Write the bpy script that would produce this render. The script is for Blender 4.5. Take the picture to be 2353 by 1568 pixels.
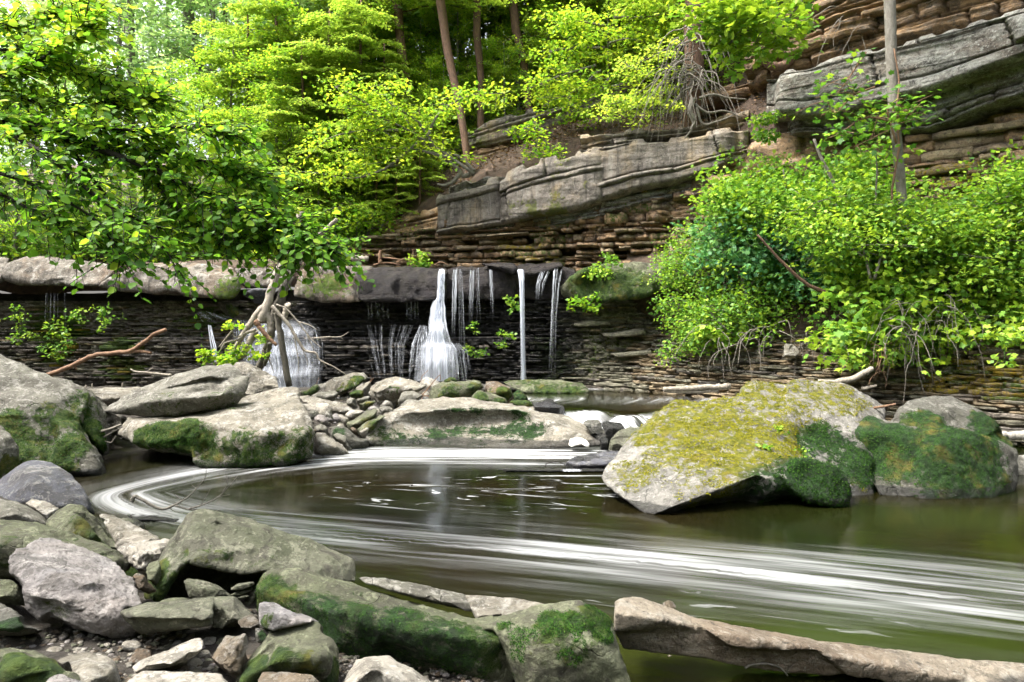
import bpy, bmesh, math, random
import numpy as np
from mathutils import Vector, Matrix

random.seed(7)
RNG = np.random.default_rng(11)
for _o in list(bpy.data.objects):
    bpy.data.objects.remove(_o)
scene = bpy.context.scene
COL = scene.collection

# ------------------------------------------------------------------ camera
CAM_H, FPX, CX, HORIZON = 2.0, 1568.7, 1176.5, 720.0   # measured on a 2353 px wide copy
cam_d = bpy.data.cameras.new('camera')
cam = bpy.data.objects.new('camera', cam_d)
COL.objects.link(cam)
cam.location = (0, 0, CAM_H)
cam.rotation_euler = (math.radians(90), 0, 0)
cam_d.sensor_width = 36
cam_d.lens = 24
cam_d.shift_y = -(784 - HORIZON) / 2353.0
cam_d.clip_start = 0.05
cam_d.clip_end = 600
scene.camera = cam

# ------------------------------------------------------------------ sky and sun
SUN_EL, SUN_AZ = math.radians(62), math.radians(-104)     # high, hazy, from the left
world = bpy.data.worlds.new('World')
scene.world = world
world.use_nodes = True
wn = world.node_tree.nodes
wl = world.node_tree.links
bg = wn['Background']
sky = wn.new('ShaderNodeTexSky')
sky.sky_type = 'NISHITA'
sky.sun_disc = False
sky.sun_elevation = SUN_EL
sky.sun_rotation = SUN_AZ
sky.air_density = 1.0
sky.dust_density = 6.0
sky.ozone_density = 0.6
hs = wn.new('ShaderNodeHueSaturation')
hs.inputs['Saturation'].default_value = 0.35
wl.new(sky.outputs[0], hs.inputs['Color'])
wl.new(hs.outputs[0], bg.inputs['Color'])
bg.inputs['Strength'].default_value = 0.14
sun_d = bpy.data.lights.new('sun', 'SUN')
sun_d.energy = 2.3
sun_d.angle = math.radians(18)
sun_d.color = (1.0, 0.95, 0.86)
sun = bpy.data.objects.new('sun', sun_d)
COL.objects.link(sun)
_sd = Vector((math.sin(SUN_AZ) * math.cos(SUN_EL), math.cos(SUN_AZ) * math.cos(SUN_EL), math.sin(SUN_EL)))
sun.rotation_euler = _sd.to_track_quat('Z', 'Y').to_euler()
sun.location = _sd * 60

vs = scene.view_settings
vs.view_transform = 'Standard'
vs.look = 'None'
vs.exposure = 2.08
vs.gamma = 1.0
scene.cycles.use_denoising = True
scene.cycles.max_bounces = 5
scene.cycles.diffuse_bounces = 3
scene.cycles.glossy_bounces = 3
scene.cycles.transmission_bounces = 3
scene.cycles.transparent_max_bounces = 10
scene.cycles.caustics_reflective = False
scene.cycles.caustics_refractive = False
scene.cycles.use_adaptive_sampling = True
scene.cycles.adaptive_threshold = 0.035

# ------------------------------------------------------------------ measuring helpers
REG = {  # views of the photograph the outlines were measured in: offset x, offset y, scale
    'd': (0, 0, 1), '7': (0, 1058.8, .35), '8': (764.7, 1058.8, .35), '4': (0, 529.4, .3752),
    '5': (764.7, 529.4, .3752), '6': (1529, 529.4, .3752), '1': (0, 0, .3752), '2': (764.7, 0, .3752),
    '3': (1529, 0, .3752), 'A': (676.5, 823.5, .25), 'B': (1353, 1323.5, .425), 'C': (1353, 853, .425),
    'D': (441, 470.6, .2815), 'F': (1176.5, 882.4, .175)}

def dp(reg, x, y):
    a, b, s = REG[reg]
    return a + s * x, b + s * y

def W(px, py, Y):
    """point of the place seen at (px,py) and Y metres ahead"""
    return np.array(((px - CX) / FPX * Y, Y, CAM_H - (py - HORIZON) / FPX * Y))

def Wr(reg, x, y, Y):
    return W(*dp(reg, x, y), Y)

def ground_at(px, py, z):
    Y = (CAM_H - z) * FPX / (py - HORIZON)
    return np.array(((px - CX) / FPX * Y, Y, z))

# ------------------------------------------------------------------ noise
def _h(ix, iy, iz, seed):
    n = (ix.astype(np.int64) * 374761393 + iy.astype(np.int64) * 668265263 + iz.astype(np.int64) * 1274126177 + seed * 974711) & 0xffffffff
    n = ((n ^ (n >> 13)) * 1103515245) & 0xffffffff
    n = ((n ^ (n >> 15)) * 668265263) & 0xffffffff
    n = n ^ (n >> 16)
    return n / 4294967296.0

def vnoise(p, seed=0):
    f = np.floor(p)
    t = p - f
    t = t * t * t * (t * (t * 6 - 15) + 10)
    i = f.astype(np.int64)
    x, y, z = i[:, 0], i[:, 1], i[:, 2]
    tx, ty, tz = t[:, 0], t[:, 1], t[:, 2]
    r = 0
    for dx in (0, 1):
        wx = tx if dx else 1 - tx
        for dy in (0, 1):
            wy = ty if dy else 1 - ty
            for dz in (0, 1):
                wz = tz if dz else 1 - tz
                r = r + wx * wy * wz * _h(x + dx, y + dy, z + dz, seed)
    return r * 2 - 1

def fbm(p, octaves=4, seed=0, gain=.5, lac=2.03):
    r = np.zeros(len(p)); a = 1.0; s = 0
    q = np.array(p, dtype=float)
    for k in range(octaves):
        r += a * vnoise(q, seed + k * 17)
        s += a; a *= gain; q = q * lac + 3.7
    return r / s

def sstep(a, b, x):
    t = np.clip((x - a) / (b - a), 0, 1)
    return t * t * (3 - 2 * t)

# ------------------------------------------------------------------ objects
def tag(o, label=None, cat=None, group=None, kind=None):
    if label: o['label'] = label
    if cat: o['category'] = cat
    if group: o['group'] = group
    if kind: o['kind'] = kind
    return o

def empty(name, loc, label=None, cat=None, group=None, kind=None):
    o = bpy.data.objects.new(name, None)
    o.empty_display_size = .2
    o.location = loc
    COL.objects.link(o)
    return tag(o, label, cat, group, kind)

def mesh_np(name, V, F, smooth=True, attrs=None):
    V = np.asarray(V, dtype=np.float32)
    me = bpy.data.meshes.new(name)
    me.vertices.add(len(V))
    me.vertices.foreach_set('co', V.ravel())
    Fs = F if isinstance(F, list) else [F]
    Fs = [np.asarray(f, dtype=np.int32) for f in Fs if len(f)]
    nl = sum(f.size for f in Fs); nf = sum(len(f) for f in Fs)
    me.loops.add(nl); me.polygons.add(nf)
    me.loops.foreach_set('vertex_index', np.concatenate([f.ravel() for f in Fs]))
    st = []; o = 0
    for f in Fs:
        k = f.shape[1]
        st.append(o + np.arange(len(f), dtype=np.int32) * k); o += f.size
    me.polygons.foreach_set('loop_start', np.concatenate(st))
    me.update(calc_edges=True)
    if smooth:
        me.polygons.foreach_set('use_smooth', np.ones(nf, dtype=bool))
    for k, a in (attrs or {}).items():
        a = np.asarray(a, dtype=np.float32)
        if a.ndim == 1:
            at = me.attributes.new(k, 'FLOAT', 'POINT'); at.data.foreach_set('value', a)
        else:
            at = me.attributes.new(k, 'FLOAT_VECTOR', 'POINT'); at.data.foreach_set('vector', a.ravel())
    return me

def link(name, me, mat=None, parent=None, loc=None):
    o = bpy.data.objects.new(name, me)
    COL.objects.link(o)
    if mat is not None and len(me.materials) == 0:
        me.materials.append(mat)
    if parent is not None:
        o.parent = parent
    if loc is not None:
        o.location = loc
    return o

def obj_np(name, V, F, mat, parent=None, smooth=True, attrs=None, base=True):
    """mesh object from world coordinates; its origin goes to the base unless it has a parent"""
    V = np.asarray(V, dtype=float)
    if parent is None and base:
        c = np.array((V[:, 0].mean(), V[:, 1].mean(), V[:, 2].min()))
    elif parent is not None:
        c = np.array(world_loc(parent)); 
    else:
        c = np.zeros(3)
    me = mesh_np(name, V - c, F, smooth, attrs)
    o = link(name, me, mat, parent)
    if parent is None:
        o.location = c
    return o

def world_loc(o):
    v = Vector(o.location); p = o.parent
    while p is not None:
        v = v + Vector(p.location); p = p.parent
    return v

def copy_tree(o, parent=None):
    c = o.copy()
    COL.objects.link(c)
    c.parent = parent
    for ch in list(o.children):
        copy_tree(ch, c)
    return c

def tube(path, radii, sides=8, seed=0, rough=0.0, cap=True):
    P = np.asarray(path, dtype=float); R = np.asarray(radii, dtype=float)
    n = len(P)
    T = np.gradient(P, axis=0); T /= np.linalg.norm(T, axis=1)[:, None] + 1e-9
    ref = np.array((0, 0, 1.)) if abs(T[0, 2]) < .9 else np.array((1., 0, 0))
    V = []
    a = np.arange(sides) * 2 * np.pi / sides
    u = np.cross(T[0], ref); u /= np.linalg.norm(u)
    rs = np.random.default_rng(seed)
    lump = 1 + rough * rs.uniform(-1, 1, (1, sides))
    for i in range(n):
        u = u - T[i] * np.dot(u, T[i]); u /= np.linalg.norm(u) + 1e-9
        v = np.cross(T[i], u)
        l = lump * (1 + rough * .6 * rs.uniform(-1, 1, (1, sides)))
        V.append(P[i] + R[i] * l[0][:, None] * (np.cos(a)[:, None] * u + np.sin(a)[:, None] * v))
    V = np.concatenate(V)
    i = np.arange(n - 1)[:, None] * sides; j = np.arange(sides)[None]; k = (j + 1) % sides
    F = np.stack([i + j, i + k, i + sides + k, i + sides + j], -1).reshape(-1, 4)
    if cap:
        b = len(V)
        V = np.concatenate([V, P[:1], P[-1:]])
        e = (n - 1) * sides
        j = np.arange(sides); k = (j + 1) % sides
        F2 = np.concatenate([np.stack([k, j, np.full(sides, b)], -1), np.stack([e + j, e + k, np.full(sides, b + 1)], -1)])
        return V, F, F2
    return V, F, np.zeros((0, 3), int)

def smooth_path(pts, n=24):
    P = np.asarray(pts, dtype=float)
    if len(P) == 2:
        t = np.linspace(0, 1, n)[:, None]
        return P[0] * (1 - t) + P[1] * t
    P = np.vstack([2 * P[0] - P[1], P, 2 * P[-1] - P[-2]])
    m = len(P) - 3
    out = []
    for s in np.linspace(0, m - 1e-6, n):
        k = int(s); t = s - k
        a, b, c, d = P[k:k + 4]
        out.append(.5 * ((2 * b) + (c - a) * t + (2 * a - 5 * b + 4 * c - d) * t * t + (3 * b - a - 3 * c + d) * t ** 3))
    return np.array(out)

class Bag:
    """collects shapes of ONE part into one mesh"""
    def __init__(s): s.V = []; s.Q = []; s.T = []; s.n = 0; s.A = {}
    def add(s, V, Q=None, T=None, **attrs):
        s.V.append(np.asarray(V, float))
        if Q is not None and len(Q): s.Q.append(np.asarray(Q) + s.n)
        if T is not None and len(T): s.T.append(np.asarray(T) + s.n)
        for k, a in attrs.items(): s.A.setdefault(k, []).append(np.broadcast_to(np.asarray(a, float), (len(V),)))
        s.n += len(V)
    def faces(s):
        return [np.concatenate(x) for x in (s.Q, s.T) if x]
    def build(s, name, mat, parent=None, smooth=True):
        return obj_np(name, np.concatenate(s.V), s.faces(), mat, parent, smooth, {k: np.concatenate(a) for k, a in s.A.items()})
    def mesh(s, name, smooth=True):
        return mesh_np(name, np.concatenate(s.V), s.faces(), smooth, {k: np.concatenate(a) for k, a in s.A.items()})
# ------------------------------------------------------------------ materials
class NT:
    def __init__(s, name):
        s.m = bpy.data.materials.new(name); s.m.use_nodes = True
        s.t = s.m.node_tree; s.n = s.t.nodes; s.n.clear()
        s.out = s.n.new('ShaderNodeOutputMaterial')
    def set(s, sock, v):
        if isinstance(v, bpy.types.NodeSocket): s.t.links.new(v, sock)
        elif v is not None:
            if hasattr(sock.default_value, '__len__') and not hasattr(v, '__len__'): v = (v,) * len(sock.default_value)
            if hasattr(v, '__len__') and len(sock.default_value) == 4 and len(v) == 3: v = (*v, 1)
            sock.default_value = v
    def node(s, t, out=0, props=None, **ins):
        n = s.n.new(t)
        for k, v in (props or {}).items(): setattr(n, k, v)
        for k, v in ins.items():
            s.set(n.inputs[int(k[1:]) if k[0] == '_' and k[1:].isdigit() else k.replace('_', ' ')], v)
        return n.outputs[out]
    def math(s, op, a, b=0.0, c=None, clamp=False):
        n = s.n.new('ShaderNodeMath'); n.operation = op; n.use_clamp = clamp
        s.set(n.inputs[0], a); s.set(n.inputs[1], b)
        if c is not None: s.set(n.inputs[2], c)
        return n.outputs[0]
    def mix(s, f, a, b, blend='MIX'):
        n = s.n.new('ShaderNodeMix'); n.data_type = 'RGBA'; n.blend_type = blend
        s.set(n.inputs[0], f); s.set(n.inputs[6], a); s.set(n.inputs[7], b)
        return n.outputs[2]
    def ss(s, x, a, b, lo=0.0, hi=1.0):
        n = s.n.new('ShaderNodeMapRange'); n.interpolation_type = 'SMOOTHSTEP'
        s.set(n.inputs[0], x); n.inputs[1].default_value = a; n.inputs[2].default_value = b
        n.inputs[3].default_value = lo; n.inputs[4].default_value = hi
        return n.outputs[0]
    def noise(s, vec, scale, detail=4, rough=.55, dist=0.0):
        return s.node('ShaderNodeTexNoise', 0, None, Vector=vec, Scale=scale, Detail=detail, Roughness=rough, Distortion=dist)
    def pos(s): return s.node('ShaderNodeNewGeometry', 0)
    def attr(s, name, out=2): return s.node('ShaderNodeAttribute', out, {'attribute_name': name})
    def vmul(s, v, k): return s.node('ShaderNodeVectorMath', 0, {'operation': 'MULTIPLY'}, _0=v, _1=k)
    def bump(s, h, strength, dist, normal=None):
        return s.node('ShaderNodeBump', 0, None, Height=h, Strength=strength, Distance=dist, Normal=normal)
    def done(s, shader):
        s.t.links.new(shader, s.out.inputs[0]); return s.m

MAT = {}
K_ROCK = {'pale_sandstone': .70, 'grey_stone': .6, 'white_stone': .8, 'tan_stone': .55, 'pink_stone': .74, 'big_mossy_stone': .64, 'grey_green_stone': .5, 'green_film_stone': .52, 'dark_mossy_stone': .5, 'blue_grey_stone': .7, 'brown_stone': .7, 'cliff_sandstone': .7, 'lichen_sandstone': .75, 'cap_sandstone': .72}
def rock_mat(name, a, b, dark=(.045, .04, .033), light=(.55, .53, .48), lich=.5, stain=.5, moss_a=(.055, .085, .008), moss_b=(.012, .033, .003),
             scale=1.0, strata=0.0, rough=.85, streak=0.0, varnish=0.0, speck=.5, tint=None, spec=.3):
    """weathered stone: broad tone patches, pale lichen crust, dark specks and stains, moss where the mesh attribute says it grows"""
    k_ = K_ROCK.get(name, .85); a, b, light = (tuple(c * k_ for c in q) for q in (a, b, light))
    t = NT(name); p = t.pos()
    if strata:
        ps = t.vmul(p, (.8, .8, strata))
        n1 = t.noise(ps, 1.6 * scale, 5, .6, .4)
    else:
        n1 = t.noise(p, 1.7 * scale, 5, .6, .6)
    n2 = t.noise(p, 7 * scale, 7, .65, .3)
    n3 = t.noise(p, 42 * scale, 5, .7)
    n4 = t.noise(p, 3.1 * scale, 8, .72, 1.2)
    col = t.mix(t.ss(n1, .32, .68), a, b)
    mot = t.noise(p, 3.4 * scale, 10, .80, .25)
    col = t.mix(t.ss(mot, .46, .50, .8, 0), col, t.mix(.6, col, dark))
    mo2 = t.noise(t.vmul(p, (1, 1, 1.7)), 5.3 * scale, 10, .78, .5)
    col = t.mix(t.ss(mo2, .545, .575, 0, .8 * min(1, .25 + lich)), col, light)
    mo3 = t.noise(t.vmul(p, (1.2, 1, 1)), 2.3 * scale, 10, .77, .8)
    col = t.mix(t.ss(mo3, .57, .62, 0, min(.9, .35 + stain)), col, dark)
    col = t.mix(t.ss(n4, .60 - .12 * lich, .72 - .05 * lich, 0, .75 * min(1, lich * 1.4)), col, light)
    col = t.mix(t.ss(n2, .62 - .14 * stain, .80 - .1 * stain, 0, .8), col, dark)
    col = t.mix(t.ss(n3, .30, .72, .0, speck), col, t.mix(.7, col, dark))
    if tint:
        tn_ = t.noise(p, .9 * scale, 4, .6, .5)
        col = t.mix(t.ss(tn_, .48, .66, 0, tint[1]), col, tint[0])
    if streak:
        sv = t.noise(t.vmul(p, (6, 6, .45)), 1.0, 5, .65)
        col = t.mix(t.ss(sv, .50, .66, 0, streak), col, dark)
        col = t.mix(t.ss(sv, .44, .34, 0, streak * .6), col, light)
    if varnish:
        vn = t.noise(t.vmul(p, (1.3, 1.3, 2.6)), 1.2, 6, .65, .8)
        col = t.mix(t.ss(vn, .48, .60, 0, varnish), col, (.022, .019, .017))
    vo = t.n.new('ShaderNodeTexVoronoi'); vo.feature = 'DISTANCE_TO_EDGE'; vo.inputs['Scale'].default_value = 1.9 * scale
    wp = t.node('ShaderNodeVectorMath', 0, {'operation': 'ADD'}, _0=p, _1=t.vmul(t.node('ShaderNodeTexNoise', 1, None, Vector=p, Scale=2.5, Detail=4.0), (.5, .5, .5)))
    t.t.links.new(wp, vo.inputs['Vector'])
    crack = t.math('MULTIPLY', t.ss(vo.outputs[0], .0, .016, 1, 0), t.ss(n1, .52, .62))
    col = t.mix(t.math('MULTIPLY', crack, .45), col, dark)
    bl = t.noise(p, 22 * scale, 4, .75, .2)
    col = t.mix(t.ss(bl, .58, .66, 0, .75 * min(1, lich * 1.5)), col, light)
    col = t.mix(t.ss(bl, .43, .33, 0, .8 * min(1, stain * 1.6)), col, dark)
    ms = t.attr('moss')
    mm = t.math('ADD', ms, t.math('MULTIPLY', t.math('SUBTRACT', t.noise(p, 11, 6, .7, .5), .5), 1.5))
    mk = t.math('MULTIPLY', t.ss(mm, .42, .62), t.ss(ms, .02, .12))
    mcol = t.mix(t.ss(t.noise(p, 17, 5, .65), .35, .66), moss_b, moss_a)
    mcol = t.mix(t.ss(t.noise(p, 4.2, 3, .6), .5, .75, 0, .6), mcol, (.16, .12, .02))
    dk = t.attr('dmoss')
    mcol = t.mix(dk, mcol, t.mix(t.ss(t.noise(p, 23, 5, .65), .38, .62), (.004, .013, .002), (.014, .046, .005)))
    col = t.mix(mk, col, mcol)
    wet = t.attr('wet')
    wk = t.ss(t.math('ADD', wet, t.math('MULTIPLY', t.math('SUBTRACT', n2, .5), .5)), .35, .65)
    col = t.mix(wk, col, t.mix(.72, col, (.012, .012, .012)))
    rg = t.math('ADD', t.math('MULTIPLY', wk, .3 - rough), rough)
    h = t.math('SUBTRACT', t.math('ADD', t.math('MULTIPLY', mot, .8), t.math('ADD', t.math('ADD', t.math('MULTIPLY', n2, .8), t.math('MULTIPLY', n3, .3)), t.math('MULTIPLY', bl, .35))), t.math('MULTIPLY', crack, .35))
    if strata:
        lay = t.noise(t.vmul(p, (1.1, 1.1, 15)), 2.0, 4, .6, .3)
        h = t.math('ADD', h, t.math('MULTIPLY', lay, .9 if strata > 4 else .35))
    nb = t.bump(h, 1.0, .07)
    fz = t.noise(p, 95, 3, .7)
    nb2 = t.bump(t.math('MULTIPLY', fz, t.math('ADD', t.math('MULTIPLY', mk, 1.0), .25)), .9, .012, nb)
    b_ = t.n.new('ShaderNodeBsdfPrincipled')
    t.set(b_.inputs['Base Color'], col); t.set(b_.inputs['Roughness'], rg); t.set(b_.inputs['Normal'], nb2)
    b_.inputs['Specular IOR Level'].default_value = spec
    MAT[name] = t.done(b_.outputs[0]); return MAT[name]

PALE = ((.37, .335, .265), (.25, .23, .185))
rock_mat('pale_sandstone', *PALE, lich=.7, stain=.25)
rock_mat('grey_green_stone', (.25, .255, .18), (.135, .155, .085), lich=.55, stain=.5, light=(.46, .46, .34))
rock_mat('grey_stone', (.33, .315, .265), (.20, .195, .155), lich=.6, stain=.45)
rock_mat('white_stone', (.44, .41, .35), (.34, .31, .26), lich=.8, stain=.15, speck=.3)
rock_mat('tan_stone', (.33, .26, .18), (.24, .19, .13), lich=.3, stain=.4)
rock_mat('blue_grey_stone', (.15, .155, .185), (.10, .105, .13), lich=.55, stain=.3, light=(.36, .35, .33), speck=.3)
rock_mat('pink_stone', (.35, .31, .285), (.26, .25, .255), lich=.5, stain=.2, light=(.50, .47, .45), speck=.3)
rock_mat('dark_wet_stone', (.045, .047, .045), (.028, .03, .028), lich=.1, stain=.4, rough=.35, light=(.12, .12, .12))
rock_mat('brown_stone', (.23, .16, .10), (.15, .11, .075), lich=.3, stain=.5)
rock_mat('big_mossy_stone', (.36, .345, .31), (.25, .24, .22), lich=.6, stain=.35, moss_a=(.16, .15, .006), moss_b=(.075, .085, .004))
rock_mat('dark_mossy_stone', (.24, .235, .205), (.13, .13, .10), lich=.4, stain=.5, moss_a=(.017, .052, .006), moss_b=(.005, .017, .002))
rock_mat('green_film_stone', (.26, .27, .17), (.15, .17, .09), lich=.5, stain=.5, moss_a=(.045, .075, .008), moss_b=(.010, .028, .003), light=(.44, .47, .30))
rock_mat('cap_sandstone', (.34, .31, .26), (.17, .14, .11), lich=.4, stain=.6, streak=.85, tint=((.15, .10, .06), .85), moss_a=(.10, .15, .015), moss_b=(.05, .09, .01))
rock_mat('wet_capstone', (.012, .012, .016), (.022, .018, .022), lich=.05, stain=.3, rough=.34, spec=.12, streak=.4, light=(.07, .06, .06), strata=4)
rock_mat('cliff_sandstone', (.37, .325, .27), (.23, .20, .175), lich=.4, stain=.4, streak=.8, tint=((.33, .25, .15), .7), light=(.38, .36, .32), moss_a=(.12, .13, .03), moss_b=(.08, .09, .03))
rock_mat('lichen_sandstone', (.40, .40, .36), (.24, .20, .16), lich=.75, stain=.75, light=(.50, .51, .46), dark=(.025, .022, .02), strata=2.5, varnish=.35)
rock_mat('ochre_bedrock', (.38, .235, .115), (.27, .17, .09), lich=.25, stain=.55, strata=7, light=(.36, .33, .28), varnish=.4)
rock_mat('brown_blocks', (.58, .37, .19), (.38, .25, .145), lich=.3, stain=.55, varnish=.55, moss_a=(.07, .10, .01), moss_b=(.03, .055, .005), light=(.5, .46, .40))
rock_mat('shale_wet', (.05, .051, .058), (.10, .09, .086), lich=.3, stain=.4, light=(.20, .19, .175), strata=5, rough=.38, spec=.15, moss_a=(.06, .11, .01), moss_b=(.03, .06, .008))
rock_mat('shale_dark', (.20, .185, .165), (.32, .27, .22), lich=.2, stain=.4, light=(.48, .45, .36), strata=5, rough=.6, moss_a=(.08, .14, .01), moss_b=(.04, .08, .01))
rock_mat('shale_grey', (.40, .375, .28), (.26, .24, .175), lich=.5, stain=.5, light=(.38, .38, .28), strata=5, moss_a=(.10, .13, .015), moss_b=(.05, .08, .01))
rock_mat('shale_brown', (.44, .335, .205), (.28, .21, .13), lich=.35, stain=.5, light=(.52, .46, .30), strata=5, moss_a=(.32, .21, .02), moss_b=(.19, .17, .015))
rock_mat('soil', (.15, .10, .07), (.095, .063, .045), lich=.3, stain=.5, light=(.17, .10, .06), scale=2.2, moss_a=(.06, .10, .01), moss_b=(.04, .07, .01))
rock_mat('bank_gravel', (.085, .072, .058), (.05, .042, .034), lich=.3, stain=.5, light=(.17, .16, .14), scale=4)

def wood_mat(name, a, b, c, rough=.85, sc=1.0):
    t = NT(name); p = t.node('ShaderNodeTexCoord', 3)
    g = t.noise(t.vmul(p, (14 * sc, 14 * sc, 5 * sc)), 1.5, 6, .65, .5)
    f = t.noise(p, 30 * sc, 5, .7)
    col = t.mix(t.ss(g, .35, .65), a, b)
    col = t.mix(t.ss(f, .5, .75, 0, .7), col, c)
    ms = t.attr('moss')
    col = t.mix(t.ss(t.math('ADD', ms, t.math('MULTIPLY', t.math('SUBTRACT', f, .5), .8)), .4, .6), col, (.10, .13, .02))
    b_ = t.n.new('ShaderNodeBsdfPrincipled')
    t.set(b_.inputs['Base Color'], col); b_.inputs['Roughness'].default_value = rough
    t.set(b_.inputs['Normal'], t.bump(t.math('ADD', g, f), .8, .02))
    b_.inputs['Specular IOR Level'].default_value = .25
    MAT[name] = t.done(b_.outputs[0])
rock_mat('ledge_stone', (.36, .31, .24), (.20, .16, .12), lich=.5, stain=.6, tint=((.13, .085, .05), .4), light=(.44, .41, .35))
wood_mat('driftwood', (.30, .27, .22), (.19, .165, .135), (.09, .075, .06))
wood_mat('driftwood_dark', (.12, .11, .085), (.075, .068, .055), (.035, .03, .025))
wood_mat('driftwood_brown', (.21, .125, .075), (.145, .085, .055), (.09, .06, .04))
wood_mat('bark_grey', (.20, .185, .16), (.13, .12, .10), (.07, .06, .05))
wood_mat('bark_pale', (.36, .34, .30), (.25, .235, .20), (.14, .125, .10))
wood_mat('bark_red', (.145, .085, .055), (.09, .055, .04), (.05, .035, .03))
wood_mat('bark_black', (.022, .018, .015), (.013, .011, .009), (.03, .027, .022))
wood_mat('twig_grey', (.22, .20, .17), (.14, .125, .105), (.08, .07, .06))

def leaf_mat(name, dark, mid, lite, trans=.45, rough=.42, gloss=.4):
    t = NT(name)
    v = t.attr('tint')
    col = t.mix(t.ss(v, 0, .55), dark, mid)
    col = t.mix(t.ss(v, .5, 1.0), col, lite)
    b_ = t.n.new('ShaderNodeBsdfPrincipled')
    t.set(b_.inputs['Base Color'], col); b_.inputs['Roughness'].default_value = rough
    b_.inputs['Specular IOR Level'].default_value = gloss
    tr = t.n.new('ShaderNodeBsdfTranslucent')
    t.set(tr.inputs[0], t.mix(.55, col, t.mix(1.0, col, (1.35, 1.35, .4), 'MULTIPLY')))
    mx = t.n.new('ShaderNodeMixShader'); mx.inputs[0].default_value = trans
    t.t.links.new(b_.outputs[0], mx.inputs[1]); t.t.links.new(tr.outputs[0], mx.inputs[2])
    MAT[name] = t.done(mx.outputs[0])
leaf_mat('leaf_branch', (0.051, 0.141, 0.021), (0.153, 0.334, 0.033), (0.428, 0.563, 0.053), .62, .5, .25)
leaf_mat('leaf_shrub', (0.051, 0.141, 0.024), (0.138, 0.290, 0.036), (0.316, 0.449, 0.045), .42, .5, .3)
leaf_mat('leaf_shrub_blue', (0.036, 0.132, 0.060), (0.087, 0.238, 0.090), (0.184, 0.352, 0.120), .4, .5, .3)
leaf_mat('leaf_forest', (0.087, 0.211, 0.030), (0.224, 0.396, 0.045), (0.449, 0.546, 0.053), .55, .55, .25)
leaf_mat('leaf_forest_hazed', (0.204, 0.352, 0.180), (0.326, 0.493, 0.255), (0.469, 0.598, 0.315), .55, .6, .2)  # distance haze is put into this paler leaf colour
leaf_mat('leaf_hemlock', (0.143, 0.255, 0.053), (0.286, 0.414, 0.075), (0.469, 0.546, 0.090), .58, .55, .25)
leaf_mat('leaf_moss', (.006, .022, .003), (.015, .05, .005), (.04, .095, .009), .15, .7, .1)
leaf_mat('leaf_moss_yellow', (.06, .07, .004), (.13, .13, .006), (.21, .19, .008), .2, .7, .1)
leaf_mat('leaf_litter', (.09, .055, .035), (.16, .095, .06), (.26, .17, .10), .15, .7)
# ------------------------------------------------------------------ shape builders for rock
def hull_mesh(hulls, voxel, smooth):
    bm = bmesh.new()
    for h in hulls:
        b2 = bmesh.new()
        for p in h: b2.verts.new(p)
        r = bmesh.ops.convex_hull(b2, input=b2.verts[:])
        junk = {e for e in r['geom_interior'] + r['geom_unused'] if isinstance(e, bmesh.types.BMVert)}
        for v in junk: b2.verts.remove(v)
        bmesh.ops.recalc_face_normals(b2, faces=b2.faces[:])
        me = bpy.data.meshes.new('t'); b2.to_mesh(me); b2.free()
        bm.from_mesh(me); bpy.data.meshes.remove(me)
    me = bpy.data.meshes.new('hull'); bm.to_mesh(me); bm.free()
    o = bpy.data.objects.new('hull', me); COL.objects.link(o)
    m = o.modifiers.new('r', 'REMESH'); m.mode = 'VOXEL'; m.voxel_size = voxel
    if smooth:
        s = o.modifiers.new('s', 'SMOOTH'); s.factor = .5; s.iterations = smooth
    dg = bpy.context.evaluated_depsgraph_get(); dg.update()
    ev = o.evaluated_get(dg)
    res = bpy.data.meshes.new_from_object(ev, depsgraph=dg)
    bpy.data.objects.remove(o); bpy.data.meshes.remove(me)
    return res

def mesh_arrays(me):
    V = np.empty(len(me.vertices) * 3, np.float32); me.vertices.foreach_get('co', V)
    N = np.empty(len(me.vertices) * 3, np.float32); me.vertices.foreach_get('normal', N)
    return V.reshape(-1, 3).astype(float), N.reshape(-1, 3).astype(float)

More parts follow.
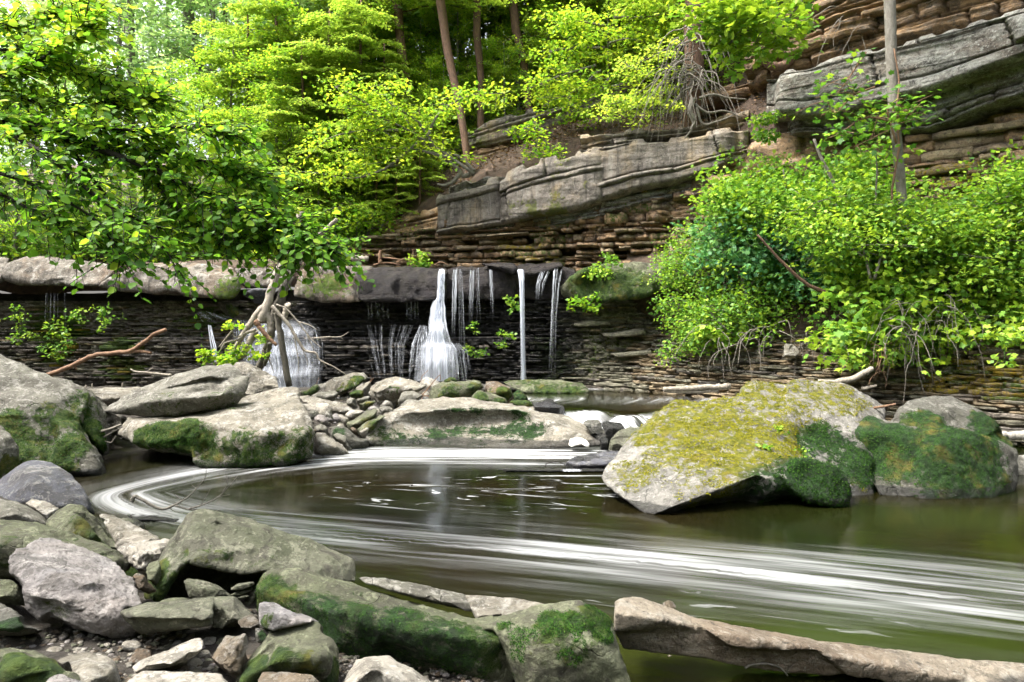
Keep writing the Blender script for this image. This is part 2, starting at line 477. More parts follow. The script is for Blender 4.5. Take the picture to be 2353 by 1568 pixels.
SEED = [100]
def rock(name, label, cat, reg, hulls, mat, Y=None, back=.5, shrink=.75, sink=.1, voxel=None, smooth=2, amp=None, freq=None, strata=0.0,
         dents=(), moss=(), mosstop=0.0, mosslow=None, wetz=None, group=None, parent=None, raw=(), bedding=0.0, chips=13, chipk=1.0, dmoss=(), tufts=0, tuftsize=.03):
    SEED[0] += 7; sd = SEED[0]
    hp = []
    for h in hulls:
        pts = [(*dp(reg, q[0], q[1]), (q[2] if len(q) > 2 else 0) + (Y or 0)) for q in h]
        cx = sum(q[0] for q in pts) / len(pts); cy = sum(q[1] for q in pts) / len(pts); my = max(q[2] for q in pts)
        lo = max(q[1] for q in pts); hi = min(q[1] for q in pts)
        ps = [W(*q) for q in pts]
        ps += [W(cx + (q[0] - cx) * shrink, cy + (q[1] - cy) * shrink, max(q[2] + back * .6, my + back * (.6 + .4 * random.random()))) for q in pts]
        if sink:
            ps += [W(*q) + np.array((0, .12, -sink)) for q in pts if q[1] > lo - .3 * (lo - hi)]
        hp.append(ps)
    hp += [list(r) for r in raw]
    allp = np.array([p for h in hp for p in h])
    dim = (allp.max(0) - allp.min(0)); size = float(np.sort(dim)[1:].mean())
    voxel = voxel or max(size / 54, .007)
    me = hull_mesh(hp, voxel, smooth)
    V, N = mesh_arrays(me)
    amp = size * .028 if amp is None else amp
    freq = freq or 2.2 / size
    for d in dents:
        c = Wr(reg, d[0], d[1], d[2]); r = d[3]
        e = np.linalg.norm((V - c) * (np.array(d[5]) if len(d) > 5 else 1.0), axis=1)
        V += (np.array((0, 1, .0)) * (d[4] * np.exp(-(e / r) ** (d[6] if len(d) > 6 else 2) * 1.5))[:, None])
    rc = np.random.default_rng(sd)
    for _ in range(chips):
        i = int(rc.integers(len(V))); n_ = N[i] + rc.normal(0, .3, 3); n_ /= np.linalg.norm(n_)
        rad = float(dim.min()) * rc.uniform(.3, .6); dep = float(dim.min()) * rc.uniform(.012, .045) * chipk
        d_ = (V - V[i]) @ n_ + dep; di = np.linalg.norm(V - V[i], axis=1)
        V -= n_ * (np.clip(d_, 0, dep * 2.2) * (1 - sstep(.88 * rad, rad, di)))[:, None]
    off = fbm(V * freq, 3, sd) * amp * .55
    off -= np.clip(.10 - np.abs(fbm(V * freq * 1.6 + 4, 3, sd + 11)), 0, .1) * amp * 3
    rid = 1 - np.abs(fbm(V * freq * 2.7 + 9, 3, sd + 3)) * 2
    off += rid * amp * .35
    off += fbm(V * freq * 7, 4, sd + 5) * amp * .45
    if strata:
        q = V * np.array((1.2, 1.2, 14)) ; off += np.sign(vnoise(q, sd + 8)) * strata * .5 + fbm(q, 3, sd + 9) * strata
    if bedding:
        off += fbm(V * np.array((.7, .7, 9)) / bedding * .25, 2, sd + 2) * bedding
    V2 = V + N * off[:, None]
    ms = np.zeros(len(V))
    nz = fbm(V * 2.3 / max(size, .3) * 1.3, 4, sd + 21)
    if mosstop: ms = np.maximum(ms, np.clip((N[:, 2] - .15) * 1.3, 0, 1) * mosstop + nz * .35 * (mosstop > 0))
    for m in moss:
        c = Wr(reg, m[0], m[1], m[2]); r = m[3]
        e = np.linalg.norm((V - c) * (np.array(m[5]) if len(m) > 5 else 1.0), axis=1)
        ms = np.maximum(ms, m[4] * (1 - sstep(.35 * r, r, e)) + 0 * nz)
    if mosslow:
        z0, z1, k = mosslow
        ms = np.maximum(ms, k * (1 - sstep(z0, z1, V[:, 2] + nz * .2)))
    V2 = V2 + N * (np.clip(ms, 0, 1) * (.35 * amp + .004) * (1 + fbm(V * 14, 2, sd + 30)))[:, None]
    wt = np.zeros(len(V)) if wetz is None else 1 - sstep(wetz - .03, wetz + .05, V2[:, 2] + nz * .04)
    c = np.array((V2[:, 0].mean(), V2[:, 1].mean(), V2[:, 2].min())) if parent is None else np.array(world_loc(parent))
    me.vertices.foreach_set('co', (V2 - c).astype(np.float32).ravel())
    me.polygons.foreach_set('use_smooth', np.ones(len(me.polygons), bool))
    dm = np.zeros(len(V))
    for m in dmoss:
        e = np.linalg.norm(V - Wr(reg, m[0], m[1], m[2]), axis=1); dm = np.maximum(dm, 1 - sstep(.6 * m[3], m[3], e))
    for k, a in (('moss', ms), ('wet', wt), ('dmoss', dm)):
        at = me.attributes.new(k, 'FLOAT', 'POINT'); at.data.foreach_set('value', a.astype(np.float32))
    me.name = name
    me.update()
    o = link(name, me, MAT[mat], parent, None if parent is not None else c)
    if parent is None: tag(o, label, cat, group)
    elif label: o['label'] = label
    if tufts: MOSSY.append((o, V2, N, ms, dm, tufts, tuftsize, sd))
    return o
MOSSY = []

def stone(name, label, reg, outline, Y, mat, d=None, group=None, cat='stone', jit=.08, tilt=.22, **kw):
    """a stone from its outline: swells towards the viewer and away from it, upper side sloping back"""
    rr = random.Random(int(outline[0][0] * 13 + outline[0][1] * 7))
    n = len(outline)
    cx = sum(p[0] for p in outline) / n; cy = sum(p[1] for p in outline) / n
    ys = [p[1] for p in outline]; H = max(ys) - min(ys); Wd = max(p[0] for p in outline) - min(p[0] for p in outline)
    sc = REG[reg][2] / FPX * Y
    d = d or min(Wd, 1.6 * H) * sc * .5
    h = [(x, y, (min(ys) - y) / max(H, 1) * d * .5 + d * .35) for x, y in outline]
    k = max(4, n - 2)
    for i in range(n):
        x, y = outline[i]; s = .62 + rr.uniform(-.12, .12)
        h.append((cx + (x - cx) * s, cy + (y - cy) * s + tilt * H, -d * (.75 + rr.uniform(-.25, .2))))
    return rock(name, label, cat, reg, [h], mat, Y=Y, back=d * .9, group=group, **kw)

def strip(name, cols, mat, parent, thick=1.5, nu=120, nv=24, amp=.12, strata=.05, sf=9, moss=0.0, lean=0.0, edge=.18, seed=1, wet=None, cap_rough=.1, beds=4, panel=1.1):
    """a bed of rock: front face between an upper and a lower edge, with top and underside running back into the hill"""
    C = np.array(cols, float)
    t = np.linspace(0, len(C) - 1, nu); i = np.minimum(t.astype(int), len(C) - 2); f = (t - i)[:, None]
    c = C[i] * (1 - f) + C[i + 1] * f
    top = np.array([W(a[0], a[1], a[3]) for a in c]); bot = np.array([W(a[0], a[2], a[3]) for a in c])
    tan = np.gradient(top[:, :2], axis=0); tan /= np.linalg.norm(tan, axis=1)[:, None] + 1e-9
    out = np.stack([tan[:, 1], -tan[:, 0], np.zeros(nu)], 1)
    wob = fbm(np.stack([top[:, 0] * 1.1, top[:, 1] * 1.1, np.full(nu, seed * 3.1)], 1), 4, seed) 
    wob2 = fbm(np.stack([top[:, 0] * 1.3, top[:, 1] * 1.3, np.full(nu, seed * 5.3 + 50)], 1), 4, seed + 2)
    jag = np.clip(fbm(np.stack([top[:, 0] * 2.3, top[:, 1] * 2.3, np.full(nu, seed * 1.7)], 1), 2, seed + 4) * 8, -1, 1)
    top[:, 2] += wob * cap_rough * .35; bot[:, 2] += wob2 * cap_rough * .35
    rows = []; offs = []
    for k in range(nv):
        v = k / (nv - 1)
        r = top * (1 - v) + bot * v + out * (lean * v)
        rnd = -edge * (max(0, 1 - v / .12) ** 2 + max(0, (v - .9) / .1) ** 2)
        rows.append(r); offs.append(np.full(nu, rnd))
    P = np.concatenate(rows); O = np.concatenate(offs); ON = np.tile(out, (nv, 1))
    o = fbm(P * 1.1, 4, seed + 5) * amp + fbm(P * 4.3, 4, seed + 6) * amp * .35
    q = P * np.array((.7, .7, sf)); o += (np.clip(vnoise(q, seed + 8) * 6, -1, 1) * .6 + fbm(q, 3, seed + 9)) * strata
    # blocky beds: each bed broken by upright joints into panels set back unevenly
    rj = np.random.default_rng(seed + 500)
    arc = np.concatenate([[0], np.cumsum(np.linalg.norm(np.diff(top, axis=0), axis=1))])
    vb = np.sort(rj.uniform(.08, .92, beds - 1)); vb = np.concatenate([[-1], vb, [2]])
    O2 = np.zeros((nv, nu)); vv = np.linspace(0, 1, nv)
    hgt = np.mean(top[:, 2] - bot[:, 2])
    for b_ in range(beds):
        jx = [rj.uniform(0, panel)]
        while jx[-1] < arc[-1]: jx.append(jx[-1] + panel * rj.uniform(.35, 1.8))
        jx = np.array(jx)
        for r_ in np.where((vv >= vb[b_]) & (vv < vb[b_ + 1]))[0]:
            sh = arc + .003 * r_ * (1 if b_ % 2 else -1) + fbm(np.column_stack([arc * 6, np.full(nu, r_ * .4), np.zeros(nu)]), 2, seed + b_) * .03
            k_ = np.searchsorted(jx, sh)
            cell = _h(k_, np.full(nu, b_), np.full(nu, seed), 3) - .5
            dj = np.min(np.abs(sh[:, None] - jx[None]), axis=1)
            db = min(abs(vv[r_] - vb[b_]), abs(vv[r_] - vb[b_ + 1])) * hgt
            O2[r_] = cell * amp * 1.3 - amp * .6 * np.exp(-(dj / .03) ** 2) - amp * .6 * math.exp(-(db / .025) ** 2)
    o = o * .55 + O2.ravel()
    endf = np.exp(-(arc / .3) ** 2) + np.exp(-((arc[-1] - arc) / .3) ** 2)
    o = o - np.tile(endf * (.45 + .25 * vnoise(np.column_stack([arc * 5, arc * 0 + seed, arc * 0]), seed)), nv)
    V = P + ON * (o + O)[:, None]
    for r_, k_ in ((0, 1), (1, .9), (2, .6), (3, .3)): V[r_ * nu:(r_ + 1) * nu, 2] += jag * cap_rough * .45 * k_
    b0 = V[:nu] - out * thick + np.array((0, 0, .0)); b1 = V[-nu:] - out * thick
    V = np.concatenate([b0, V, b1])
    n2 = nv + 2
    a = np.arange(n2 - 1)[:, None] * nu + np.arange(nu - 1)[None]
    F = np.stack([a, a + nu, a + nu + 1, a + 1], -1).reshape(-1, 4)
    TE = []
    for c_ in (0, nu - 1):
        for r_ in range(1, nv): TE.append((c_, r_ * nu + c_, (r_ + 1) * nu + c_))
        TE.append((c_, nv * nu + c_, (nv + 1) * nu + c_))
    F = [F, np.array(TE)]
    ms = np.clip(fbm(V * .9, 4, seed + 31) * 1.6 + moss - .5, 0, 1) if moss else np.zeros(len(V))
    wt = np.zeros(len(V)) if wet is None else wet(V)
    return obj_np(name, V, F, MAT[mat], parent, True, {'moss': ms, 'wet': wt})

# slab prototypes: ragged thin plates, unit length / depth / height, front at y=0
def slab_proto(rs, n=6, rag=.22):
    xs = np.linspace(-.5, .5, n); xs[1:-1] += rs.uniform(-.06, .06, n - 2)
    yf = rs.uniform(0, rag, n); yf[0] += .12; yf[-1] += .12
    yb = np.full(n, 1.0)
    V = []
    for z, s in ((0, rs.uniform(.0, .06)), (1, rs.uniform(0, .06))):
        for k in range(n): V.append((xs[k], yf[k] + s + rs.uniform(0, .05), z + rs.uniform(-.12, .12)))
        for k in range(n): V.append((xs[k], yb[k], z))
    V = np.array(V); m = 2 * n
    F = []
    for k in range(n - 1):
        F.append((k, k + 1, m + k + 1, m + k))                 # front
        F.append((k + 1, k, n + k, n + k + 1))                 # bottom
        F.append((m + k, m + k + 1, m + n + k + 1, m + n + k)) # top
    F.append((n, 0, m, m + n)); F.append((n - 1, 2 * n - 1, m + 2 * n - 1, m + n - 1))
    return V, np.array(F)
_rs = np.random.default_rng(5)
SLABS = [slab_proto(_rs) for _ in range(14)]
SLAB_ME = {}
def slab_mesh(k, mat):
    if (k, mat) not in SLAB_ME:
        V, F = SLABS[k]
        me = mesh_np('shale_slab', V, F, False, {'moss': np.zeros(len(V)), 'wet': np.zeros(len(V))}); me.materials.append(MAT[mat])
        SLAB_ME[(k, mat)] = me
    return SLAB_ME[(k, mat)]

def layered_face(parent, path, zlo, zhi, offset, mats, hr, lr, proud, depth, nparts, seed, part='shale_slab', gap=.0, mossf=None, wetf=None, skip=.0, stuffname='thin_shale_layers', tlt=.05):
    """a wall of thin beds: every bed a row of ragged slabs that stand out unevenly. path: list of (x,y); zlo/zhi functions of s in 0..1"""
    rs = np.random.default_rng(seed)
    P = np.array(path, float); seg = np.linalg.norm(np.diff(P, axis=0), axis=1); L = np.concatenate([[0], np.cumsum(seg)])
    def at(s):
        x = np.interp(s, L, P[:, 0]); y = np.interp(s, L, P[:, 1])
        k = min(max(np.searchsorted(L, s) - 1, 0), len(seg) - 1); t = (P[k + 1] - P[k]) / seg[k]
        return x, y, t
    items = []
    zmin = min(zlo(q) for q in np.linspace(0, 1, 30)); zmax = max(zhi(q) for q in np.linspace(0, 1, 30))
    z = zmin
    while z < zmax:
        h = rs.uniform(*hr)
        if rs.random() < .12: h *= 1.8
        s = -rs.uniform(0, lr[1]); lo = rs.uniform(-.5, .5) * proud
        while s < L[-1]:
            l = rs.uniform(*lr) * (2.0 if rs.random() < .1 else 1)
            sc = min(max(s + l / 2, 0), L[-1]); q = sc / L[-1]
            zz = z
            if zlo(q) - h <= zz <= zhi(q) and rs.random() > skip:
                x, y, t = at(sc); n = np.array((t[1], -t[0]))
                off = offset(q, zz) + lo + abs(rs.normal(0, .5)) * proud
                items.append((x + n[0] * off, y + n[1] * off, zz, t, l * 1.02, h, int(rs.integers(len(SLABS))), rs.random(), off))
            s += l + gap * rs.random()
        z += h * .97
    order = sorted(range(len(items)), key=lambda i: -items[i][4] * items[i][5] * (1 + items[i][8]))
    top = set(order[:nparts])
    bag = {}
    wl = np.array(world_loc(parent))
    for i, (x, y, z, t, l, h, k, r, off) in enumerate(items):
        mat = mats[int(r * len(mats)) % len(mats)] if not callable(mats) else mats(x, y, z, r)
        ang = math.atan2(t[1], t[0]) + (r - .5) * .14
        tilt = (((r * 91) % 1) - .5) * tlt
        M = Matrix.Translation((x - wl[0], y - wl[1], z - wl[2])) @ Matrix.Rotation(ang, 4, 'Z') @ Matrix.Rotation(tilt, 4, 'Y') @ Matrix.Diagonal((l, depth, h, 1))
        ms = mossf(x, y, z) if mossf else 0
        if i in top and ms < .15:
            o = bpy.data.objects.new(part, slab_mesh(k, mat)); COL.objects.link(o); o.parent = parent; o.matrix_basis = M
        else:
            V, F = SLABS[k]
            Vw = (np.array(M.to_3x3()) @ V.T).T + np.array(M.translation)
            bag.setdefault(mat, Bag()).add(Vw + wl, F, None, moss=ms, wet=(wetf(x, y, z) if wetf else 0))
    for m, b in bag.items():
        tag(b.build(stuffname, MAT[m], parent, False), kind='stuff')
    return items

# ------------------------------------------------------------------ ground: stream bed, hill, added slope behind the camera
GP = []
for px, py, z in [(100, 1568, .34), (400, 1568, .34), (700, 1568, .28), (1000, 1560, .15), (50, 1350, .3), (300, 1420, .3), (560, 1440, .28), (750, 1430, .1), (150, 1230, .2),
                  (60, 1130, .2), (-150, 1130, .4), (-200, 1400, .5), (700, 960, .35), (800, 1000, .12), (900, 950, .33), (700, 900, .4), (1000, 890, .38), (450, 940, .35), (300, 930, .35), (0, 940, .6),
                  (-200, 900, .8), (500, 1130, -.4), (900, 1100, -.5), (1300, 1150, -.5), (1500, 1300, -.5), (2000, 1350, -.5), (2200, 1250, -.4), (900, 1300, -.2), (1100, 1380, -.25),
                  (1300, 1568, -.25), (1700, 1568, -.3), (2300, 1568, -.3), (1350, 925, .02), (1450, 1000, -.2), (2300, 1100, -.3), (2600, 1200, -.2), (270, 1110, -.2), (330, 1200, -.12), (1200, 900, .15), (1150, 960, .1)]:
    GP.append(ground_at(px, py, z))
for px, py in ((400, 1345), (600, 1340), (500, 1300), (720, 1370), (230, 1165), (330, 1185), (430, 1215), (600, 1235), (560, 1190), (700, 1260), (250, 1130), (400, 1120), (600, 1085)):
    GP.append(ground_at(px, py, -.3))
GP += [np.array(p) for p in [(-3, 1.2, .4), (0, 1.2, .3), (3, 1.2, .2), (-6, 3, .6), (6, 2, .4), (10, 6, -.1), (-13, 15.8, .3), (-6, 16, .25), (-2, 15.6, .25), (1, 15.6, .1), (-9, 8, 1.0), (-9, 5, 1.2), (-9, 12, .8), (10, 11, .3), (4, 13.5, .1)]]
GP = np.array(GP)
def ground_z(xy):
    d = np.linalg.norm(xy[:, None, :] - GP[None, :, :2], axis=2) + .12
    w = d ** -3.2
    return (w * GP[None, :, 2]).sum(1) / w.sum(1)
def grid(x0, x1, nx, y0, y1, ny):
    X, Y = np.meshgrid(np.linspace(x0, x1, nx), np.linspace(y0, y1, ny))
    a = np.arange(ny - 1)[:, None] * nx + np.arange(nx - 1)[None]
    return np.stack([X.ravel(), Y.ravel()], 1), np.stack([a, a + 1, a + nx + 1, a + nx], -1).reshape(-1, 4)
xy, F = grid(-16, 16, 260, -4, 19, 190)
z = np.concatenate([ground_z(xy[i:i + 8000]) for i in range(0, len(xy), 8000)])
z += np.maximum(0, np.abs(xy[:, 0]) - 10) ** 1.3 * .35
P3 = np.column_stack([xy, z])
z += fbm(P3 * np.array((2.2, 2.2, 0)), 5, 3) * .06 + fbm(P3 * np.array((12, 12, 0)), 3, 4) * .012
tag(obj_np('stream_bed', np.column_stack([xy, z]), F, MAT['bank_gravel'], base=False), 'dark gravelly ground of the stream bed and banks under the boulders', None, None, 'structure')

def sheet(name, cols, rows, mat, nu, nv, amp, label, seed=3):
    """ground sheet through measured columns: cols px, rows[(py,Y)...] per column"""
    G = np.array([[W(px, py, Y) for py, Y in r] for px, r in zip(cols, rows)])
    nc, nr = G.shape[:2]
    A = np.zeros((nu, nr, 3))
    tu = np.linspace(0, nc - 1, nu); iu = np.minimum(tu.astype(int), nc - 2); fu = (tu - iu)[:, None, None]
    fu = fu * fu * (3 - 2 * fu) * .5 + fu * .5
    A = G[iu] * (1 - fu) + G[iu + 1] * fu
    tv = np.linspace(0, nr - 1, nv); iv = np.minimum(tv.astype(int), nr - 2); fv = (tv - iv)[None, :, None]
    V = (A[:, iv] * (1 - fv) + A[:, iv + 1] * fv).reshape(-1, 3)
    V[:, 2] += fbm(V * .45, 4, seed) * amp + fbm(V * 2.1, 4, seed + 1) * amp * .3
    a = np.arange(nu - 1)[:, None] * nv + np.arange(nv - 1)[None]
    F = np.stack([a, a + nv, a + nv + 1, a + 1], -1).reshape(-1, 4)
    ms = np.clip(fbm(V * .8, 4, seed + 3) * 1.4 - .25, 0, .8)
    o = obj_np(name, V, F, MAT[mat], None, True, {'moss': ms, 'wet': np.zeros(len(V))}, base=False)
    tag(o, label, None, None, 'structure')
    return V.reshape(nu, nv, 3)
HC = [-900, -300, 300, 700, 850, 1000, 1300, 1640, 1760, 2050, 2353, 2800]
HR = [[(610, 16.6), (600, 19), (570, 24), (500, 34), (420, 52), (360, 90)],
      [(612, 16.6), (604, 19), (580, 24), (520, 32), (450, 48), (380, 90)],
      [(612, 16.6), (604, 19), (580, 23), (520, 30), (450, 44), (380, 80)],
      [(610, 16.6), (600, 18.6), (560, 21), (490, 26), (420, 34), (350, 60)],
      [(572, 18.9), (535, 19.6), (480, 22), (410, 26), (350, 32), (290, 52)],
      [(440, 19.0), (405, 20.2), (362, 22), (315, 25), (260, 31), (190, 46)],
      [(335, 18.2), (296, 19.4), (240, 21.5), (160, 25), (80, 30), (0, 42)],
      [(318, 16.9), (255, 18.2), (160, 20), (60, 23), (-40, 28), (-150, 38)],
      [(262, 15.9), (165, 16.6), (60, 18), (-50, 21), (-170, 26), (-300, 36)],
      [(110, 14.6), (10, 15.4), (-90, 17), (-200, 20), (-350, 25), (-520, 34)],
      [(20, 12.9), (-80, 13.8), (-200, 15), (-350, 18), (-500, 22), (-750, 30)],
      [(-150, 11.5), (-260, 12.3), (-420, 14), (-600, 16), (-850, 20), (-1200, 26)]]
HR = [[(r[0][0] + 75, r[0][1] - .15)] + r[1:] if False else [(r[0][0] + 60, r[0][1] - .1)] + r for r in HR]
HILL = sheet('hillside', HC, HR, 'soil', 150, 70, .28, 'steep brown wooded hillside of soil and leaf litter above the ledge')
# unseen slope added behind the camera, shaped to keep the low sky out
an = np.radians(np.linspace(165, 375, 90)); rr_ = np.array([12.5, 15, 19, 27, 40, 60]); zz_ = np.array([.3, 4.5, 10, 15, 19, 22])
V = []
for a in an:
    for r, zq in zip(rr_, zz_):
        V.append((r * math.cos(a) * 1.0, r * math.sin(a) + 2, zq))
V = np.array(V); V[:, 2] += fbm(V * .3, 3, 77) * 1.2
a = np.arange(len(an) - 1)[:, None] * 6 + np.arange(5)[None]
tag(obj_np('sky_block_slope', V, np.stack([a, a + 6, a + 7, a + 1], -1).reshape(-1, 4), MAT['leaf_ground'] if 'leaf_ground' in MAT else MAT['soil'], None, True, {'moss': np.full(len(V), .9), 'wet': np.zeros(len(V))}, base=False),
    'green slope added out of view behind the camera to block low sky', None, None, 'structure')

# ------------------------------------------------------------------ the stream
def water_material():
    t = NT('stream_water'); fl = t.attr('flow', 1); fo = t.attr('foam'); p = t.pos()
    sp = t.node('ShaderNodeSeparateXYZ', 0, None, Vector=fl); 
    n = t.n.new('ShaderNodeSeparateXYZ'); t.t.links.new(fl, n.inputs[0]); u, v = n.outputs[0], n.outputs[1]
    def cv(a, b, o=0.0): 
        c = t.n.new('ShaderNodeCombineXYZ'); t.set(c.inputs[0], t.math('MULTIPLY', u, a)); t.set(c.inputs[1], t.math('MULTIPLY', v, b)); c.inputs[2].default_value = o
        return c.outputs[0]
    s1 = t.noise(cv(.35, 3.6), 1.0, 3, .5, .25)
    s2 = t.noise(cv(.6, 12.0, 4.), 1.0, 3, .5, .2)
    s3 = t.noise(cv(1.0, 34.0, 9.), 1.0, 2, .5, .1)
    s = t.math('ADD', t.math('ADD', t.math('MULTIPLY', s1, .52), t.math('MULTIPLY', s2, .34)), t.math('MULTIPLY', s3, .14))
    d = t.math('ADD', fo, t.math('MULTIPLY', t.math('SUBTRACT', s, .5), 2.5))
    streak = t.math('MULTIPLY', t.math('MULTIPLY', fo, t.math('ADD', t.ss(s, .38, .68, 0, 1.35), .12), clamp=True), t.ss(fo, .0, .12))
    # floating foam patches drawn out by the eddy
    fp = t.attr('patch')
    w = t.noise(cv(2.3, 7.5, 2.), 1.0, 5, .55, 1.1)
    pat = t.math('MULTIPLY', t.ss(w, .585, .72), t.math('MULTIPLY', fp, .7))
    line = t.noise(cv(.55, 11, 21.), 1.0, 3, .45, .5)
    ln = t.math('MULTIPLY', t.ss(line, .58, .78), t.math('MULTIPLY', fp, .75))
    foam = t.math('MAXIMUM', streak, t.math('MAXIMUM', pat, ln))
    deep = t.noise(p, .55, 3, .5)
    wc = t.mix(t.ss(deep, .35, .65), (.007, .0055, .0018), (.005, .007, .0015))
    wc = t.mix(t.attr('shoal'), wc, (.02, .028, .005))
    b_ = t.n.new('ShaderNodeBsdfPrincipled')
    t.set(b_.inputs['Base Color'], wc); b_.inputs['Roughness'].default_value = .14; b_.inputs['IOR'].default_value = 1.33; b_.inputs['Specular IOR Level'].default_value = .5
    rip = t.noise(cv(1.2, 6.0, 3.), 1.0, 3, .5)
    t.set(b_.inputs['Normal'], t.bump(rip, .12, .02))
    f_ = t.n.new('ShaderNodeBsdfPrincipled'); f_.inputs['Base Color'].default_value = (.80, .82, .85, 1); f_.inputs['Roughness'].default_value = .6
    f_.inputs['Specular IOR Level'].default_value = .2
    mx = t.n.new('ShaderNodeMixShader'); t.set(mx.inputs[0], t.math('MULTIPLY', t.math('POWER', foam, 1.75), .95)); t.t.links.new(b_.outputs[0], mx.inputs[1]); t.t.links.new(f_.outputs[0], mx.inputs[2])
    MAT['stream_water'] = t.done(mx.outputs[0])
water_material()

flow = [(3.6, 9.5), (2.4, 9.75)] + [tuple(ground_at(px, py, 0)[:2]) for px, py in
        [(1380, 1046), (1100, 1044), (850, 1046), (640, 1062), (470, 1088), (330, 1118), (272, 1140), (330, 1172), (480, 1200), (800, 1232), (1150, 1262), (1500, 1296), (1900, 1338), (2353, 1390), (3000, 1470)]]
FP = smooth_path([(x, y, 0) for x, y in flow], 260)[:, :2]
FL = np.concatenate([[0], np.cumsum(np.linalg.norm(np.diff(FP, axis=0), axis=1))])
FT = np.gradient(FP, axis=0); FT /= np.linalg.norm(FT, axis=1)[:, None]
def rapid_z(x, y):
    e = 11.45 + .25 * np.sin(x * 2.1) + .12 * np.sin(x * 5.3 + 1) + 1.6 * (1 - sstep(.0, .5, x))
    return .32 * sstep(e - .9, e + .7, y)
xy1, F1 = grid(-8.5, 11, 330, 2.6, 17.2, 260)
x, y = xy1[:, 0], xy1[:, 1]
D = np.empty(len(xy1)); I = np.empty(len(xy1), int)
for i in range(0, len(xy1), 6000):
    d2 = ((xy1[i:i + 6000, None] - FP[None]) ** 2).sum(2)
    I[i:i + 6000] = d2.argmin(1); D[i:i + 6000] = np.sqrt(d2.min(1))
rel = xy1 - FP[I]
sv = FT[I, 0] * rel[:, 1] - FT[I, 1] * rel[:, 0]
al = FT[I, 0] * rel[:, 0] + FT[I, 1] * rel[:, 1]
v = np.sign(sv) * D; u = FL[I] + al
# foam density by place along the current
Lu = FL[-1]
ku = [0, 2.2, 3.4, 5.0, 6.6, 7.6, 8.6, 9.6, 11, 13, 15, 17.5, Lu]
dens = np.interp(u, ku, [.9, 1.1, 1.15, 1.0, .62, .42, .36, .38, .46, .50, .42, .38, .36])
wL = np.interp(u, ku, [.5, .55, .6, .55, .65, .85, .85, .65, .55, .60, .75, .9, 1.0])
wR = np.interp(u, ku, [.4, .45, .38, .45, .65, .8, .7, .5, .36, .38, .50, .65, .8])
wd = np.where(sv > 0, wL, wR)
fo = dens * np.exp(-(D / wd) ** 2 * 1.1)
# broad faint swirl inside and outside the main current
fo = np.maximum(fo, .15 * np.exp(-(D / 1.25) ** 2) * (u > 3) * (u < 18))
rz = rapid_z(x, y)
rg = (rz > .012) & (x > -.2)
u = np.where(rg, -y * 1.6 + .5 * np.sin(x * 3), u); v = np.where(rg, x * .8 + .25 * np.sin(y * 2.2), v)
rap = sstep(.01, .06, rz) * (1 - sstep(.24, .32, rz)) * sstep(-.1, .5, x) 
fo = np.maximum(fo, rap * (.62 + .38 * np.sin(y * 7 + 2 * np.sin(x * 2.3))) * 1.25)
fo = np.maximum(fo, .8 * np.exp(-((y - 9.9) / .3) ** 2) * (1 - sstep(2.5, 4.5, x)) * sstep(-3.2, -1.6, x))
up = rz > .29
fo = np.where(up, np.maximum(fo * .3, .35 * np.exp(-((y - 13.2) / .6) ** 2) + .55 * np.exp(-((y - 15.5) / .5) ** 2)), fo)
inner = np.exp(-(((x + .2) / 2.0) ** 2 + ((y - 7.75) / 1.0) ** 2) ** 2)
outer = .5 * np.exp(-(((x - 1.2) / 2.2) ** 2 + ((y - 4.55) / .45) ** 2) ** 2)
patch = np.clip(inner + outer, 0, 1)
shoal = .9 * np.exp(-(((x + 2.75) / .7) ** 2 + ((y - 5.9) / .55) ** 2)) + .5 * np.exp(-(((x - 2.0) / 2.2) ** 2 + ((y - 4.2) / .5) ** 2)) + .5 * np.exp(-(((x - 4.6) / 1.2) ** 2 + ((y - 6.6) / .5) ** 2))
zw = rz + fbm(np.column_stack([x * 1.6, y * 2.2, 0 * x]), 4, 5) * .16 * rap + rap * .045 * np.sin(y * 7 + 2 * np.sin(x * 2.3)) + .008 * np.sin(v * 5 + np.sin(u)) * np.exp(-(D / 1.5) ** 2)
keep = np.ones(len(F1), bool)
tag(obj_np('stream_water', np.column_stack([x, y, zw]), F1[keep], MAT['stream_water'], None, True,
           {'flow': np.column_stack([u, v, 0 * u]), 'foam': fo, 'patch': patch, 'shoal': np.clip(shoal, 0, 1)}, base=False),
    'brown-green stream with silky white foam swirling round the pool', None, None, 'structure')
# ------------------------------------------------------------------ waterfall ledge
ledge = empty('waterfall_ledge', (-3, 15.8, .2), 'long overhanging rock ledge the waterfalls drop from, thick caprock over thin dark shale', 'rock ledge')
def cap(reg, hulls, mat, label=None, **kw):
    return rock('capstone', label, None, reg, hulls, mat, parent=ledge, sink=0, voxel=.05, **kw)
LY = 15.4
cap('4', [[(-900, 175, .5), (-900, 340, .1), (30, 320, .05), (20, 290, -.05), (60, 175, .3), (0, 165, .5), (-500, 165, .8)]], 'cap_sandstone', Y=LY, back=2, amp=.06, smooth=6)
cap('4', [[(5, 270, -.1), (50, 200, .1), (180, 163, .45), (330, 165, .6), (640, 200, .6), (720, 240, .4), (600, 345, .0), (350, 345, -.05), (120, 330, -.1), (10, 300, 0)]], 'cap_sandstone', Y=LY, back=2, amp=.06, smooth=6)
cap('4', [[(590, 345, .1), (640, 300, -.05), (820, 225, .1), (1000, 203, .45), (1250, 205, .6), (1430, 225, .6), (1470, 290, .1), (1480, 360, .1), (1430, 420, .05), (1300, 410, -.1), (1000, 390, -.05), (760, 375, 0)]], 'cap_sandstone', Y=LY - .1, back=2, amp=.06, smooth=6,
    moss=((1400, 370, LY, .55, .62), (1420, 320, LY, .4, .5)), dents=((860, 330, LY, .25, .15),))
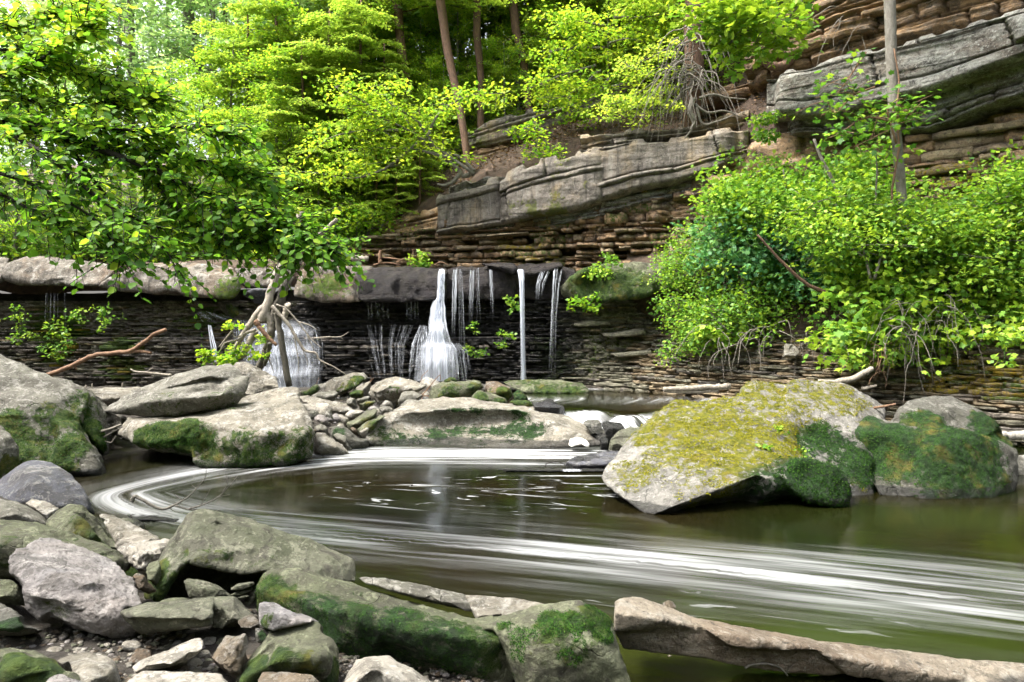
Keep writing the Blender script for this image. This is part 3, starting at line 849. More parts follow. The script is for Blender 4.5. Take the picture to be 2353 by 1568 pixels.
cap('4', [[(1440, 235, .7), (1480, 340, .5), (1540, 350, .5), (1700, 345, .5), (1800, 260, .7), (1780, 235, .9), (1600, 240, .9)]], 'cap_sandstone', 'darker recessed block of the caprock behind the driftwood', Y=LY + .2, back=2, amp=.05)
cap('4', [[(1480, 390, .3), (1560, 355, .2), (1660, 360, .2), (1640, 440, .5), (1570, 455, .5)], ], 'blue_grey_stone', 'smooth grey boss hanging under the caprock', Y=LY + .3, back=.8, amp=.03)
cap('4', [[(1330, 430, .4), (1400, 440, .2), (1470, 510, .1), (1420, 540, .2), (1350, 500, .4)]], 'grey_green_stone', 'green-filmed wedge of rock jammed under the caprock', Y=LY + .3, back=.6, amp=.02, moss=((1410, 490, LY + .4, .35, .8),))
cap('4', [[(1800, 400, .1), (1840, 240, .2), (1900, 225, .4), (2195, 222, .5), (2290, 225, .5), (2290, 430, .2), (2195, 438, .1), (1970, 432, .0), (1930, 400, 0)]], 'cap_sandstone', 'block of caprock with green algae streaks left of the wet rock', Y=LY - .05, back=2, amp=.05,
    moss=((2010, 330, LY, .55, .62), (1890, 350, LY, .5, .5), (2100, 370, LY, .35, .45)))
cap('5', [[(140, 230, .4), (150, 300, .1), (155, 435, .05), (400, 440, 0), (690, 430, .1), (700, 300, .2), (700, 235, .5), (400, 225, .5)]], 'wet_capstone', 'black glistening wet block of caprock', Y=LY, back=2, amp=.07)
cap('5', [[(680, 240, .6), (690, 420, .4), (900, 430, .4), (1110, 420, .35), (1130, 300, .4), (1120, 240, .3), (980, 215, .7), (760, 225, .7)]], 'wet_capstone', Y=LY + .15, back=2, amp=.08)
cap('5', [[(1030, 225, .1), (1110, 275, .2), (1130, 230, .2), (1100, 205, .5), (900, 205, .6)]], 'wet_capstone', Y=LY - .1, back=1.5, amp=.05)
cap('5', [[(1100, 250, .3), (1100, 425, .5), (1300, 435, .5), (1500, 430, .4), (1540, 330, .2), (1480, 240, .5), (1300, 205, .7), (1130, 215, .6)]], 'wet_capstone', Y=LY + .15, back=2, amp=.08)
cap('5', [[(1170, 260, .0), (1230, 215, .3), (1390, 200, .5), (1420, 225, .2), (1330, 245, .1), (1200, 290, .05)]], 'wet_capstone', Y=LY - .15, back=1.5, amp=.05)
cap('5', [[(1390, 345, .3), (1500, 260, .0), (1570, 225, .1), (1900, 195, .4), (2080, 220, .2), (2080, 350, -.2), (1900, 400, -.3), (1690, 425, -.2), (1500, 435, .1), (1400, 400, .5)]], 'green_film_stone', 'mossy green end of the caprock beside the shrubs', Y=LY - .2, back=2, amp=.09, smooth=6,
    moss=((1600, 320, LY - .2, 1.0, .7), (1780, 330, LY - .5, 1.1, .66), (1880, 330, LY - .6, .9, .7), (1540, 240, LY - .1, .8, .75)), dents=((1600, 330, LY - .3, .3, .35),))

WALLX = lambda px: (px - CX) / FPX * 16.2
wet_zone = lambda x, y, z: 1.0 if -5.2 < x < 1.6 else max(0, .5 - abs(x + 9) * .2)
def wall_off(q, z):
    x = -13 + q * 16.6
    t = (z - .2) / 2.1
    bench = .72 if z < 1.42 else .15            # the lower beds stand forward and make a shelf
    if x > .8: bench = .15 + .6 * (1 - (z - .2) / 2.2)
    return bench + .12 * math.sin(x * 1.3) + .16 * (1 - t)
def wall_moss(x, y, z):
    for mx, mz, r, k in ((-10.6, 1.4, .45, .8), (-10.5, 1.05, .35, .8), (-8.9, 1.15, .35, .8), (-8.9, .8, .4, .7), (-7.4, 1.8, .35, .6), (-11.2, 1.75, .4, .7), (1.0, .95, .5, .5), (2.4, .9, .8, .45)):
        if (x - mx) ** 2 + (z - mz) ** 2 < r * r: return k
    return 0
def wall_mat(x, y, z, r):
    if -5.4 < x < 1.3: return 'shale_wet' if r < .82 else 'shale_dark'
    if x > 1.2 and r < .74: return 'shale_grey'
    if r < .3: return 'shale_grey'
    return 'shale_brown' if r > .9 else 'shale_dark'
layered_face(ledge, [(-13, 16.45), (-8, 16.5), (-3, 16.4), (1.5, 16.35), (3.6, 16.0)], lambda q: .12, lambda q: 2.28, wall_off, wall_mat,
             (.022, .058), (.12, .7), .10, .55, 260, 3, mossf=wall_moss, wetf=wet_zone)
strip('shale_backing', [(-120, 670, 905, 16.75), (400, 670, 905, 16.8), (900, 670, 905, 16.7), (1300, 670, 905, 16.6), (1560, 670, 905, 16.5)], 'shale_dark', ledge, .6, 200, 40, .08, .05, 14, seed=9, wet=lambda V: np.full(len(V), .6))

# flat grey plates lying on the shelf and at the wall's foot
for pts, Yd, mt in (([(1450, 580), (1600, 555), (1690, 560), (1700, 580), (1500, 590)], 15.6, 'shale_grey'), ([(1640, 640), (1900, 610), (1920, 635), (1700, 660)], 15.3, 'shale_grey'), ([(1700, 760), (1950, 735), (1960, 760), (1760, 780)], 15.2, 'shale_grey')):
    rock('shale_plate', None, None, '5', [[(a, b, 0) for a, b in pts] + [(a, b - 6, .35) for a, b in pts]], mt, Y=Yd, parent=ledge, sink=0, back=.3, voxel=.03, smooth=1)

# ------------------------------------------------------------------ right-hand cliff
cliff = empty('rock_cliff', (4, 17, 3), 'high layered sandstone cliff on the right with pale beds over rusty blocks', 'cliff')
strip('sandstone_bed', [(985, 468, 537, 17.9), (1000, 452, 538, 17.8), (1100, 425, 524, 17.5), (1180, 400, 508, 17.35)], 'cliff_sandstone', cliff, 2.2, 200, 80, .10, .02, 9, moss=.2, lean=.0, edge=.15, seed=12, cap_rough=.2, beds=3, panel=2.8)
strip('sandstone_bed', [(1130, 412, 516, 17.25), (1230, 372, 497, 17.0), (1330, 345, 478, 16.75), (1420, 335, 452, 16.5)], 'cliff_sandstone', cliff, 2.2, 200, 80, .11, .02, 9, moss=.25, lean=.05, edge=.15, seed=13, cap_rough=.22, beds=3, panel=2.6)
strip('sandstone_bed', [(1320, 352, 480, 16.85), (1450, 322, 440, 16.4), (1560, 314, 415, 16.1), (1640, 302, 392, 15.85), (1720, 287, 360, 15.6)], 'cliff_sandstone', cliff, 2.2, 240, 80, .11, .02, 9, moss=.22, lean=.05, edge=.15, seed=14, cap_rough=.15, beds=3, panel=3)
strip('upper_flag', [(1320, 330, 352, 17.05), (1400, 322, 342, 16.7), (1500, 312, 326, 16.4)], 'cliff_sandstone', cliff, 1.5, 120, 16, .1, .03, 12, edge=.08, seed=16, cap_rough=.12)
strip('upper_flag', [(1010, 432, 456, 18.1), (1090, 415, 430, 17.8), (1150, 402, 414, 17.6)], 'lichen_sandstone', cliff, 1.5, 100, 16, .1, .03, 12, edge=.08, seed=17, cap_rough=.12)
strip('lower_sandstone_bed', [(980, 537, 552, 18.2), (1100, 522, 545, 17.9), (1250, 490, 522, 17.4), (1400, 452, 492, 16.9), (1560, 414, 455, 16.5), (1700, 362, 410, 16.0)],
      'lichen_sandstone', cliff, 1.5, 220, 24, .12, .06, 14, lean=0, edge=.1, seed=15, cap_rough=.06)
strip('sandstone_bed', [(1055, 300, 345, 20.2), (1110, 285, 338, 20.0), (1200, 255, 318, 19.8), (1260, 245, 300, 19.6), (1330, 225, 270, 19.4), (1450, 180, 200, 19)],
      'cliff_sandstone', cliff, 1.5, 120, 24, .15, .03, 8, moss=.4, edge=.15, seed=18, cap_rough=.15)
strip('thin_bed', [(1060, 350, 385, 20.0), (1180, 328, 350, 19.7), (1300, 280, 300, 19.3)], 'ochre_bedrock', cliff, 1, 90, 16, .1, .06, 14, seed=19)
strip('thin_bed', [(1330, 306, 338, 17.3), (1450, 296, 324, 16.9), (1560, 290, 314, 16.6), (1660, 258, 300, 16.3), (1720, 240, 288, 16.1)], 'cliff_sandstone', cliff, 1.2, 120, 16, .12, .09, 13, seed=22, cap_rough=.12)
strip('thin_bed', [(1560, 225, 250, 17.6), (1640, 205, 240, 17.2), (1760, 165, 220, 16.5)], 'ochre_bedrock', cliff, 1, 90, 14, .15, .09, 12, seed=23, cap_rough=.15)
strip('lichen_bed', [(1745, 165, 256, 15.0), (1850, 150, 266, 14.4), (1950, 118, 258, 13.9), (2043, 100, 228, 13.4), (2120, 82, 214, 13.0), (2204, 60, 182, 12.6), (2353, 20, 126, 11.9), (2650, -60, 10, 10.8)],
      'lichen_sandstone', cliff, 2, 360, 90, .13, .035, 8, lean=.1, edge=.15, seed=25, cap_rough=.1, beds=4, panel=2.4)
strip('ochre_bed', [(1700, 60, 190, 15.9), (1850, 10, 152, 15.0), (1950, -40, 120, 14.4), (2043, -80, 102, 13.8), (2204, -140, 62, 12.9), (2353, -200, 24, 12.2), (2650, -320, -50, 11)],
      'ochre_bedrock', cliff, 2, 220, 70, .2, .10, 9, seed=28, cap_rough=.12, beds=9, panel=.9)
strip('under_bed', [(1800, 262, 300, 15.0), (1950, 258, 312, 14.3), (2043, 230, 300, 13.8), (2130, 216, 298, 13.4), (2240, 170, 250, 12.8), (2353, 128, 215, 12.3), (2650, 10, 130, 11.2)],
      'lichen_sandstone', cliff, 2, 200, 40, .15, .06, 9, seed=33, cap_rough=.08)
strip('recess_wall', [(830, 520, 615, 19.0), (1000, 470, 615, 18.7), (1200, 450, 615, 18.2), (1400, 420, 615, 17.6), (1500, 430, 640, 17.2), (1640, 380, 700, 16.4), (1760, 300, 760, 15.6), (2043, 280, 780, 14.4), (2353, 200, 800, 12.9), (2650, 120, 800, 11.8)],
      'brown_blocks', cliff, .8, 260, 60, .15, .06, 8, moss=.35, seed=36)
def blk_moss(x, y, z):
    return .5 if vnoise(np.array([[x * 1.1, y * 1.1, z * .9]]), 61)[0] > .32 else (.25 if vnoise(np.array([[x * 2, y * 2, z * 2]]), 62)[0] > .4 else 0)
pl = [W(830, 0, 18.75), W(1000, 0, 18.4), (W(1200, 0, 17.9)), W(1400, 0, 17.3), W(1520, 0, 16.9)]
layered_face(cliff, [(p[0], p[1]) for p in pl], lambda q: 3.0, lambda q: 3.95 + q * 1.05, lambda q, z: .22 * math.sin(z * 5) * .3 + (.3 if z > 3.7 else .5), ['brown_blocks', 'brown_blocks', 'ochre_bedrock', 'shale_brown'],
             (.035, .13), (.12, .6), .26, .6, 170, 41, part='rock_block', mossf=blk_moss, stuffname='broken_rock_layers', tlt=.12, skip=.06)
pl = [W(1520, 0, 16.8), W(1640, 0, 16.1), W(1760, 0, 15.3), W(2043, 0, 14.1), W(2353, 0, 12.6), W(2600, 0, 11.7)]
layered_face(cliff, [(p[0], p[1]) for p in pl], lambda q: 2.6, lambda q: 4.9 + q * .9, lambda q, z: .15 + .25 * (4 - z) * .4, ['brown_blocks', 'ochre_bedrock', 'shale_brown'],
             (.06, .2), (.2, .9), .22, .6, 110, 43, part='rock_block', mossf=blk_moss, stuffname='broken_rock_layers', tlt=.14)

# ------------------------------------------------------------------ shale bank at the foot of the cliff
bank = empty('shale_bank', (5.5, 13, 0), 'brown bank of thin shale layers rising from the stream below the shrubs', 'bank')
bp = [W(1340, 0, 16.1), W(1480, 0, 15.3), W(1650, 0, 14.0), W(1900, 0, 12.6), W(2150, 0, 11.6), W(2420, 0, 10.6), W(2800, 0, 9.6)]
def bank_off(q, z):
    return 1.0 - (z - .1) * (.85 + .2 * q) - .25 * math.sin(q * 9) * .4
def bank_mat(x, y, z, r):
    if x < 2.6: return 'shale_grey' if r < .7 else 'shale_dark'
    return 'shale_brown' if r < .66 else ('shale_grey' if r < .9 else 'shale_dark')
def bank_moss(x, y, z):
    a = vnoise(np.array([[x * .9, y * .9, z * 2.5]]), 71)[0]
    return .55 if (x > 3.4 and z < 1.2 and a > .3) else (.4 if a > .5 else 0)
layered_face(bank, [(p[0], p[1]) for p in bp], lambda q: .02, lambda q: 2.2, bank_off, bank_mat, (.022, .06), (.12, .7), .08, .9, 260, 47, mossf=bank_moss)
BB = []
for q in np.linspace(0, 1, 60):
    k = q * (len(bp) - 1); i = min(int(k), len(bp) - 2); p = bp[i] * (1 - (k - i)) + bp[i + 1] * (k - i); t = (bp[i + 1] - bp[i])[:2]; t /= np.linalg.norm(t); n = np.array((t[1], -t[0]))
    for z in np.linspace(-.2, 3.0, 14):
        o_ = bank_off(q, z) - .25; BB.append((p[0] + n[0] * o_, p[1] + n[1] * o_, z))
a = np.arange(59)[:, None] * 14 + np.arange(13)[None]
BB = np.array(BB)
obj_np('earth_backing', BB, np.stack([a, a + 14, a + 15, a + 1], -1).reshape(-1, 4), MAT['shale_brown'], bank, True, {'moss': np.zeros(len(BB)), 'wet': np.zeros(len(BB))})

# earth slope the shrubs root in, from the bank's edge up to the cliff
SC = [1440, 1560, 1700, 1900, 2150, 2420, 2800]
SR = [[(700, 16.2), (640, 16.4), (600, 16.7), (560, 17.2)], [(770, 15.0), (690, 15.3), (610, 15.9), (540, 16.6)], [(770, 14.0), (680, 14.4), (580, 15.0), (500, 15.8)], [(770, 12.9), (670, 13.3), (560, 14.0), (460, 14.9)],
      [(770, 12.0), (660, 12.4), (530, 13.0), (420, 13.8)], [(760, 11.2), (640, 11.5), (480, 12.1), (360, 12.8)], [(740, 10.2), (600, 10.6), (420, 11.2), (260, 12)]]
SLOPE = sheet('shrub_slope', SC, SR, 'soil', 80, 30, .15, 'dark earth slope under the shrubs at the foot of the cliff', 9)
def moss_leaves(P, D, N, S, rs):
    T = np.array([(0, 0, 0), (.5, .38, .1), (1, 0, .05), (.5, -.38, .1)])
    D = D / (np.linalg.norm(D, axis=1)[:, None] + 1e-9); B = np.cross(N, D); B /= np.linalg.norm(B, axis=1)[:, None] + 1e-9; U = np.cross(D, B)
    V = P[:, None] + S[:, None, None] * (T[None, :, 0, None] * D[:, None] + T[None, :, 1, None] * B[:, None] + T[None, :, 2, None] * U[:, None])
    return V.reshape(-1, 3), np.arange(len(P) * 4).reshape(-1, 4)[:, ::-1], np.repeat(rs.random(len(P)), 4)
# ------------------------------------------------------------------ the big boulders
rock('boulder', 'largest boulder, yellow-green moss all over its sloping top, standing in the pool', 'boulder', 'C', [
    [(58, 575, 7.5), (75, 605, 7.35), (190, 700, 7.0), (330, 795, 6.75), (430, 762, 6.68), (900, 625, 6.95), (1080, 600, 7.1), (1140, 670, 7.15), (1150, 480, 7.45), (1130, 260, 8.1), (1100, 70, 8.9), (900, 55, 9.0), (520, 108, 9.0), (420, 170, 8.95), (400, 240, 8.7),
     (230, 350, 8.3), (180, 440, 8.0), (520, 800, 7.1), (1000, 790, 7.5), (75, 535, 7.6)],
    [(1060, 90, 8.7), (1200, 52, 9.0), (1320, 58, 9.0), (1420, 82, 9.0), (1530, 145, 9.0), (1610, 195, 8.9), (1490, 255, 8.35), (1440, 330, 8.0), (1425, 450, 7.8), (1520, 530, 7.65), (1535, 600, 7.6), (1530, 765, 7.45), (1400, 770, 7.4), (1170, 480, 7.5), (1140, 280, 8.1)],
    [(1005, 560, 7.1), (1110, 478, 7.25), (1200, 488, 7.15), (1330, 530, 7.1), (1400, 600, 7.1), (1420, 660, 7.1), (1390, 738, 7.08), (1330, 725, 7.02), (1180, 690, 7.0), (1060, 610, 7.02)]],
    'big_mossy_stone', back=.8, shrink=.85, sink=.0, voxel=.03, smooth=3, amp=.04, freq=.9, tufts=34000, tuftsize=.016,
    moss=((700, 350, 7.8, 1.5, .60), (900, 450, 7.4, 1.1, .62), (500, 200, 8.6, 1.1, .56), (900, 150, 8.6, 1.1, .54), (1250, 130, 8.8, 1.0, .52), (450, 330, 8.1, .9, .6), (600, 560, 7.2, .8, .42), (1100, 350, 7.8, .6, .6), (250, 540, 7.4, .5, .5), (1250, 620, 7.0, .6, .95), (1280, 330, 7.9, .5, .7), (1480, 500, 7.7, .5, .75),
          (1300, 400, 7.9, .55, .55), (1000, 690, 6.9, .6, .5)),
    dents=((1290, 380, 7.7, .45, .28), (1060, 560, 7.0, .16, .12), (1200, 560, 7.05, .2, .12)), wetz=.09, dmoss=((1250, 600, 7.0, .62), (1330, 420, 7.8, .55), (1480, 480, 7.8, .5), (1000, 720, 7.0, .5)))
rock('boulder', 'dark green mossy boulder with a pale knob on top, right of the largest boulder', 'boulder', 'C', [
    [(1440, 330, 8.0), (1490, 255, 8.3), (1560, 235, 8.35), (1640, 280, 8.2), (1790, 320, 7.85), (1835, 400, 7.6), (1835, 560, 7.45), (1810, 695, 7.35), (1540, 705, 7.45), (1530, 560, 7.7)],
    [(1800, 340, 7.8), (1950, 315, 7.75), (2080, 335, 7.75), (2300, 405, 7.95), (2322, 450, 7.85), (2320, 600, 7.75), (2290, 655, 7.65), (2180, 695, 7.4), (1800, 708, 7.3), (1840, 460, 7.45)],
    [(1640, 275, 8.5), (1690, 165, 8.7), (1790, 135, 8.8), (1960, 135, 8.8), (2040, 180, 8.7), (2100, 240, 8.6), (2200, 330, 8.4), (2310, 412, 8.15), (1900, 325, 8.0), (1800, 335, 8.0)]],
    'dark_mossy_stone', back=.7, sink=0, voxel=.028, smooth=3, amp=.04, freq=1.1, tufts=9000, tuftsize=.015,
    dents=((1640, 470, 7.5, .45, .30), (1760, 250, 8.1, .3, .15)), moss=((1640, 420, 7.8, .62, .95), (1980, 450, 7.6, .75, .9), (2150, 560, 7.5, .7, .7), (1850, 270, 8.2, .5, .8), (2200, 330, 8.3, .5, .9), (2050, 380, 7.8, .6, .85), (1500, 300, 8.2, .3, .8), (2000, 620, 7.4, .7, .75)), wetz=.08)
rock('boulder', 'broad flat pale boulder with a mossy black hollow along its front, mid-stream', 'boulder', '5', [
    [(205, 1262, .05), (232, 1205, .2), (330, 1118, .6), (430, 1078, .9), (640, 1020, 1.9), (830, 1033, 1.9), (1010, 1062, 1.7), (1250, 1088, 1.6), (1400, 1128, 1.2), (1520, 1178, .8), (1610, 1238, .4), (1648, 1290, .1), (1640, 1318, 0), (1450, 1330, -.1), (700, 1328, -.2), (220, 1305, 0),
     (500, 1160, .25), (760, 1150, .1), (1120, 1140, .1), (1300, 1190, .0)]],
    'pale_sandstone', Y=10.25, back=.8, sink=.1, voxel=.033, smooth=2, tufts=3000, tuftsize=.014, amp=.05, freq=.8,
    dents=((600, 1250, 10.1, .27, .45, (.3, .3, 1), 4), (820, 1212, 10.15, .27, .45, (.25, .3, 1), 4), (1060, 1205, 10.15, .27, .45, (.3, .3, 1), 4), (420, 1280, 10.1, .15, .3, (.5, .5, 1), 4)),
    moss=((330, 1235, 10.35, .45, .5), (420, 1215, 10.4, .45, .62), (560, 1175, 10.5, .45, .62), (640, 1190, 10.6, .45, .75), (760, 1165, 10.7, .45, .75), (880, 1160, 10.7, .45, .75), (1000, 1160, 10.7, .45, .75), (1110, 1155, 10.7, .45, .75), (1210, 1200, 10.5, .45, .7), (330, 1285, 10.2, .45, .6), (520, 1285, 10.4, .4, .55), (700, 1280, 10.4, .4, .5), (900, 1280, 10.4, .4, .5), (1100, 1275, 10.4, .4, .5)), wetz=.08, dmoss=((700, 1230, 10.4, 1.2), (1000, 1210, 10.4, 1.2)))  # dark moss tone here also paints in the hollow's shade
rock('boulder', 'large rounded grey boulder at the left edge with dark moss on its flank', 'boulder', '4', [
    [(-500, 640, 9.6), (-500, 1300, 8.6), (0, 755, 9.5), (110, 832, 9.4), (290, 890, 9.3), (400, 930, 9.3), (480, 990, 9.2), (400, 1090, 8.9), (210, 1050, 8.6), (-100, 1000, 8.6), (0, 1150, 8.4), (240, 1160, 8.5), (390, 1130, 8.8)],
    [(-300, 1100, 8.4), (0, 1130, 8.3), (230, 1150, 8.45), (400, 1180, 8.6), (520, 1310, 8.5), (608, 1425, 8.45), (600, 1465, 8.4), (560, 1487, 8.35), (430, 1470, 8.3), (100, 1390, 8.1), (-300, 1400, 8.0)],
    [(395, 1100, 9.1), (470, 985, 9.3), (600, 1040, 9.5), (640, 1115, 9.5), (618, 1200, 9.4), (640, 1322, 9.2), (560, 1325, 9.0), (450, 1210, 8.95)]],
    'grey_stone', back=.9, sink=.15, voxel=.03, smooth=3, tufts=8000, tuftsize=.014, amp=.05, freq=.9, dents=((350, 1060, 8.8, .4, .22),),
    moss=((60, 1250, 8.3, .5, .75), (200, 1330, 8.25, .6, .7), (330, 1400, 8.3, .5, .7), (420, 1180, 8.8, .4, .75), (560, 1270, 9.1, .4, .9), (300, 1120, 8.7, .4, .55), (480, 1290, 8.5, .35, .75), (500, 1080, 9.2, .4, .55), (40, 1180, 8.4, .4, .7)), wetz=.09)
rock('boulder', 'rounded grey boulder cut by the left edge, below the large one', 'boulder', '4', [[(-250, 1170, .2), (0, 1188, .1), (60, 1250, 0), (110, 1330, 0), (122, 1400, 0), (80, 1475, -.1), (0, 1560, -.2), (-250, 1560, -.2), (-100, 1350, -.4)]],
     'grey_stone', Y=7.5, back=.6, amp=.03, smooth=6, moss=((40, 1480, 7.4, .35, .7),))
rock('boulder', 'long canoe-shaped slab lying on top of the pale mossy boulder', 'boulder', '4', [
    [(635, 1108, .2), (690, 1055, .3), (920, 985, .3), (1480, 905, .3), (1537, 888, .4), (1505, 1000, .15), (1445, 1080, .1), (1200, 1118, -.05), (900, 1140, -.05), (700, 1125, .1), (900, 1050, -.2), (1350, 1000, -.2)],
    [(780, 1000, .35), (1080, 882, .5), (1270, 828, .6), (1410, 815, .6), (1470, 850, .5), (1492, 905, .4), (950, 975, .2), (1300, 905, .1)]],
    'grey_stone', Y=9.55, back=.5, sink=0, voxel=.025, smooth=4, amp=.03, freq=1.5, dents=((1200, 945, 9.35, .06, .14, (.05, 1, 1)),), moss=((1000, 1080, 9.4, .5, .42), (1350, 1060, 9.4, .5, .45)))
rock('boulder', 'pale boulder with bright green moss on its left front, under the canoe-shaped slab', 'boulder', '4', [
    [(715, 1250, .5), (760, 1165, .7), (920, 1150, .8), (1100, 1108, 1.1), (1500, 1078, 1.2), (1700, 1040, 1.1), (1835, 1033, 1.0), (1902, 1120, .5), (1918, 1250, .3), (1902, 1395, .25), (1850, 1398, .1), (1690, 1442, -.05), (1260, 1452, -.15), (1100, 1402, -.05), (950, 1345, .1), (870, 1280, .2),
     (910, 1190, .25), (1150, 1180, .1), (1310, 1310, -.15), (1600, 1250, -.05), (1840, 1270, 0)]],
    'pale_sandstone', Y=8.85, back=.6, sink=0, voxel=.028, smooth=2, tufts=8000, tuftsize=.014, amp=.045, freq=1.1,
    dents=((1230, 1350, 8.7, .22, .2), (1720, 1300, 8.8, .2, .14), (1480, 1130, 9.3, .25, -.1)),
    moss=((950, 1240, 8.9, .42, .85), (1100, 1260, 8.85, .5, .85), (1230, 1290, 8.8, .35, .75), (1250, 1390, 8.7, .4, .7), (1480, 1380, 8.75, .6, .6), (1700, 1370, 8.8, .5, .6), (1870, 1300, 9.0, .4, .55), (1440, 1130, 9.5, .25, .5), (850, 1270, 9.0, .3, .9)), wetz=.08)
rock('boulder', 'smooth blue-grey rounded boulder at the water on the left', 'boulder', '7', [[(-150, 230, .2), (0, 200, .1), (60, 110, .3), (150, 10, .5), (210, -8, .55), (330, 5, .5), (470, 90, .3), (540, 165, .15), (572, 225, .1), (577, 315, 0), (400, 305, -.2), (200, 262, -.25), (-100, 330, -.2), (200, 150, -.15)]],
     'blue_grey_stone', Y=6.75, back=.5, smooth=6, chips=6, chipk=.5, amp=.012, voxel=.018, wetz=.02)

# ------------------------------------------------------------------ foreground rocks on the near bank
rock('rock', 'big pinkish-white tilted slab with layered edges in the left foreground', 'rock', '7', [
    [(70, 640, .2), (130, 535, .5), (320, 506, .68), (600, 595, .66), (800, 688, .55), (868, 765, .4), (937, 942, .12), (780, 978, .02), (600, 870, .06), (470, 800, .02), (230, 900, -.02), (100, 850, .1)],
    [(85, 830, .12), (230, 890, -.05), (470, 940, -.08), (790, 975, .02), (907, 1092, .05), (885, 1178, .12), (640, 1142, .02), (400, 1078, 0), (290, 1072, .02), (175, 992, .05), (460, 830, .06), (700, 900, .06)]],
    'pink_stone', Y=3.5, back=.12, sink=0, voxel=.011, smooth=1, amp=.018, freq=2.2, bedding=.006, dents=((590, 890, 3.5, .10, .10), (330, 985, 3.45, .10, .05, (.5, 1, 1))), moss=((120, 760, 3.6, .2, .35), (350, 1030, 3.5, .2, .35)))
rock('rock', 'long grey-green rock behind the pinkish slab', 'rock', '7', [[(-250, 395, .35), (100, 402, .35), (250, 412, .4), (420, 458, .4), (640, 530, .4), (790, 612, .3), (802, 655, .2), (700, 680, .1), (60, 705, -.1), (-250, 705, -.1), (0, 560, -.12), (400, 560, .0)]],
     'green_film_stone', Y=4.15, back=.4, sink=.1, amp=.025, smooth=6, mosslow=(.55, .75, .4))
rock('rock', 'angular grey-green rock with a sharp crest behind the long rock', 'rock', '7', [[(288, 412, .1), (380, 330, .2), (450, 284, .35), (545, 302, .3), (690, 430, .25), (757, 532, .15), (742, 556, .05), (600, 505, -.1), (420, 475, -.1), (530, 380, -.05)]],
     'green_film_stone', Y=4.8, back=.3, sink=.2, amp=.02, smooth=3, moss=((600, 460, 4.75, .25, .6), (560, 380, 4.8, .2, .5)))
rock('rock', 'speckled grey rock at the left edge below the blue-grey boulder', 'rock', '7', [[(-200, 250, .2), (0, 255, .15), (100, 272, .2), (310, 380, .05), (300, 415, -.05), (-200, 430, -.2), (100, 350, -.15)]], 'grey_stone', Y=5.4, back=.4, sink=.2, amp=.02)
rock('rock', 'small yellowish pale rock against the blue-grey boulder', 'rock', '7', [[(163, 282, .05), (200, 250, .1), (222, 243, .15), (300, 268, .1), (385, 312, 0), (300, 362, -.1), (230, 320, -.1)]], 'white_stone', Y=5.8, back=.2, sink=.15)
rock('rock', 'pale flat rock at the water behind the rough white rock', 'rock', '7', [[(645, 352, .4), (740, 350, .4), (875, 440, .25), (1045, 512, .05), (900, 540, -.1), (760, 520, 0), (700, 430, .2)]], 'pale_sandstone', Y=5.0, back=.2, sink=.2, smooth=3)
rock('rock', 'small cream rock beside the rough white rock', 'rock', '7', [[(755, 555, 0), (800, 510, .1), (900, 488, .15), (1000, 520, .05), (840, 600, -.05), (780, 600, -.05)]], 'white_stone', Y=4.65, back=.15, sink=.15)
rock('rock', 'rough white rock between the pinkish slab and the crested grey slab', 'rock', '7', [[(805, 600, .05), (850, 558, .15), (980, 530, .25), (1122, 530, .2), (1095, 600, .1), (1050, 662, 0), (945, 724, -.08), (880, 690, -.05), (960, 600, -.08)]], 'white_stone', Y=4.4, back=.2, sink=.15, amp=.03, freq=6)
rock('rock', 'large crested grey-green slab leaning over a dark hollow, centre left foreground', 'rock', '7', [
    [(1200, 560, .1), (1225, 372, .3), (1290, 338, .36), (1380, 358, .4), (1580, 398, .5), (1850, 458, .6), (2100, 545, .6), (2330, 655, .55), (2348, 795, .4), (2050, 760, .2), (1740, 730, .1), (1480, 690, .05), (1300, 640, .02), (1210, 640, .05)],
    [(962, 890, .05), (1000, 765, .1), (1090, 590, .2), (1180, 500, .25), (1228, 372, .3), (1260, 560, .1), (1212, 650, .02), (1100, 780, -.02), (1030, 925, -.02)],
    [(1060, 900, .5), (1200, 650, .45), (1700, 620, .6), (2300, 740, .6), (2330, 860, .6), (1700, 960, .55)]],
    'grey_green_stone', Y=4.05, back=.28, sink=0, voxel=.014, smooth=1, amp=.024, freq=1.8, dents=((1410, 460, 4.3, .06, .06), (1180, 590, 4.1, .06, .05)),
    moss=((1050, 830, 4.1, .24, .85), (1000, 890, 4.05, .2, .95), (1400, 640, 4.1, .3, .45), (1170, 600, 4.15, .15, .5), (1650, 690, 4.2, .3, .4)))
rock('rock', 'smooth grey-green stone in the hollow under the crested slab', 'rock', '7', [[(1203, 785, .0), (1235, 770, .05), (1350, 795, .05), (1482, 832, 0), (1497, 892, -.02), (1360, 900, -.05), (1240, 897, -.03), (1330, 840, -.05)]], 'grey_green_stone', Y=3.95, back=.15, sink=.08, smooth=5)
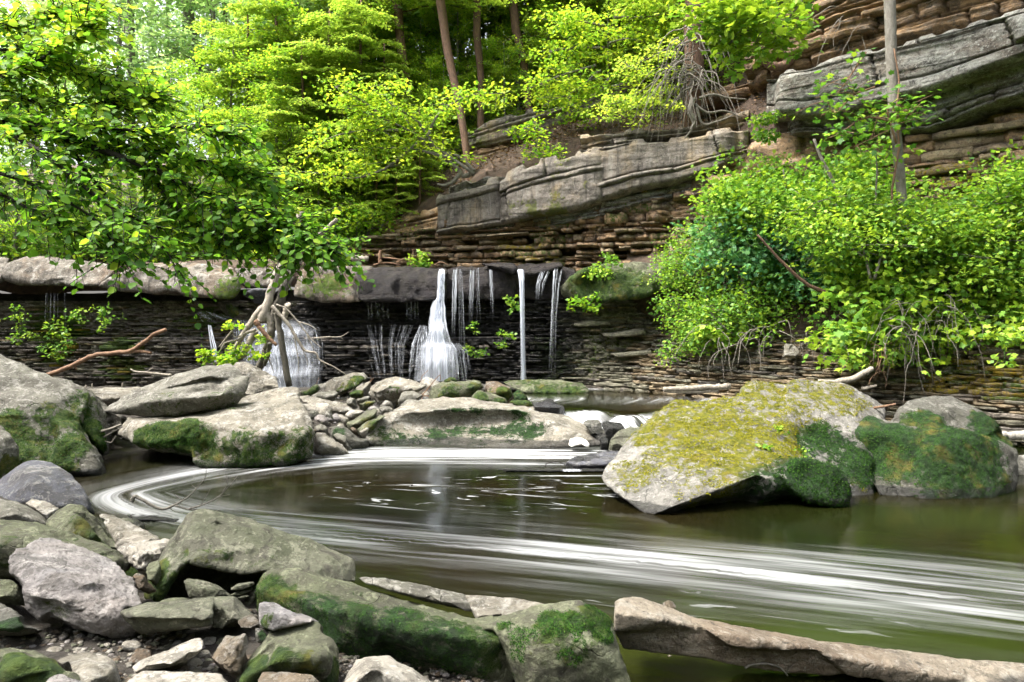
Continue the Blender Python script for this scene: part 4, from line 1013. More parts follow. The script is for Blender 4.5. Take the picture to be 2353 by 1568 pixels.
rock('rock', 'long dark-mossed boulder running down to the bottom centre', 'rock', '7', [
    [(1738, 730, .5), (1850, 708, .55), (2000, 700, .6), (2185, 752, .6), (2340, 798, .56), (2665, 890, .5), (2950, 1000, .35), (3190, 1062, .25), (3388, 1168, .1), (3455, 1232, .02), (1688, 850, .38), (1900, 828, .25), (2120, 920, .12), (2350, 1050, .05), (2700, 1120, 0), (3100, 1180, -.05),
     (1700, 1010, .4), (2100, 1400, .25), (2900, 1520, .1), (3380, 1470, .05), (3440, 1380, .02)]],
    'green_film_stone', Y=3.42, back=.15, sink=0, voxel=.014, smooth=1, tufts=7000, tuftsize=.007, amp=.022, freq=1.6, dents=((3430, 1340, 3.4, .12, .14), (3200, 1420, 3.35, .10, -.05)),
    moss=((1760, 950, 3.75, .3, .7), (2000, 1000, 3.6, .35, .62), (2300, 1120, 3.5, .4, .66), (2600, 1220, 3.45, .4, .66), (2900, 1260, 3.4, .4, .6), (3150, 1240, 3.4, .3, .6), (1850, 870, 3.7, .3, .45), (2400, 960, 3.65, .5, .36), (2100, 860, 3.7, .4, .34), (2500, 1350, 3.5, .5, .5)), dmoss=((2100, 1150, 3.55, .3), (2500, 1280, 3.5, .35), (2850, 1380, 3.4, .3)))
rock('rock', 'mossy grey block at the bottom, right end of the foreground boulders', 'rock', '8', [
    [(905, 1042, .3), (1160, 1008, .3), (1300, 965, .3), (1450, 948, .32), (1620, 928, .3), (1700, 980, .25), (1800, 1062, .2), (1840, 1130, .15), (1905, 1300, .05), (1960, 1480, 0), (1240, 1480, -.05), (1265, 1250, -.02), (1190, 1165, .02), (1650, 1040, .05), (1700, 1200, -.03)]],
    'green_film_stone', Y=3.32, back=.25, sink=.1, voxel=.012, smooth=1, tufts=5000, tuftsize=.008, amp=.022, freq=2.2, moss=((1450, 1060, 3.4, .14, .95), (1560, 1070, 3.4, .12, .9), (1720, 1020, 3.5, .13, .95), (1740, 1130, 3.4, .12, .85), (1130, 1080, 3.45, .06, .8), (1560, 1240, 3.3, .16, .5), (1300, 1200, 3.3, .2, .45)))
rock('rock', 'thin grey slab lying between the mossed boulder and the pool', 'rock', '8', [[(150, 765, .3), (250, 758, .35), (350, 773, .35), (480, 800, .35), (850, 868, .3), (1003, 930, .2), (995, 985, .1), (900, 990, .05), (760, 960, .1), (480, 885, .2), (200, 800, .25), (800, 940, .0)]], 'grey_stone', Y=3.85, back=.2, sink=0, smooth=3, amp=.012)
rock('rock', 'flat cream-edged stone at the waterline behind the mossy block', 'rock', '8', [[(870, 885, .4), (1000, 892, .42), (1200, 908, .4), (1445, 955, .3), (1350, 990, .15), (1160, 1015, .05), (950, 1025, .02), (960, 960, .2)]], 'pale_sandstone', Y=3.65, back=.15, sink=.1, smooth=2, amp=.012)
rock('rock', 'rounded green-tinged boulder at the bottom with a mossy foot', 'rock', '7', [[(1545, 1440, .05), (1600, 1370, .1), (1700, 1270, .12), (1800, 1090, .2), (1835, 1058, .25), (1905, 1043, .3), (2080, 1062, .28), (2180, 1150, .2), (2212, 1215, .15), (2235, 1340, .08), (2210, 1500, 0), (1560, 1500, -.05), (1850, 1300, -.12), (2100, 1300, -.1)]],
     'green_film_stone', Y=2.98, back=.25, sink=.15, smooth=5, amp=.015, moss=((1640, 1400, 2.95, .16, .9), (1800, 1380, 2.88, .16, .7), (2000, 1400, 2.88, .14, .65), (2190, 1400, 3.0, .1, .9), (1760, 1250, 3.0, .1, .45)))
rock('rock', 'cream brick-shaped stone resting on the green-tinged boulder', 'rock', '7', [[(1698, 985, .05), (1705, 940, .08), (1730, 928, .12), (1800, 932, .14), (2065, 1022, .08), (2060, 1062, .0), (1880, 1065, -.05), (1795, 1112, -.08), (1700, 1085, -.02), (1770, 1000, -.06)]], 'pink_stone', Y=3.2, back=.1, sink=.05, smooth=3, amp=.006, moss=((1760, 1050, 3.15, .08, .6),))
rock('rock', 'small dark stone wedged under the cream brick-shaped stone', 'rock', '7', [[(1675, 1100, 0), (1790, 1105, .05), (1760, 1190, -.02), (1685, 1195, -.02)]], 'dark_mossy_stone', Y=3.15, back=.12, sink=.05, moss=((1720, 1150, 3.1, .1, .7),))
rock('rock', 'tan diamond-shaped stone standing on end in the foreground', 'rock', '7', [[(1385, 1305, .05), (1440, 1200, .08), (1500, 1105, .14), (1612, 1127, .1), (1637, 1292, .05), (1592, 1385, 0), (1500, 1428, -.02), (1450, 1380, -.03), (1540, 1220, -.02), (1400, 1340, 0)]], 'tan_stone', Y=3.02, back=.15, sink=.08, smooth=3, amp=.007)
rock('rock', 'white wedge of stone pointing up to the right in the foreground', 'rock', '7', [[(868, 1355, .1), (920, 1315, .14), (1280, 1165, .3), (1325, 1165, .28), (1340, 1190, .2), (1332, 1232, .1), (1085, 1395, -.05), (1050, 1402, -.05), (890, 1402, -.02), (1060, 1340, .0)]], 'white_stone', Y=2.98, back=.1, sink=.06, smooth=2, amp=.007)
rock('rock', 'pale flat worn stone low in the left foreground', 'rock', '7', [[(355, 1315, .2), (450, 1280, .28), (550, 1255, .32), (690, 1270, .3), (750, 1312, .2), (735, 1370, .08), (690, 1422, 0), (560, 1490, -.08), (480, 1460, -.05), (600, 1380, 0)]], 'pale_sandstone', Y=2.92, back=.12, sink=.1, smooth=4, amp=.008)
rock('rock', 'mossy stone filling the bottom left corner', 'rock', '7', [[(-200, 1215, .2), (80, 1225, .2), (240, 1255, .18), (380, 1340, .1), (515, 1460, 0), (480, 1560, -.05), (-200, 1560, -.1), (150, 1330, -.05)]], 'green_film_stone', Y=2.85, back=.25, sink=.1, smooth=4, amp=.015, moss=((60, 1330, 2.85, .14, .8), (250, 1370, 2.85, .16, .85), (120, 1430, 2.8, .12, .8)))
rock('rock', 'small pinkish stone at the bottom edge beside the mossy corner stone', 'rock', '7', [[(285, 1470, 0), (335, 1412, .08), (400, 1403, .1), (470, 1455, .05), (500, 1510, 0), (280, 1510, -.03)]], 'pink_stone', Y=2.66, back=.12, sink=.05, smooth=4)
rock('rock', 'cream flat stone at the bottom edge below the white wedge', 'rock', '7', [[(820, 1475, .05), (935, 1388, .2), (1000, 1392, .22), (1100, 1412, .18), (1450, 1400, .2), (1475, 1470, .08), (1470, 1540, 0), (820, 1540, -.02)]], 'white_stone', Y=2.74, back=.12, sink=.05, smooth=3)
rock('rock', 'tan brick-shaped stone at the bottom edge below the green-tinged boulder', 'rock', '7', [[(1675, 1475, .03), (1720, 1388, .12), (1870, 1390, .12), (2055, 1412, .1), (2095, 1470, .03), (2090, 1540, 0), (1670, 1540, 0)]], 'tan_stone', Y=2.64, back=.12, sink=.05, smooth=3)
rock('rock', 'smooth white rounded stone at the bottom edge, centre', 'rock', '8', [[(55, 1440, .05), (80, 1360, .1), (170, 1275, .16), (300, 1253, .18), (345, 1265, .17), (420, 1335, .1), (500, 1395, .06), (660, 1458, 0), (650, 1540, -.05), (60, 1540, -.06), (250, 1380, -.06)]], 'white_stone', Y=2.84, back=.2, sink=.05, smooth=7, amp=.008)
rock('rock', 'ledged olive slab with a dark underside below the crested slab', 'rock', '7', [[(778, 992, .1), (850, 968, .2), (970, 932, .26), (1200, 912, .28), (1412, 900, .28), (1402, 1030, .1), (1340, 1050, .02), (1000, 1020, .0), (830, 1030, .02)], [(790, 1010, .1), (1000, 1000, .06), (1400, 1030, .1), (1398, 1082, .1), (1245, 1092, .06), (920, 1142, .12), (882, 1090, .08)]],
     'grey_green_stone', Y=3.32, back=.12, sink=0, smooth=2, amp=.008, voxel=.012)
rock('rock', 'dark angular slab with a white upper edge right of the ledged olive slab', 'rock', '7', [[(1250, 908, .2), (1380, 892, .25), (1545, 893, .25), (1600, 940, .18), (1668, 1002, .1), (1600, 1070, .02), (1480, 1110, .02), (1400, 1090, .05), (1450, 960, .05)]], 'grey_green_stone', Y=3.5, back=.15, sink=.05, smooth=2, amp=.008)
rock('rock', 'brown lump of rock beside the rough white rock', 'rock', '7', [[(858, 775, 0), (888, 728, .06), (950, 755, .05), (958, 822, 0), (905, 845, -.04), (870, 815, -.03)]], 'brown_stone', Y=3.88, back=.12, sink=.08)
rock('rock', 'grey-green lump of rock between the rough white rock and the crested slab', 'rock', '7', [[(952, 705, .02), (1000, 665, .08), (1045, 655, .08), (1052, 690, .05), (1000, 785, -.02), (960, 780, -.02)]], 'green_film_stone', Y=4.0, back=.12, sink=.1)
rock('rock', 'pale green stone at the left edge beside the pinkish slab', 'rock', '7', [[(-60, 780, .1), (60, 785, .1), (95, 800, .05), (122, 872, 0), (60, 900, -.05), (-60, 895, -.05)]], 'green_film_stone', Y=3.6, back=.15, sink=.1)
rock('rock', 'mossy dark slab at the left edge below the pinkish slab', 'rock', '7', [[(-100, 925, .15), (30, 945, .12), (110, 1000, .06), (185, 1075, 0), (60, 1110, -.05), (-100, 1090, -.05)]], 'dark_mossy_stone', Y=3.35, back=.2, sink=.1, moss=((60, 1060, 3.3, .14, .8),))
rock('rock', 'small tan stone left of the cream brick-shaped stone', 'rock', '7', [[(1558, 1055, 0), (1620, 1020, .06), (1695, 1000, .08), (1702, 1070, 0), (1645, 1112, -.03), (1580, 1095, -.02)]], 'tan_stone', Y=3.3, back=.1, sink=.06, smooth=2)
rock('rock', 'yellow-green flat stone showing behind the ledged olive slab', 'rock', '7', [[(1040, 930, .03), (1100, 905, .08), (1200, 898, .1), (1240, 910, .05), (1150, 945, 0)]], 'green_film_stone', Y=3.7, back=.1, sink=.08)
for k, pts in enumerate(([(1512, 850), (1560, 815), (1660, 802), (1672, 815), (1600, 845)], [(1505, 885), (1560, 862), (1662, 842), (1660, 855), (1570, 885)], [(1540, 905), (1610, 885), (1640, 888), (1600, 905)], [(1600, 945), (1660, 860), (1695, 835), (1700, 870), (1640, 960)])):
    rock('slate_chip', 'thin grey slate chip stacked in the hollow beside the mossed boulder', 'stone', '7', [[(a, b, .03 * (k % 2)) for a, b in pts] + [(a, b - 5, .15) for a, b in pts]], 'grey_green_stone', Y=3.85, back=.05, sink=0, smooth=1, group='slate chips in the hollow')
rock('rock', 'dark brown rock slab end at the pool edge, lower right', 'rock', 'B', [
    [(132, 300, .0), (140, 140, .05), (165, 125, .12), (240, 108, .2), (300, 122, .22), (400, 155, .22), (600, 235, .2), (640, 300, .1), (400, 240, -.02), (150, 205, -.02)],
    [(132, 300, .06), (150, 200, .04), (400, 235, .06), (640, 285, .12), (720, 445, .1), (600, 445, .1), (350, 405, .12), (180, 395, .12)],
    [(560, 225, .2), (660, 265, .2), (800, 308, .22), (930, 330, .24), (1070, 350, .22), (1200, 338, .22), (1290, 365, .2), (1280, 400, .02), (1000, 405, .0), (760, 385, -.02), (640, 300, 0)],
    [(560, 260, .06), (600, 440, .1), (640, 295, .05), (1280, 395, .05), (1420, 525, .06), (1300, 545, .08), (1080, 530, .1), (760, 480, .1)],
    [(1180, 342, .2), (1290, 366, .2), (1500, 388, .22), (1720, 405, .24), (1960, 450, .22), (2050, 455, .22), (2020, 560, .03), (1880, 580, .03), (1600, 575, .03), (1400, 540, .03), (1250, 420, 0)],
    [(1900, 445, .2), (2050, 455, .22), (2353, 472, .24), (2800, 520, .25), (2800, 640, .05), (2353, 612, .03), (2150, 595, .03), (1900, 580, .03)]],
    'ledge_stone', Y=3.62, back=.1, sink=0, voxel=.013, smooth=1, amp=.010, freq=3.2, wetz=.0, chips=6, chipk=.4)['label'] = 'long pale rock ledge with a dark end along the pool edge, lower right corner'
rock('stone', 'small tan stone perched on the dark end of the lower right ledge', 'stone', 'B', [[(395, 150, 0), (430, 132, .03), (455, 140, .04), (478, 175, .02), (430, 180, -.02)]], 'tan_stone', Y=3.9, back=.06, sink=.02)
rock('stone', 'little wet stone in the dark water under the lower right ledge', 'stone', 'B', [[(402, 462, 0), (435, 425, .04), (475, 440, .03), (490, 468, 0)]], 'brown_stone', Y=3.95, back=.08, sink=.04)

# ------------------------------------------------------------------ stones heaped in mid-stream
PILE = [
 ([(230, 240), (330, 190), (520, 135), (640, 132), (682, 172), (660, 205), (500, 250), (360, 292), (240, 306)], 13.8, 'pale_sandstone', 'long mossy-flanked stone at the back left of the heap', ((560, 190, 13.5, .5, .7), (420, 260, 13.4, .5, .65))),
 ([(52, 312), (150, 255), (222, 235), (240, 272), (160, 320), (62, 337)], 13.4, 'green_film_stone', 'mossy stone at the left end of the heap, by the fall', ((130, 290, 13.2, .4, .7),)),
 ([(670, 265), (830, 190), (930, 168), (1050, 195), (1235, 240), (1130, 292), (950, 342), (760, 372), (700, 352)], 13.0, 'pale_sandstone', 'large pale pyramid-shaped stone crowning the heap', ((880, 300, 12.6, .35, .45),)),
 ([(1228, 332), (1270, 250), (1390, 210), (1650, 198), (1722, 216), (1742, 272), (1640, 322), (1300, 352)], 12.8, 'green_film_stone', 'long dark-sided mossy block with white spots, right part of the heap', ((1400, 290, 12.5, .5, .6), (1680, 250, 12.6, .4, .6))),
 ([(1748, 300), (1760, 215), (1880, 212), (1980, 255), (2018, 372), (1960, 388), (1850, 330)], 12.6, 'brown_stone', 'upright rusty and green block at the right end of the heap', ((1950, 310, 12.4, .3, .95), (1780, 290, 12.4, .25, .5))),
 ([(1625, 352), (1690, 290), (1800, 315), (1945, 372), (1960, 402), (1780, 385), (1620, 388)], 12.3, 'green_film_stone', 'wedge-shaped stone with green moss in front of the rusty block', ((1700, 330, 12.1, .35, .75), (1900, 370, 12.1, .3, .75))),
 ([(2008, 332), (2060, 285), (2112, 312), (2147, 372), (2080, 388), (2018, 378)], 12.3, 'dark_mossy_stone', 'rounded stone wholly covered in bright moss, right end of the heap', ((2070, 320, 12.1, .6, 1.0),)),
 ([(1960, 402), (2000, 385), (2165, 390), (2195, 432), (2150, 447), (2000, 415)], 11.8, 'green_film_stone', 'low mossy stone behind the right end of the flat boulder', ((2060, 400, 11.7, .5, .7),)),
 ([(560, 272), (700, 205), (712, 240), (682, 312), (590, 302)], 13.5, 'pale_sandstone', 'pale tilted stone left of the pyramid-shaped stone', ()),
 ([(1365, 207), (1420, 173), (1470, 178), (1502, 207), (1440, 215)], 13.4, 'green_film_stone', 'small mossy knob behind the long mossy block', ((1430, 190, 13.2, .4, .8),)),
 ([(945, 345), (980, 305), (1100, 300), (1192, 342), (1060, 382), (950, 397)], 12.0, 'grey_stone', 'grey stone in front of the pyramid-shaped stone', ()),
 ([(968, 432), (1040, 375), (1150, 385), (1172, 402), (1000, 447)], 11.7, 'grey_stone', 'low stone with a moss patch at the back edge of the flat boulder', ((1050, 400, 11.5, .2, .7),)),
 ([(478, 592), (620, 510), (772, 448), (782, 492), (640, 582), (500, 632)], 10.7, 'green_film_stone', 'long mossy stone leaning towards the flat boulder', ((650, 540, 10.4, .3, .6),)),
 ([(572, 652), (650, 570), (790, 498), (855, 502), (700, 602), (600, 672)], 10.5, 'green_film_stone', 'narrow yellowish mossy stone touching the flat boulder', ((700, 570, 10.3, .3, .6),)),
 ([(768, 452), (870, 438), (925, 470), (800, 502)], 10.9, 'grey_stone', 'small grey stone tucked behind the flat boulder', ()),
 ([(448, 512), (520, 475), (645, 480), (600, 512), (520, 542)], 11.1, 'white_stone', 'cream slab in the middle of the heap', ()),
 ([(388, 532), (420, 510), (505, 542), (470, 592)], 10.8, 'white_stone', 'small cream stone beside the round cobble', ()),
 ([(168, 552), (220, 515), (270, 520), (312, 577), (280, 592), (190, 577)], 10.8, 'pink_stone', 'smooth round pinkish cobble at the foot of the blocky stone', ()),
 ([(60, 402), (320, 413), (358, 470), (330, 542), (170, 527), (60, 482)], 11.3, 'white_stone', 'blocky cream stone at the left of the heap', ()),
 ([(30, 352), (100, 345), (480, 420), (635, 465), (500, 482), (360, 512), (330, 432), (50, 392)], 11.9, 'pale_sandstone', 'long flat pale slab running through the heap', ((560, 480, 11.5, .4, .5),)),
 ([(130, 352), (200, 310), (380, 290), (418, 320), (330, 372), (160, 367)], 12.7, 'grey_stone', 'grey stone behind the long flat slab', ()),
 ([(178, 632), (240, 600), (312, 630), (302, 692), (220, 692)], 10.4, 'grey_stone', 'grey-green cobble by the end of the pale mossy boulder', ()),
 ([(318, 692), (350, 620), (430, 618), (685, 732), (672, 792), (530, 802), (400, 720)], 10.2, 'dark_mossy_stone', 'dark wedge with a pale top edge at the water, front of the heap', ((400, 660, 10.1, .25, .6),)),
 ([(172, 672), (300, 690), (420, 760), (520, 872), (400, 862), (250, 837), (158, 852)], 9.8, 'pale_sandstone', 'white-topped dark stone at the water beside the pale mossy boulder', ()),
 ([(338, 702), (400, 685), (480, 700), (533, 802), (522, 832), (450, 782)], 10.05, 'grey_stone', 'rounded grey stone at the water, front of the heap', ()),
 ([(508, 642), (540, 628), (577, 660), (540, 672)], 10.35, 'brown_stone', 'little brown pebble above the dark wedge', ()),
 ([(588, 667), (690, 610), (695, 640), (640, 692)], 10.35, 'white_stone', 'small cream stone left of the flat boulder', ()),
 ([(560, 380), (650, 345), (700, 335), (700, 360), (600, 395)], 12.0, 'grey_stone', 'thin grey slab below the pyramid-shaped stone', ()),
 ([(580, 420), (650, 392), (750, 388), (750, 410), (620, 432)], 11.6, 'green_film_stone', 'small flat mossy stone in the middle of the heap', ((670, 405, 11.5, .2, .6),)),
 ([(465, 400), (510, 358), (560, 360), (572, 415), (500, 425)], 11.9, 'grey_stone', 'grey cobble above the long flat slab', ()),
 ([(775, 440), (830, 385), (880, 390), (912, 435), (850, 447)], 11.5, 'grey_stone', 'grey cobble behind the small tucked stone', ()),
 ([(500, 325), (560, 292), (640, 300), (640, 320), (520, 340)], 12.7, 'green_film_stone', 'moss-topped stone left of the pyramid-shaped stone', ((570, 300, 12.6, .3, .8),)),
]
for pts, Yd, mt, lb, mo in PILE:
    stone('stone', lb, 'A', pts, Yd, mt, moss=mo, sink=.12, voxel=.022, smooth=2)
rock('flat_slab', 'low green slab at the foot of the waterfall', 'rock', '5', [[(1035, 930, .3), (1180, 918, .5), (1400, 918, .5), (1530, 940, .2), (1572, 985, 0), (1552, 1003, -.05), (1350, 998, -.15), (1190, 992, -.1), (1080, 960, .1), (1300, 950, 0)]], 'green_film_stone', Y=14.4, back=.4, sink=.1, smooth=3, mosstop=.45, moss=((1480, 970, 14.2, .5, .75), (1300, 975, 14.2, .5, .7)))
rock('flat_slab', 'pale flat ledge stone behind the canoe-shaped slab on the left', 'rock', '4', [[(480, 985, 0), (640, 968, .6), (860, 962, .9), (1000, 975, .6), (900, 1010, 0), (560, 1035, -.2)]], 'pale_sandstone', Y=11.4, back=.5, sink=.2, smooth=3)
rock('flat_slab', 'pale triangular slab tilted up behind the canoe-shaped slab', 'rock', '4', [[(1430, 830, .4), (1450, 808, .5), (1510, 815, .5), (1640, 862, .5), (1690, 900, .3), (1705, 962, .1), (1600, 985, 0), (1480, 1005, -.1), (1440, 900, .1)]], 'pale_sandstone', Y=12.0, back=.5, sink=.3, smooth=2, amp=.04)
rock('rock', 'smooth pale rock with a rounded end above the pale mossy boulder', 'rock', '4', [[(1440, 1072, 0), (1500, 1020, .2), (1680, 985, .4), (1740, 958, .5), (1830, 968, .4), (1845, 1030, .1), (1700, 1055, -.1)]], 'pale_sandstone', Y=10.6, back=.4, sink=.2, smooth=5)
rock('rock', 'dark shadowed rock behind the canoe-shaped slab', 'rock', '4', [[(500, 1000, .2), (580, 1000, .3), (640, 1070, .2), (760, 1130, 0), (780, 1180, 0), (640, 1160, 0), (600, 1080, 0)]], 'grey_stone', Y=10.0, back=.4, sink=.3, smooth=4)
rock('flat_slab', 'flat wet stone awash at the left of the pool under the twiggy branch', 'rock', '7', [[(805, 345, .3), (870, 325, .5), (1200, 350, .5), (1235, 375, .3), (1150, 395, 0), (880, 385, 0)]], 'dark_wet_stone', Y=6.55, back=.15, sink=.06, smooth=2, amp=.012, wetz=.5)
rock('flat_slab', 'low grey-green stone awash beside the pale flat rock', 'rock', '7', [[(790, 385, .2), (860, 375, .35), (950, 412, .2), (900, 435, 0), (830, 430, 0)]], 'grey_green_stone', Y=6.1, back=.15, sink=.06, smooth=3, wetz=.08)
# rocks in the rapids
rock('rock', 'dark wet rock pair in the rapids at the tip of the flat boulder', 'rock', 'F', [[(925, 505, .1), (1000, 472, .2), (1150, 476, .2), (1190, 520, .1), (1190, 590, 0), (960, 545, 0)], [(960, 540, 0), (1100, 560, .1), (1200, 580, .1), (1282, 650, 0), (1288, 695, 0), (1150, 700, -.05), (1080, 640, -.05)]], 'dark_mossy_stone', Y=10.35, back=.3, sink=.2, smooth=4, wetz=.16)
rock('rock', 'shiny black rounded rock in the rapids', 'rock', 'F', [[(1175, 505, .1), (1300, 488, .2), (1430, 498, .2), (1492, 560, .1), (1485, 645, 0), (1335, 675, -.1), (1230, 625, -.05), (1320, 580, -.15)]], 'dark_wet_stone', Y=10.4, back=.3, sink=.2, smooth=5, wetz=.5)
rock('rock', 'rounded grey-green rock with a yellow patch beside the largest boulder', 'rock', 'F', [[(1290, 730, 0), (1400, 622, .2), (1550, 570, .3), (1800, 565, .4), (1850, 640, .2), (1650, 760, 0), (1500, 800, -.1), (1330, 800, -.1)]], 'grey_green_stone', Y=9.7, back=.4, sink=.2, smooth=5, moss=((1500, 700, 9.6, .12, .6),))
rock('rock', 'low dark slab with water washing round it left of the largest boulder', 'rock', 'F', [[(712, 1040, .1), (770, 985, .3), (1060, 918, .8), (1300, 900, .9), (1530, 815, 1.4), (1560, 900, .9), (1460, 980, .3), (1250, 1045, 0), (800, 1075, 0)]], 'blue_grey_stone', Y=8.75, back=.3, sink=.15, smooth=2, amp=.025, wetz=.05)
rock('rock', 'small black stone at the head of the rapids', 'rock', 'F', [[(398, 225, 0), (450, 200, .1), (510, 190, .15), (572, 240, 0), (545, 258, -.05), (430, 240, -.05)]], 'dark_wet_stone', Y=12.0, back=.25, sink=.2, wetz=.5)
rock('rock', 'flat wet stone washed over at the head of the rapids', 'rock', 'F', [[(285, 265, 0), (330, 238, .2), (450, 240, .3), (690, 295, .1), (620, 312, -.1), (480, 315, -.1), (300, 305, -.1)]], 'blue_grey_stone', Y=11.5, back=.3, sink=.2, wetz=.5)
rock('rock', 'small black wet stone beside the rounded grey-green rock', 'rock', 'F', [[(1155, 710, 0), (1200, 695, .1), (1265, 725, .05), (1260, 775, -.05), (1180, 780, -.05)]], 'dark_wet_stone', Y=10.0, back=.2, sink=.15, wetz=.5)
rock('rock_sill', 'thin dark sill of rock with a tiny fall, across the pool left of the largest boulder', 'rock', 'F', [[(-200, 1118, .1), (300, 1112, .2), (1180, 1108, .3), (1260, 1120, .2), (1200, 1142, 0), (700, 1138, 0), (200, 1132, 0), (-200, 1128, 0)]], 'dark_wet_stone', Y=8.55, back=.25, sink=.06, smooth=1, amp=.012, wetz=.5)
rock('rock', 'pale grey slab at the right edge behind the dark green boulder', 'rock', 'C', [[(2300, 470, .3), (2353, 450, .4), (2500, 470, .4), (2500, 640, 0), (2310, 640, 0)]], 'grey_stone', Y=8.3, back=.5, sink=.2, smooth=2, strata=.01)
rock('stone', 'pale angular block of sandstone lying on the shale bank', 'stone', '6', [[(730, 695, .1), (790, 700, .15), (825, 745, .05), (800, 772, 0), (735, 765, 0)]], 'pale_sandstone', Y=12.6, back=.2, sink=.05, smooth=1)
# foam lump on the edge of the flat boulder
def foam_material():
    t = NT('foam'); p = t.pos()
    b_ = t.n.new('ShaderNodeBsdfPrincipled'); t.set(b_.inputs['Base Color'], t.mix(t.noise(p, 20, 3), (.8, .77, .68), (.88, .87, .82))); b_.inputs['Roughness'].default_value = .8
    t.set(b_.inputs['Normal'], t.bump(t.noise(p, 60, 4), .3, .02)); MAT['foam'] = t.done(b_.outputs[0])
foam_material()
rock('foam_lump', 'arched lump of cream foam at the right end of the flat boulder', 'foam', 'F', [[(738, 800, 0), (765, 725, .05), (850, 702, .1), (930, 715, .1), (930, 780, 0), (830, 790, 0), (780, 830, 0)], [(900, 715, .05), (980, 745, .05), (1022, 795, 0), (1012, 835, 0), (960, 815, -.02), (900, 780, 0)]], 'foam', Y=9.85, back=.15, sink=0, smooth=6, amp=.012)

# ------------------------------------------------------------------ moss leaves standing on the mossy boulders
for o, V, N, ms, dm, nt, ts, sd in MOSSY:
    rs = np.random.default_rng(sd)
    ok = np.where((ms + fbm(V * 6, 5, sd + 3, .65) * .8 > .56) & (N[:, 1] < .35))[0]
    if len(ok) < 10: continue
    pk = ok[rs.integers(len(ok), size=nt)]
    Nn = N[pk]; tang = np.cross(Nn, rs.normal(0, 1, (nt, 3))); 
    D = tang / (np.linalg.norm(tang, axis=1)[:, None] + 1e-9) + Nn * .3
    PP = V[pk] + rs.normal(0, 1, (nt, 3)) * ts * .5
    is_dark = (dm[pk] > .5) | (o.data.materials[0].name != 'big_mossy_stone')
    for sel, mt in ((~is_dark, 'leaf_moss_yellow'), (is_dark, 'leaf_moss')):
        if sel.sum() < 5: continue
        Vm, Qm, tm = moss_leaves(PP[sel], D[sel], Nn[sel], ts * rs.uniform(.6, 1.3, int(sel.sum())), rs)
        tag(obj_np('moss', Vm, Qm, MAT[mt], o, True, {'tint': tm}), kind='stuff')

# ------------------------------------------------------------------ small cobbles and gravel
def pebble_proto(rs, sub=1):
    bm = bmesh.new(); bmesh.ops.create_icosphere(bm, subdivisions=sub, radius=1)
    V = np.array([v.co[:] for v in bm.verts]); F = np.array([[v.index for v in f.verts] for f in bm.faces]); bm.free()
    pl_ = rs.normal(0, 1, (7, 3)); pl_ /= np.linalg.norm(pl_, axis=1)[:, None]
    for n in pl_:
        d = V @ n; c = rs.uniform(.55, .85); V = V - np.maximum(0, d - c)[:, None] * n * .9
    V += fbm(V * 1.4 + rs.uniform(0, 50, 3), 3, 3)[:, None] * V * .18
    return V, F
_r = np.random.default_rng(31)
COB = []
for k in range(10):
    V, F = pebble_proto(_r, 3)
    COB.append(V); COBF = F
COB_ME = {}
def cobble(x, y, z, s, flat, mat, label, group, k=None, rot=None):
    k = _r.integers(10) if k is None else k
    if (k, mat) not in COB_ME:
        me = mesh_np('cobble', COB[k], COBF, True, {'moss': np.zeros(len(COB[k])), 'wet': np.zeros(len(COB[k]))}); me.materials.append(MAT[mat]); COB_ME[(k, mat)] = me
    o = bpy.data.objects.new('cobble', COB_ME[(k, mat)]); COL.objects.link(o)
    o.location = (x, y, z); o.scale = (s, s * _r.uniform(.65, .95), s * flat); o.rotation_euler = (_r.uniform(-.3, .3), _r.uniform(-.3, .3), _r.uniform(0, 6.28))
    return tag(o, label, 'stone', group)
MT = ['grey_stone', 'pale_sandstone', 'white_stone', 'pink_stone', 'tan_stone', 'grey_green_stone', 'brown_stone']
def zat(x, y): return float(ground_z(np.array([[x, y]]))[0])
for i in range(150):   # filling between the named stones of the heap
    px = _r.uniform(690, 1180); py = _r.uniform(868, 1000)
    if px > 900 and py > 960: continue
    g = ground_at(px, py, .32); s = _r.uniform(.045, .17) * (1 if _r.random() < .8 else 1.5)
    cobble(g[0], g[1], zat(g[0], g[1]) + s * .3, s, _r.uniform(.45, .8), MT[int(_r.integers(6))], 'small cobble among the heaped stones in mid-stream', 'small cobbles of the mid-stream heap')
for i in range(46):
    px = _r.uniform(0, 800); py = _r.uniform(1380, 1568)
    g = ground_at(px, py, .32); s = _r.uniform(.02, .055)
    cobble(g[0], g[1], zat(g[0], g[1]) + s * .3, s, _r.uniform(.3, .7), MT[int(_r.integers(7))], 'small stone on the gravel between the foreground rocks', 'small stones on the foreground gravel')
for i in range(40):
    px = _r.uniform(60, 420); py = _r.uniform(1150, 1330)
    g = ground_at(px, py, .2); s = _r.uniform(.03, .10)
    cobble(g[0], g[1], zat(g[0], g[1]) + s * .2, s, _r.uniform(.4, .7), MT[int(_r.integers(6))], 'small stone wedged between the left foreground rocks', 'small stones wedged on the left bank')
pb = {}
P6 = [pebble_proto(_r, 1) for _ in range(6)]
for i in range(5200):
    px = _r.uniform(-60, 1150); py = _r.uniform(1360, 1640)
    if i % 3 == 0: px = _r.uniform(690, 1180); py = _r.uniform(880, 1010)
    g = ground_at(px, py, .3); s = _r.uniform(.006, .022) * (1.9 if i % 3 == 0 else 1)
    V, F = P6[i % 6]; a = _r.uniform(0, 6.28)
    R_ = np.array(((math.cos(a), -math.sin(a), 0), (math.sin(a), math.cos(a), 0), (0, 0, 1)))
    pb.setdefault(MT[int(_r.integers(7))], Bag()).add((V * np.array((s * 1.3, s, s * _r.uniform(.25, .6)))) @ R_.T + np.array((g[0], g[1], zat(g[0], g[1]) + s * .3)), None, F, moss=0, wet=0)
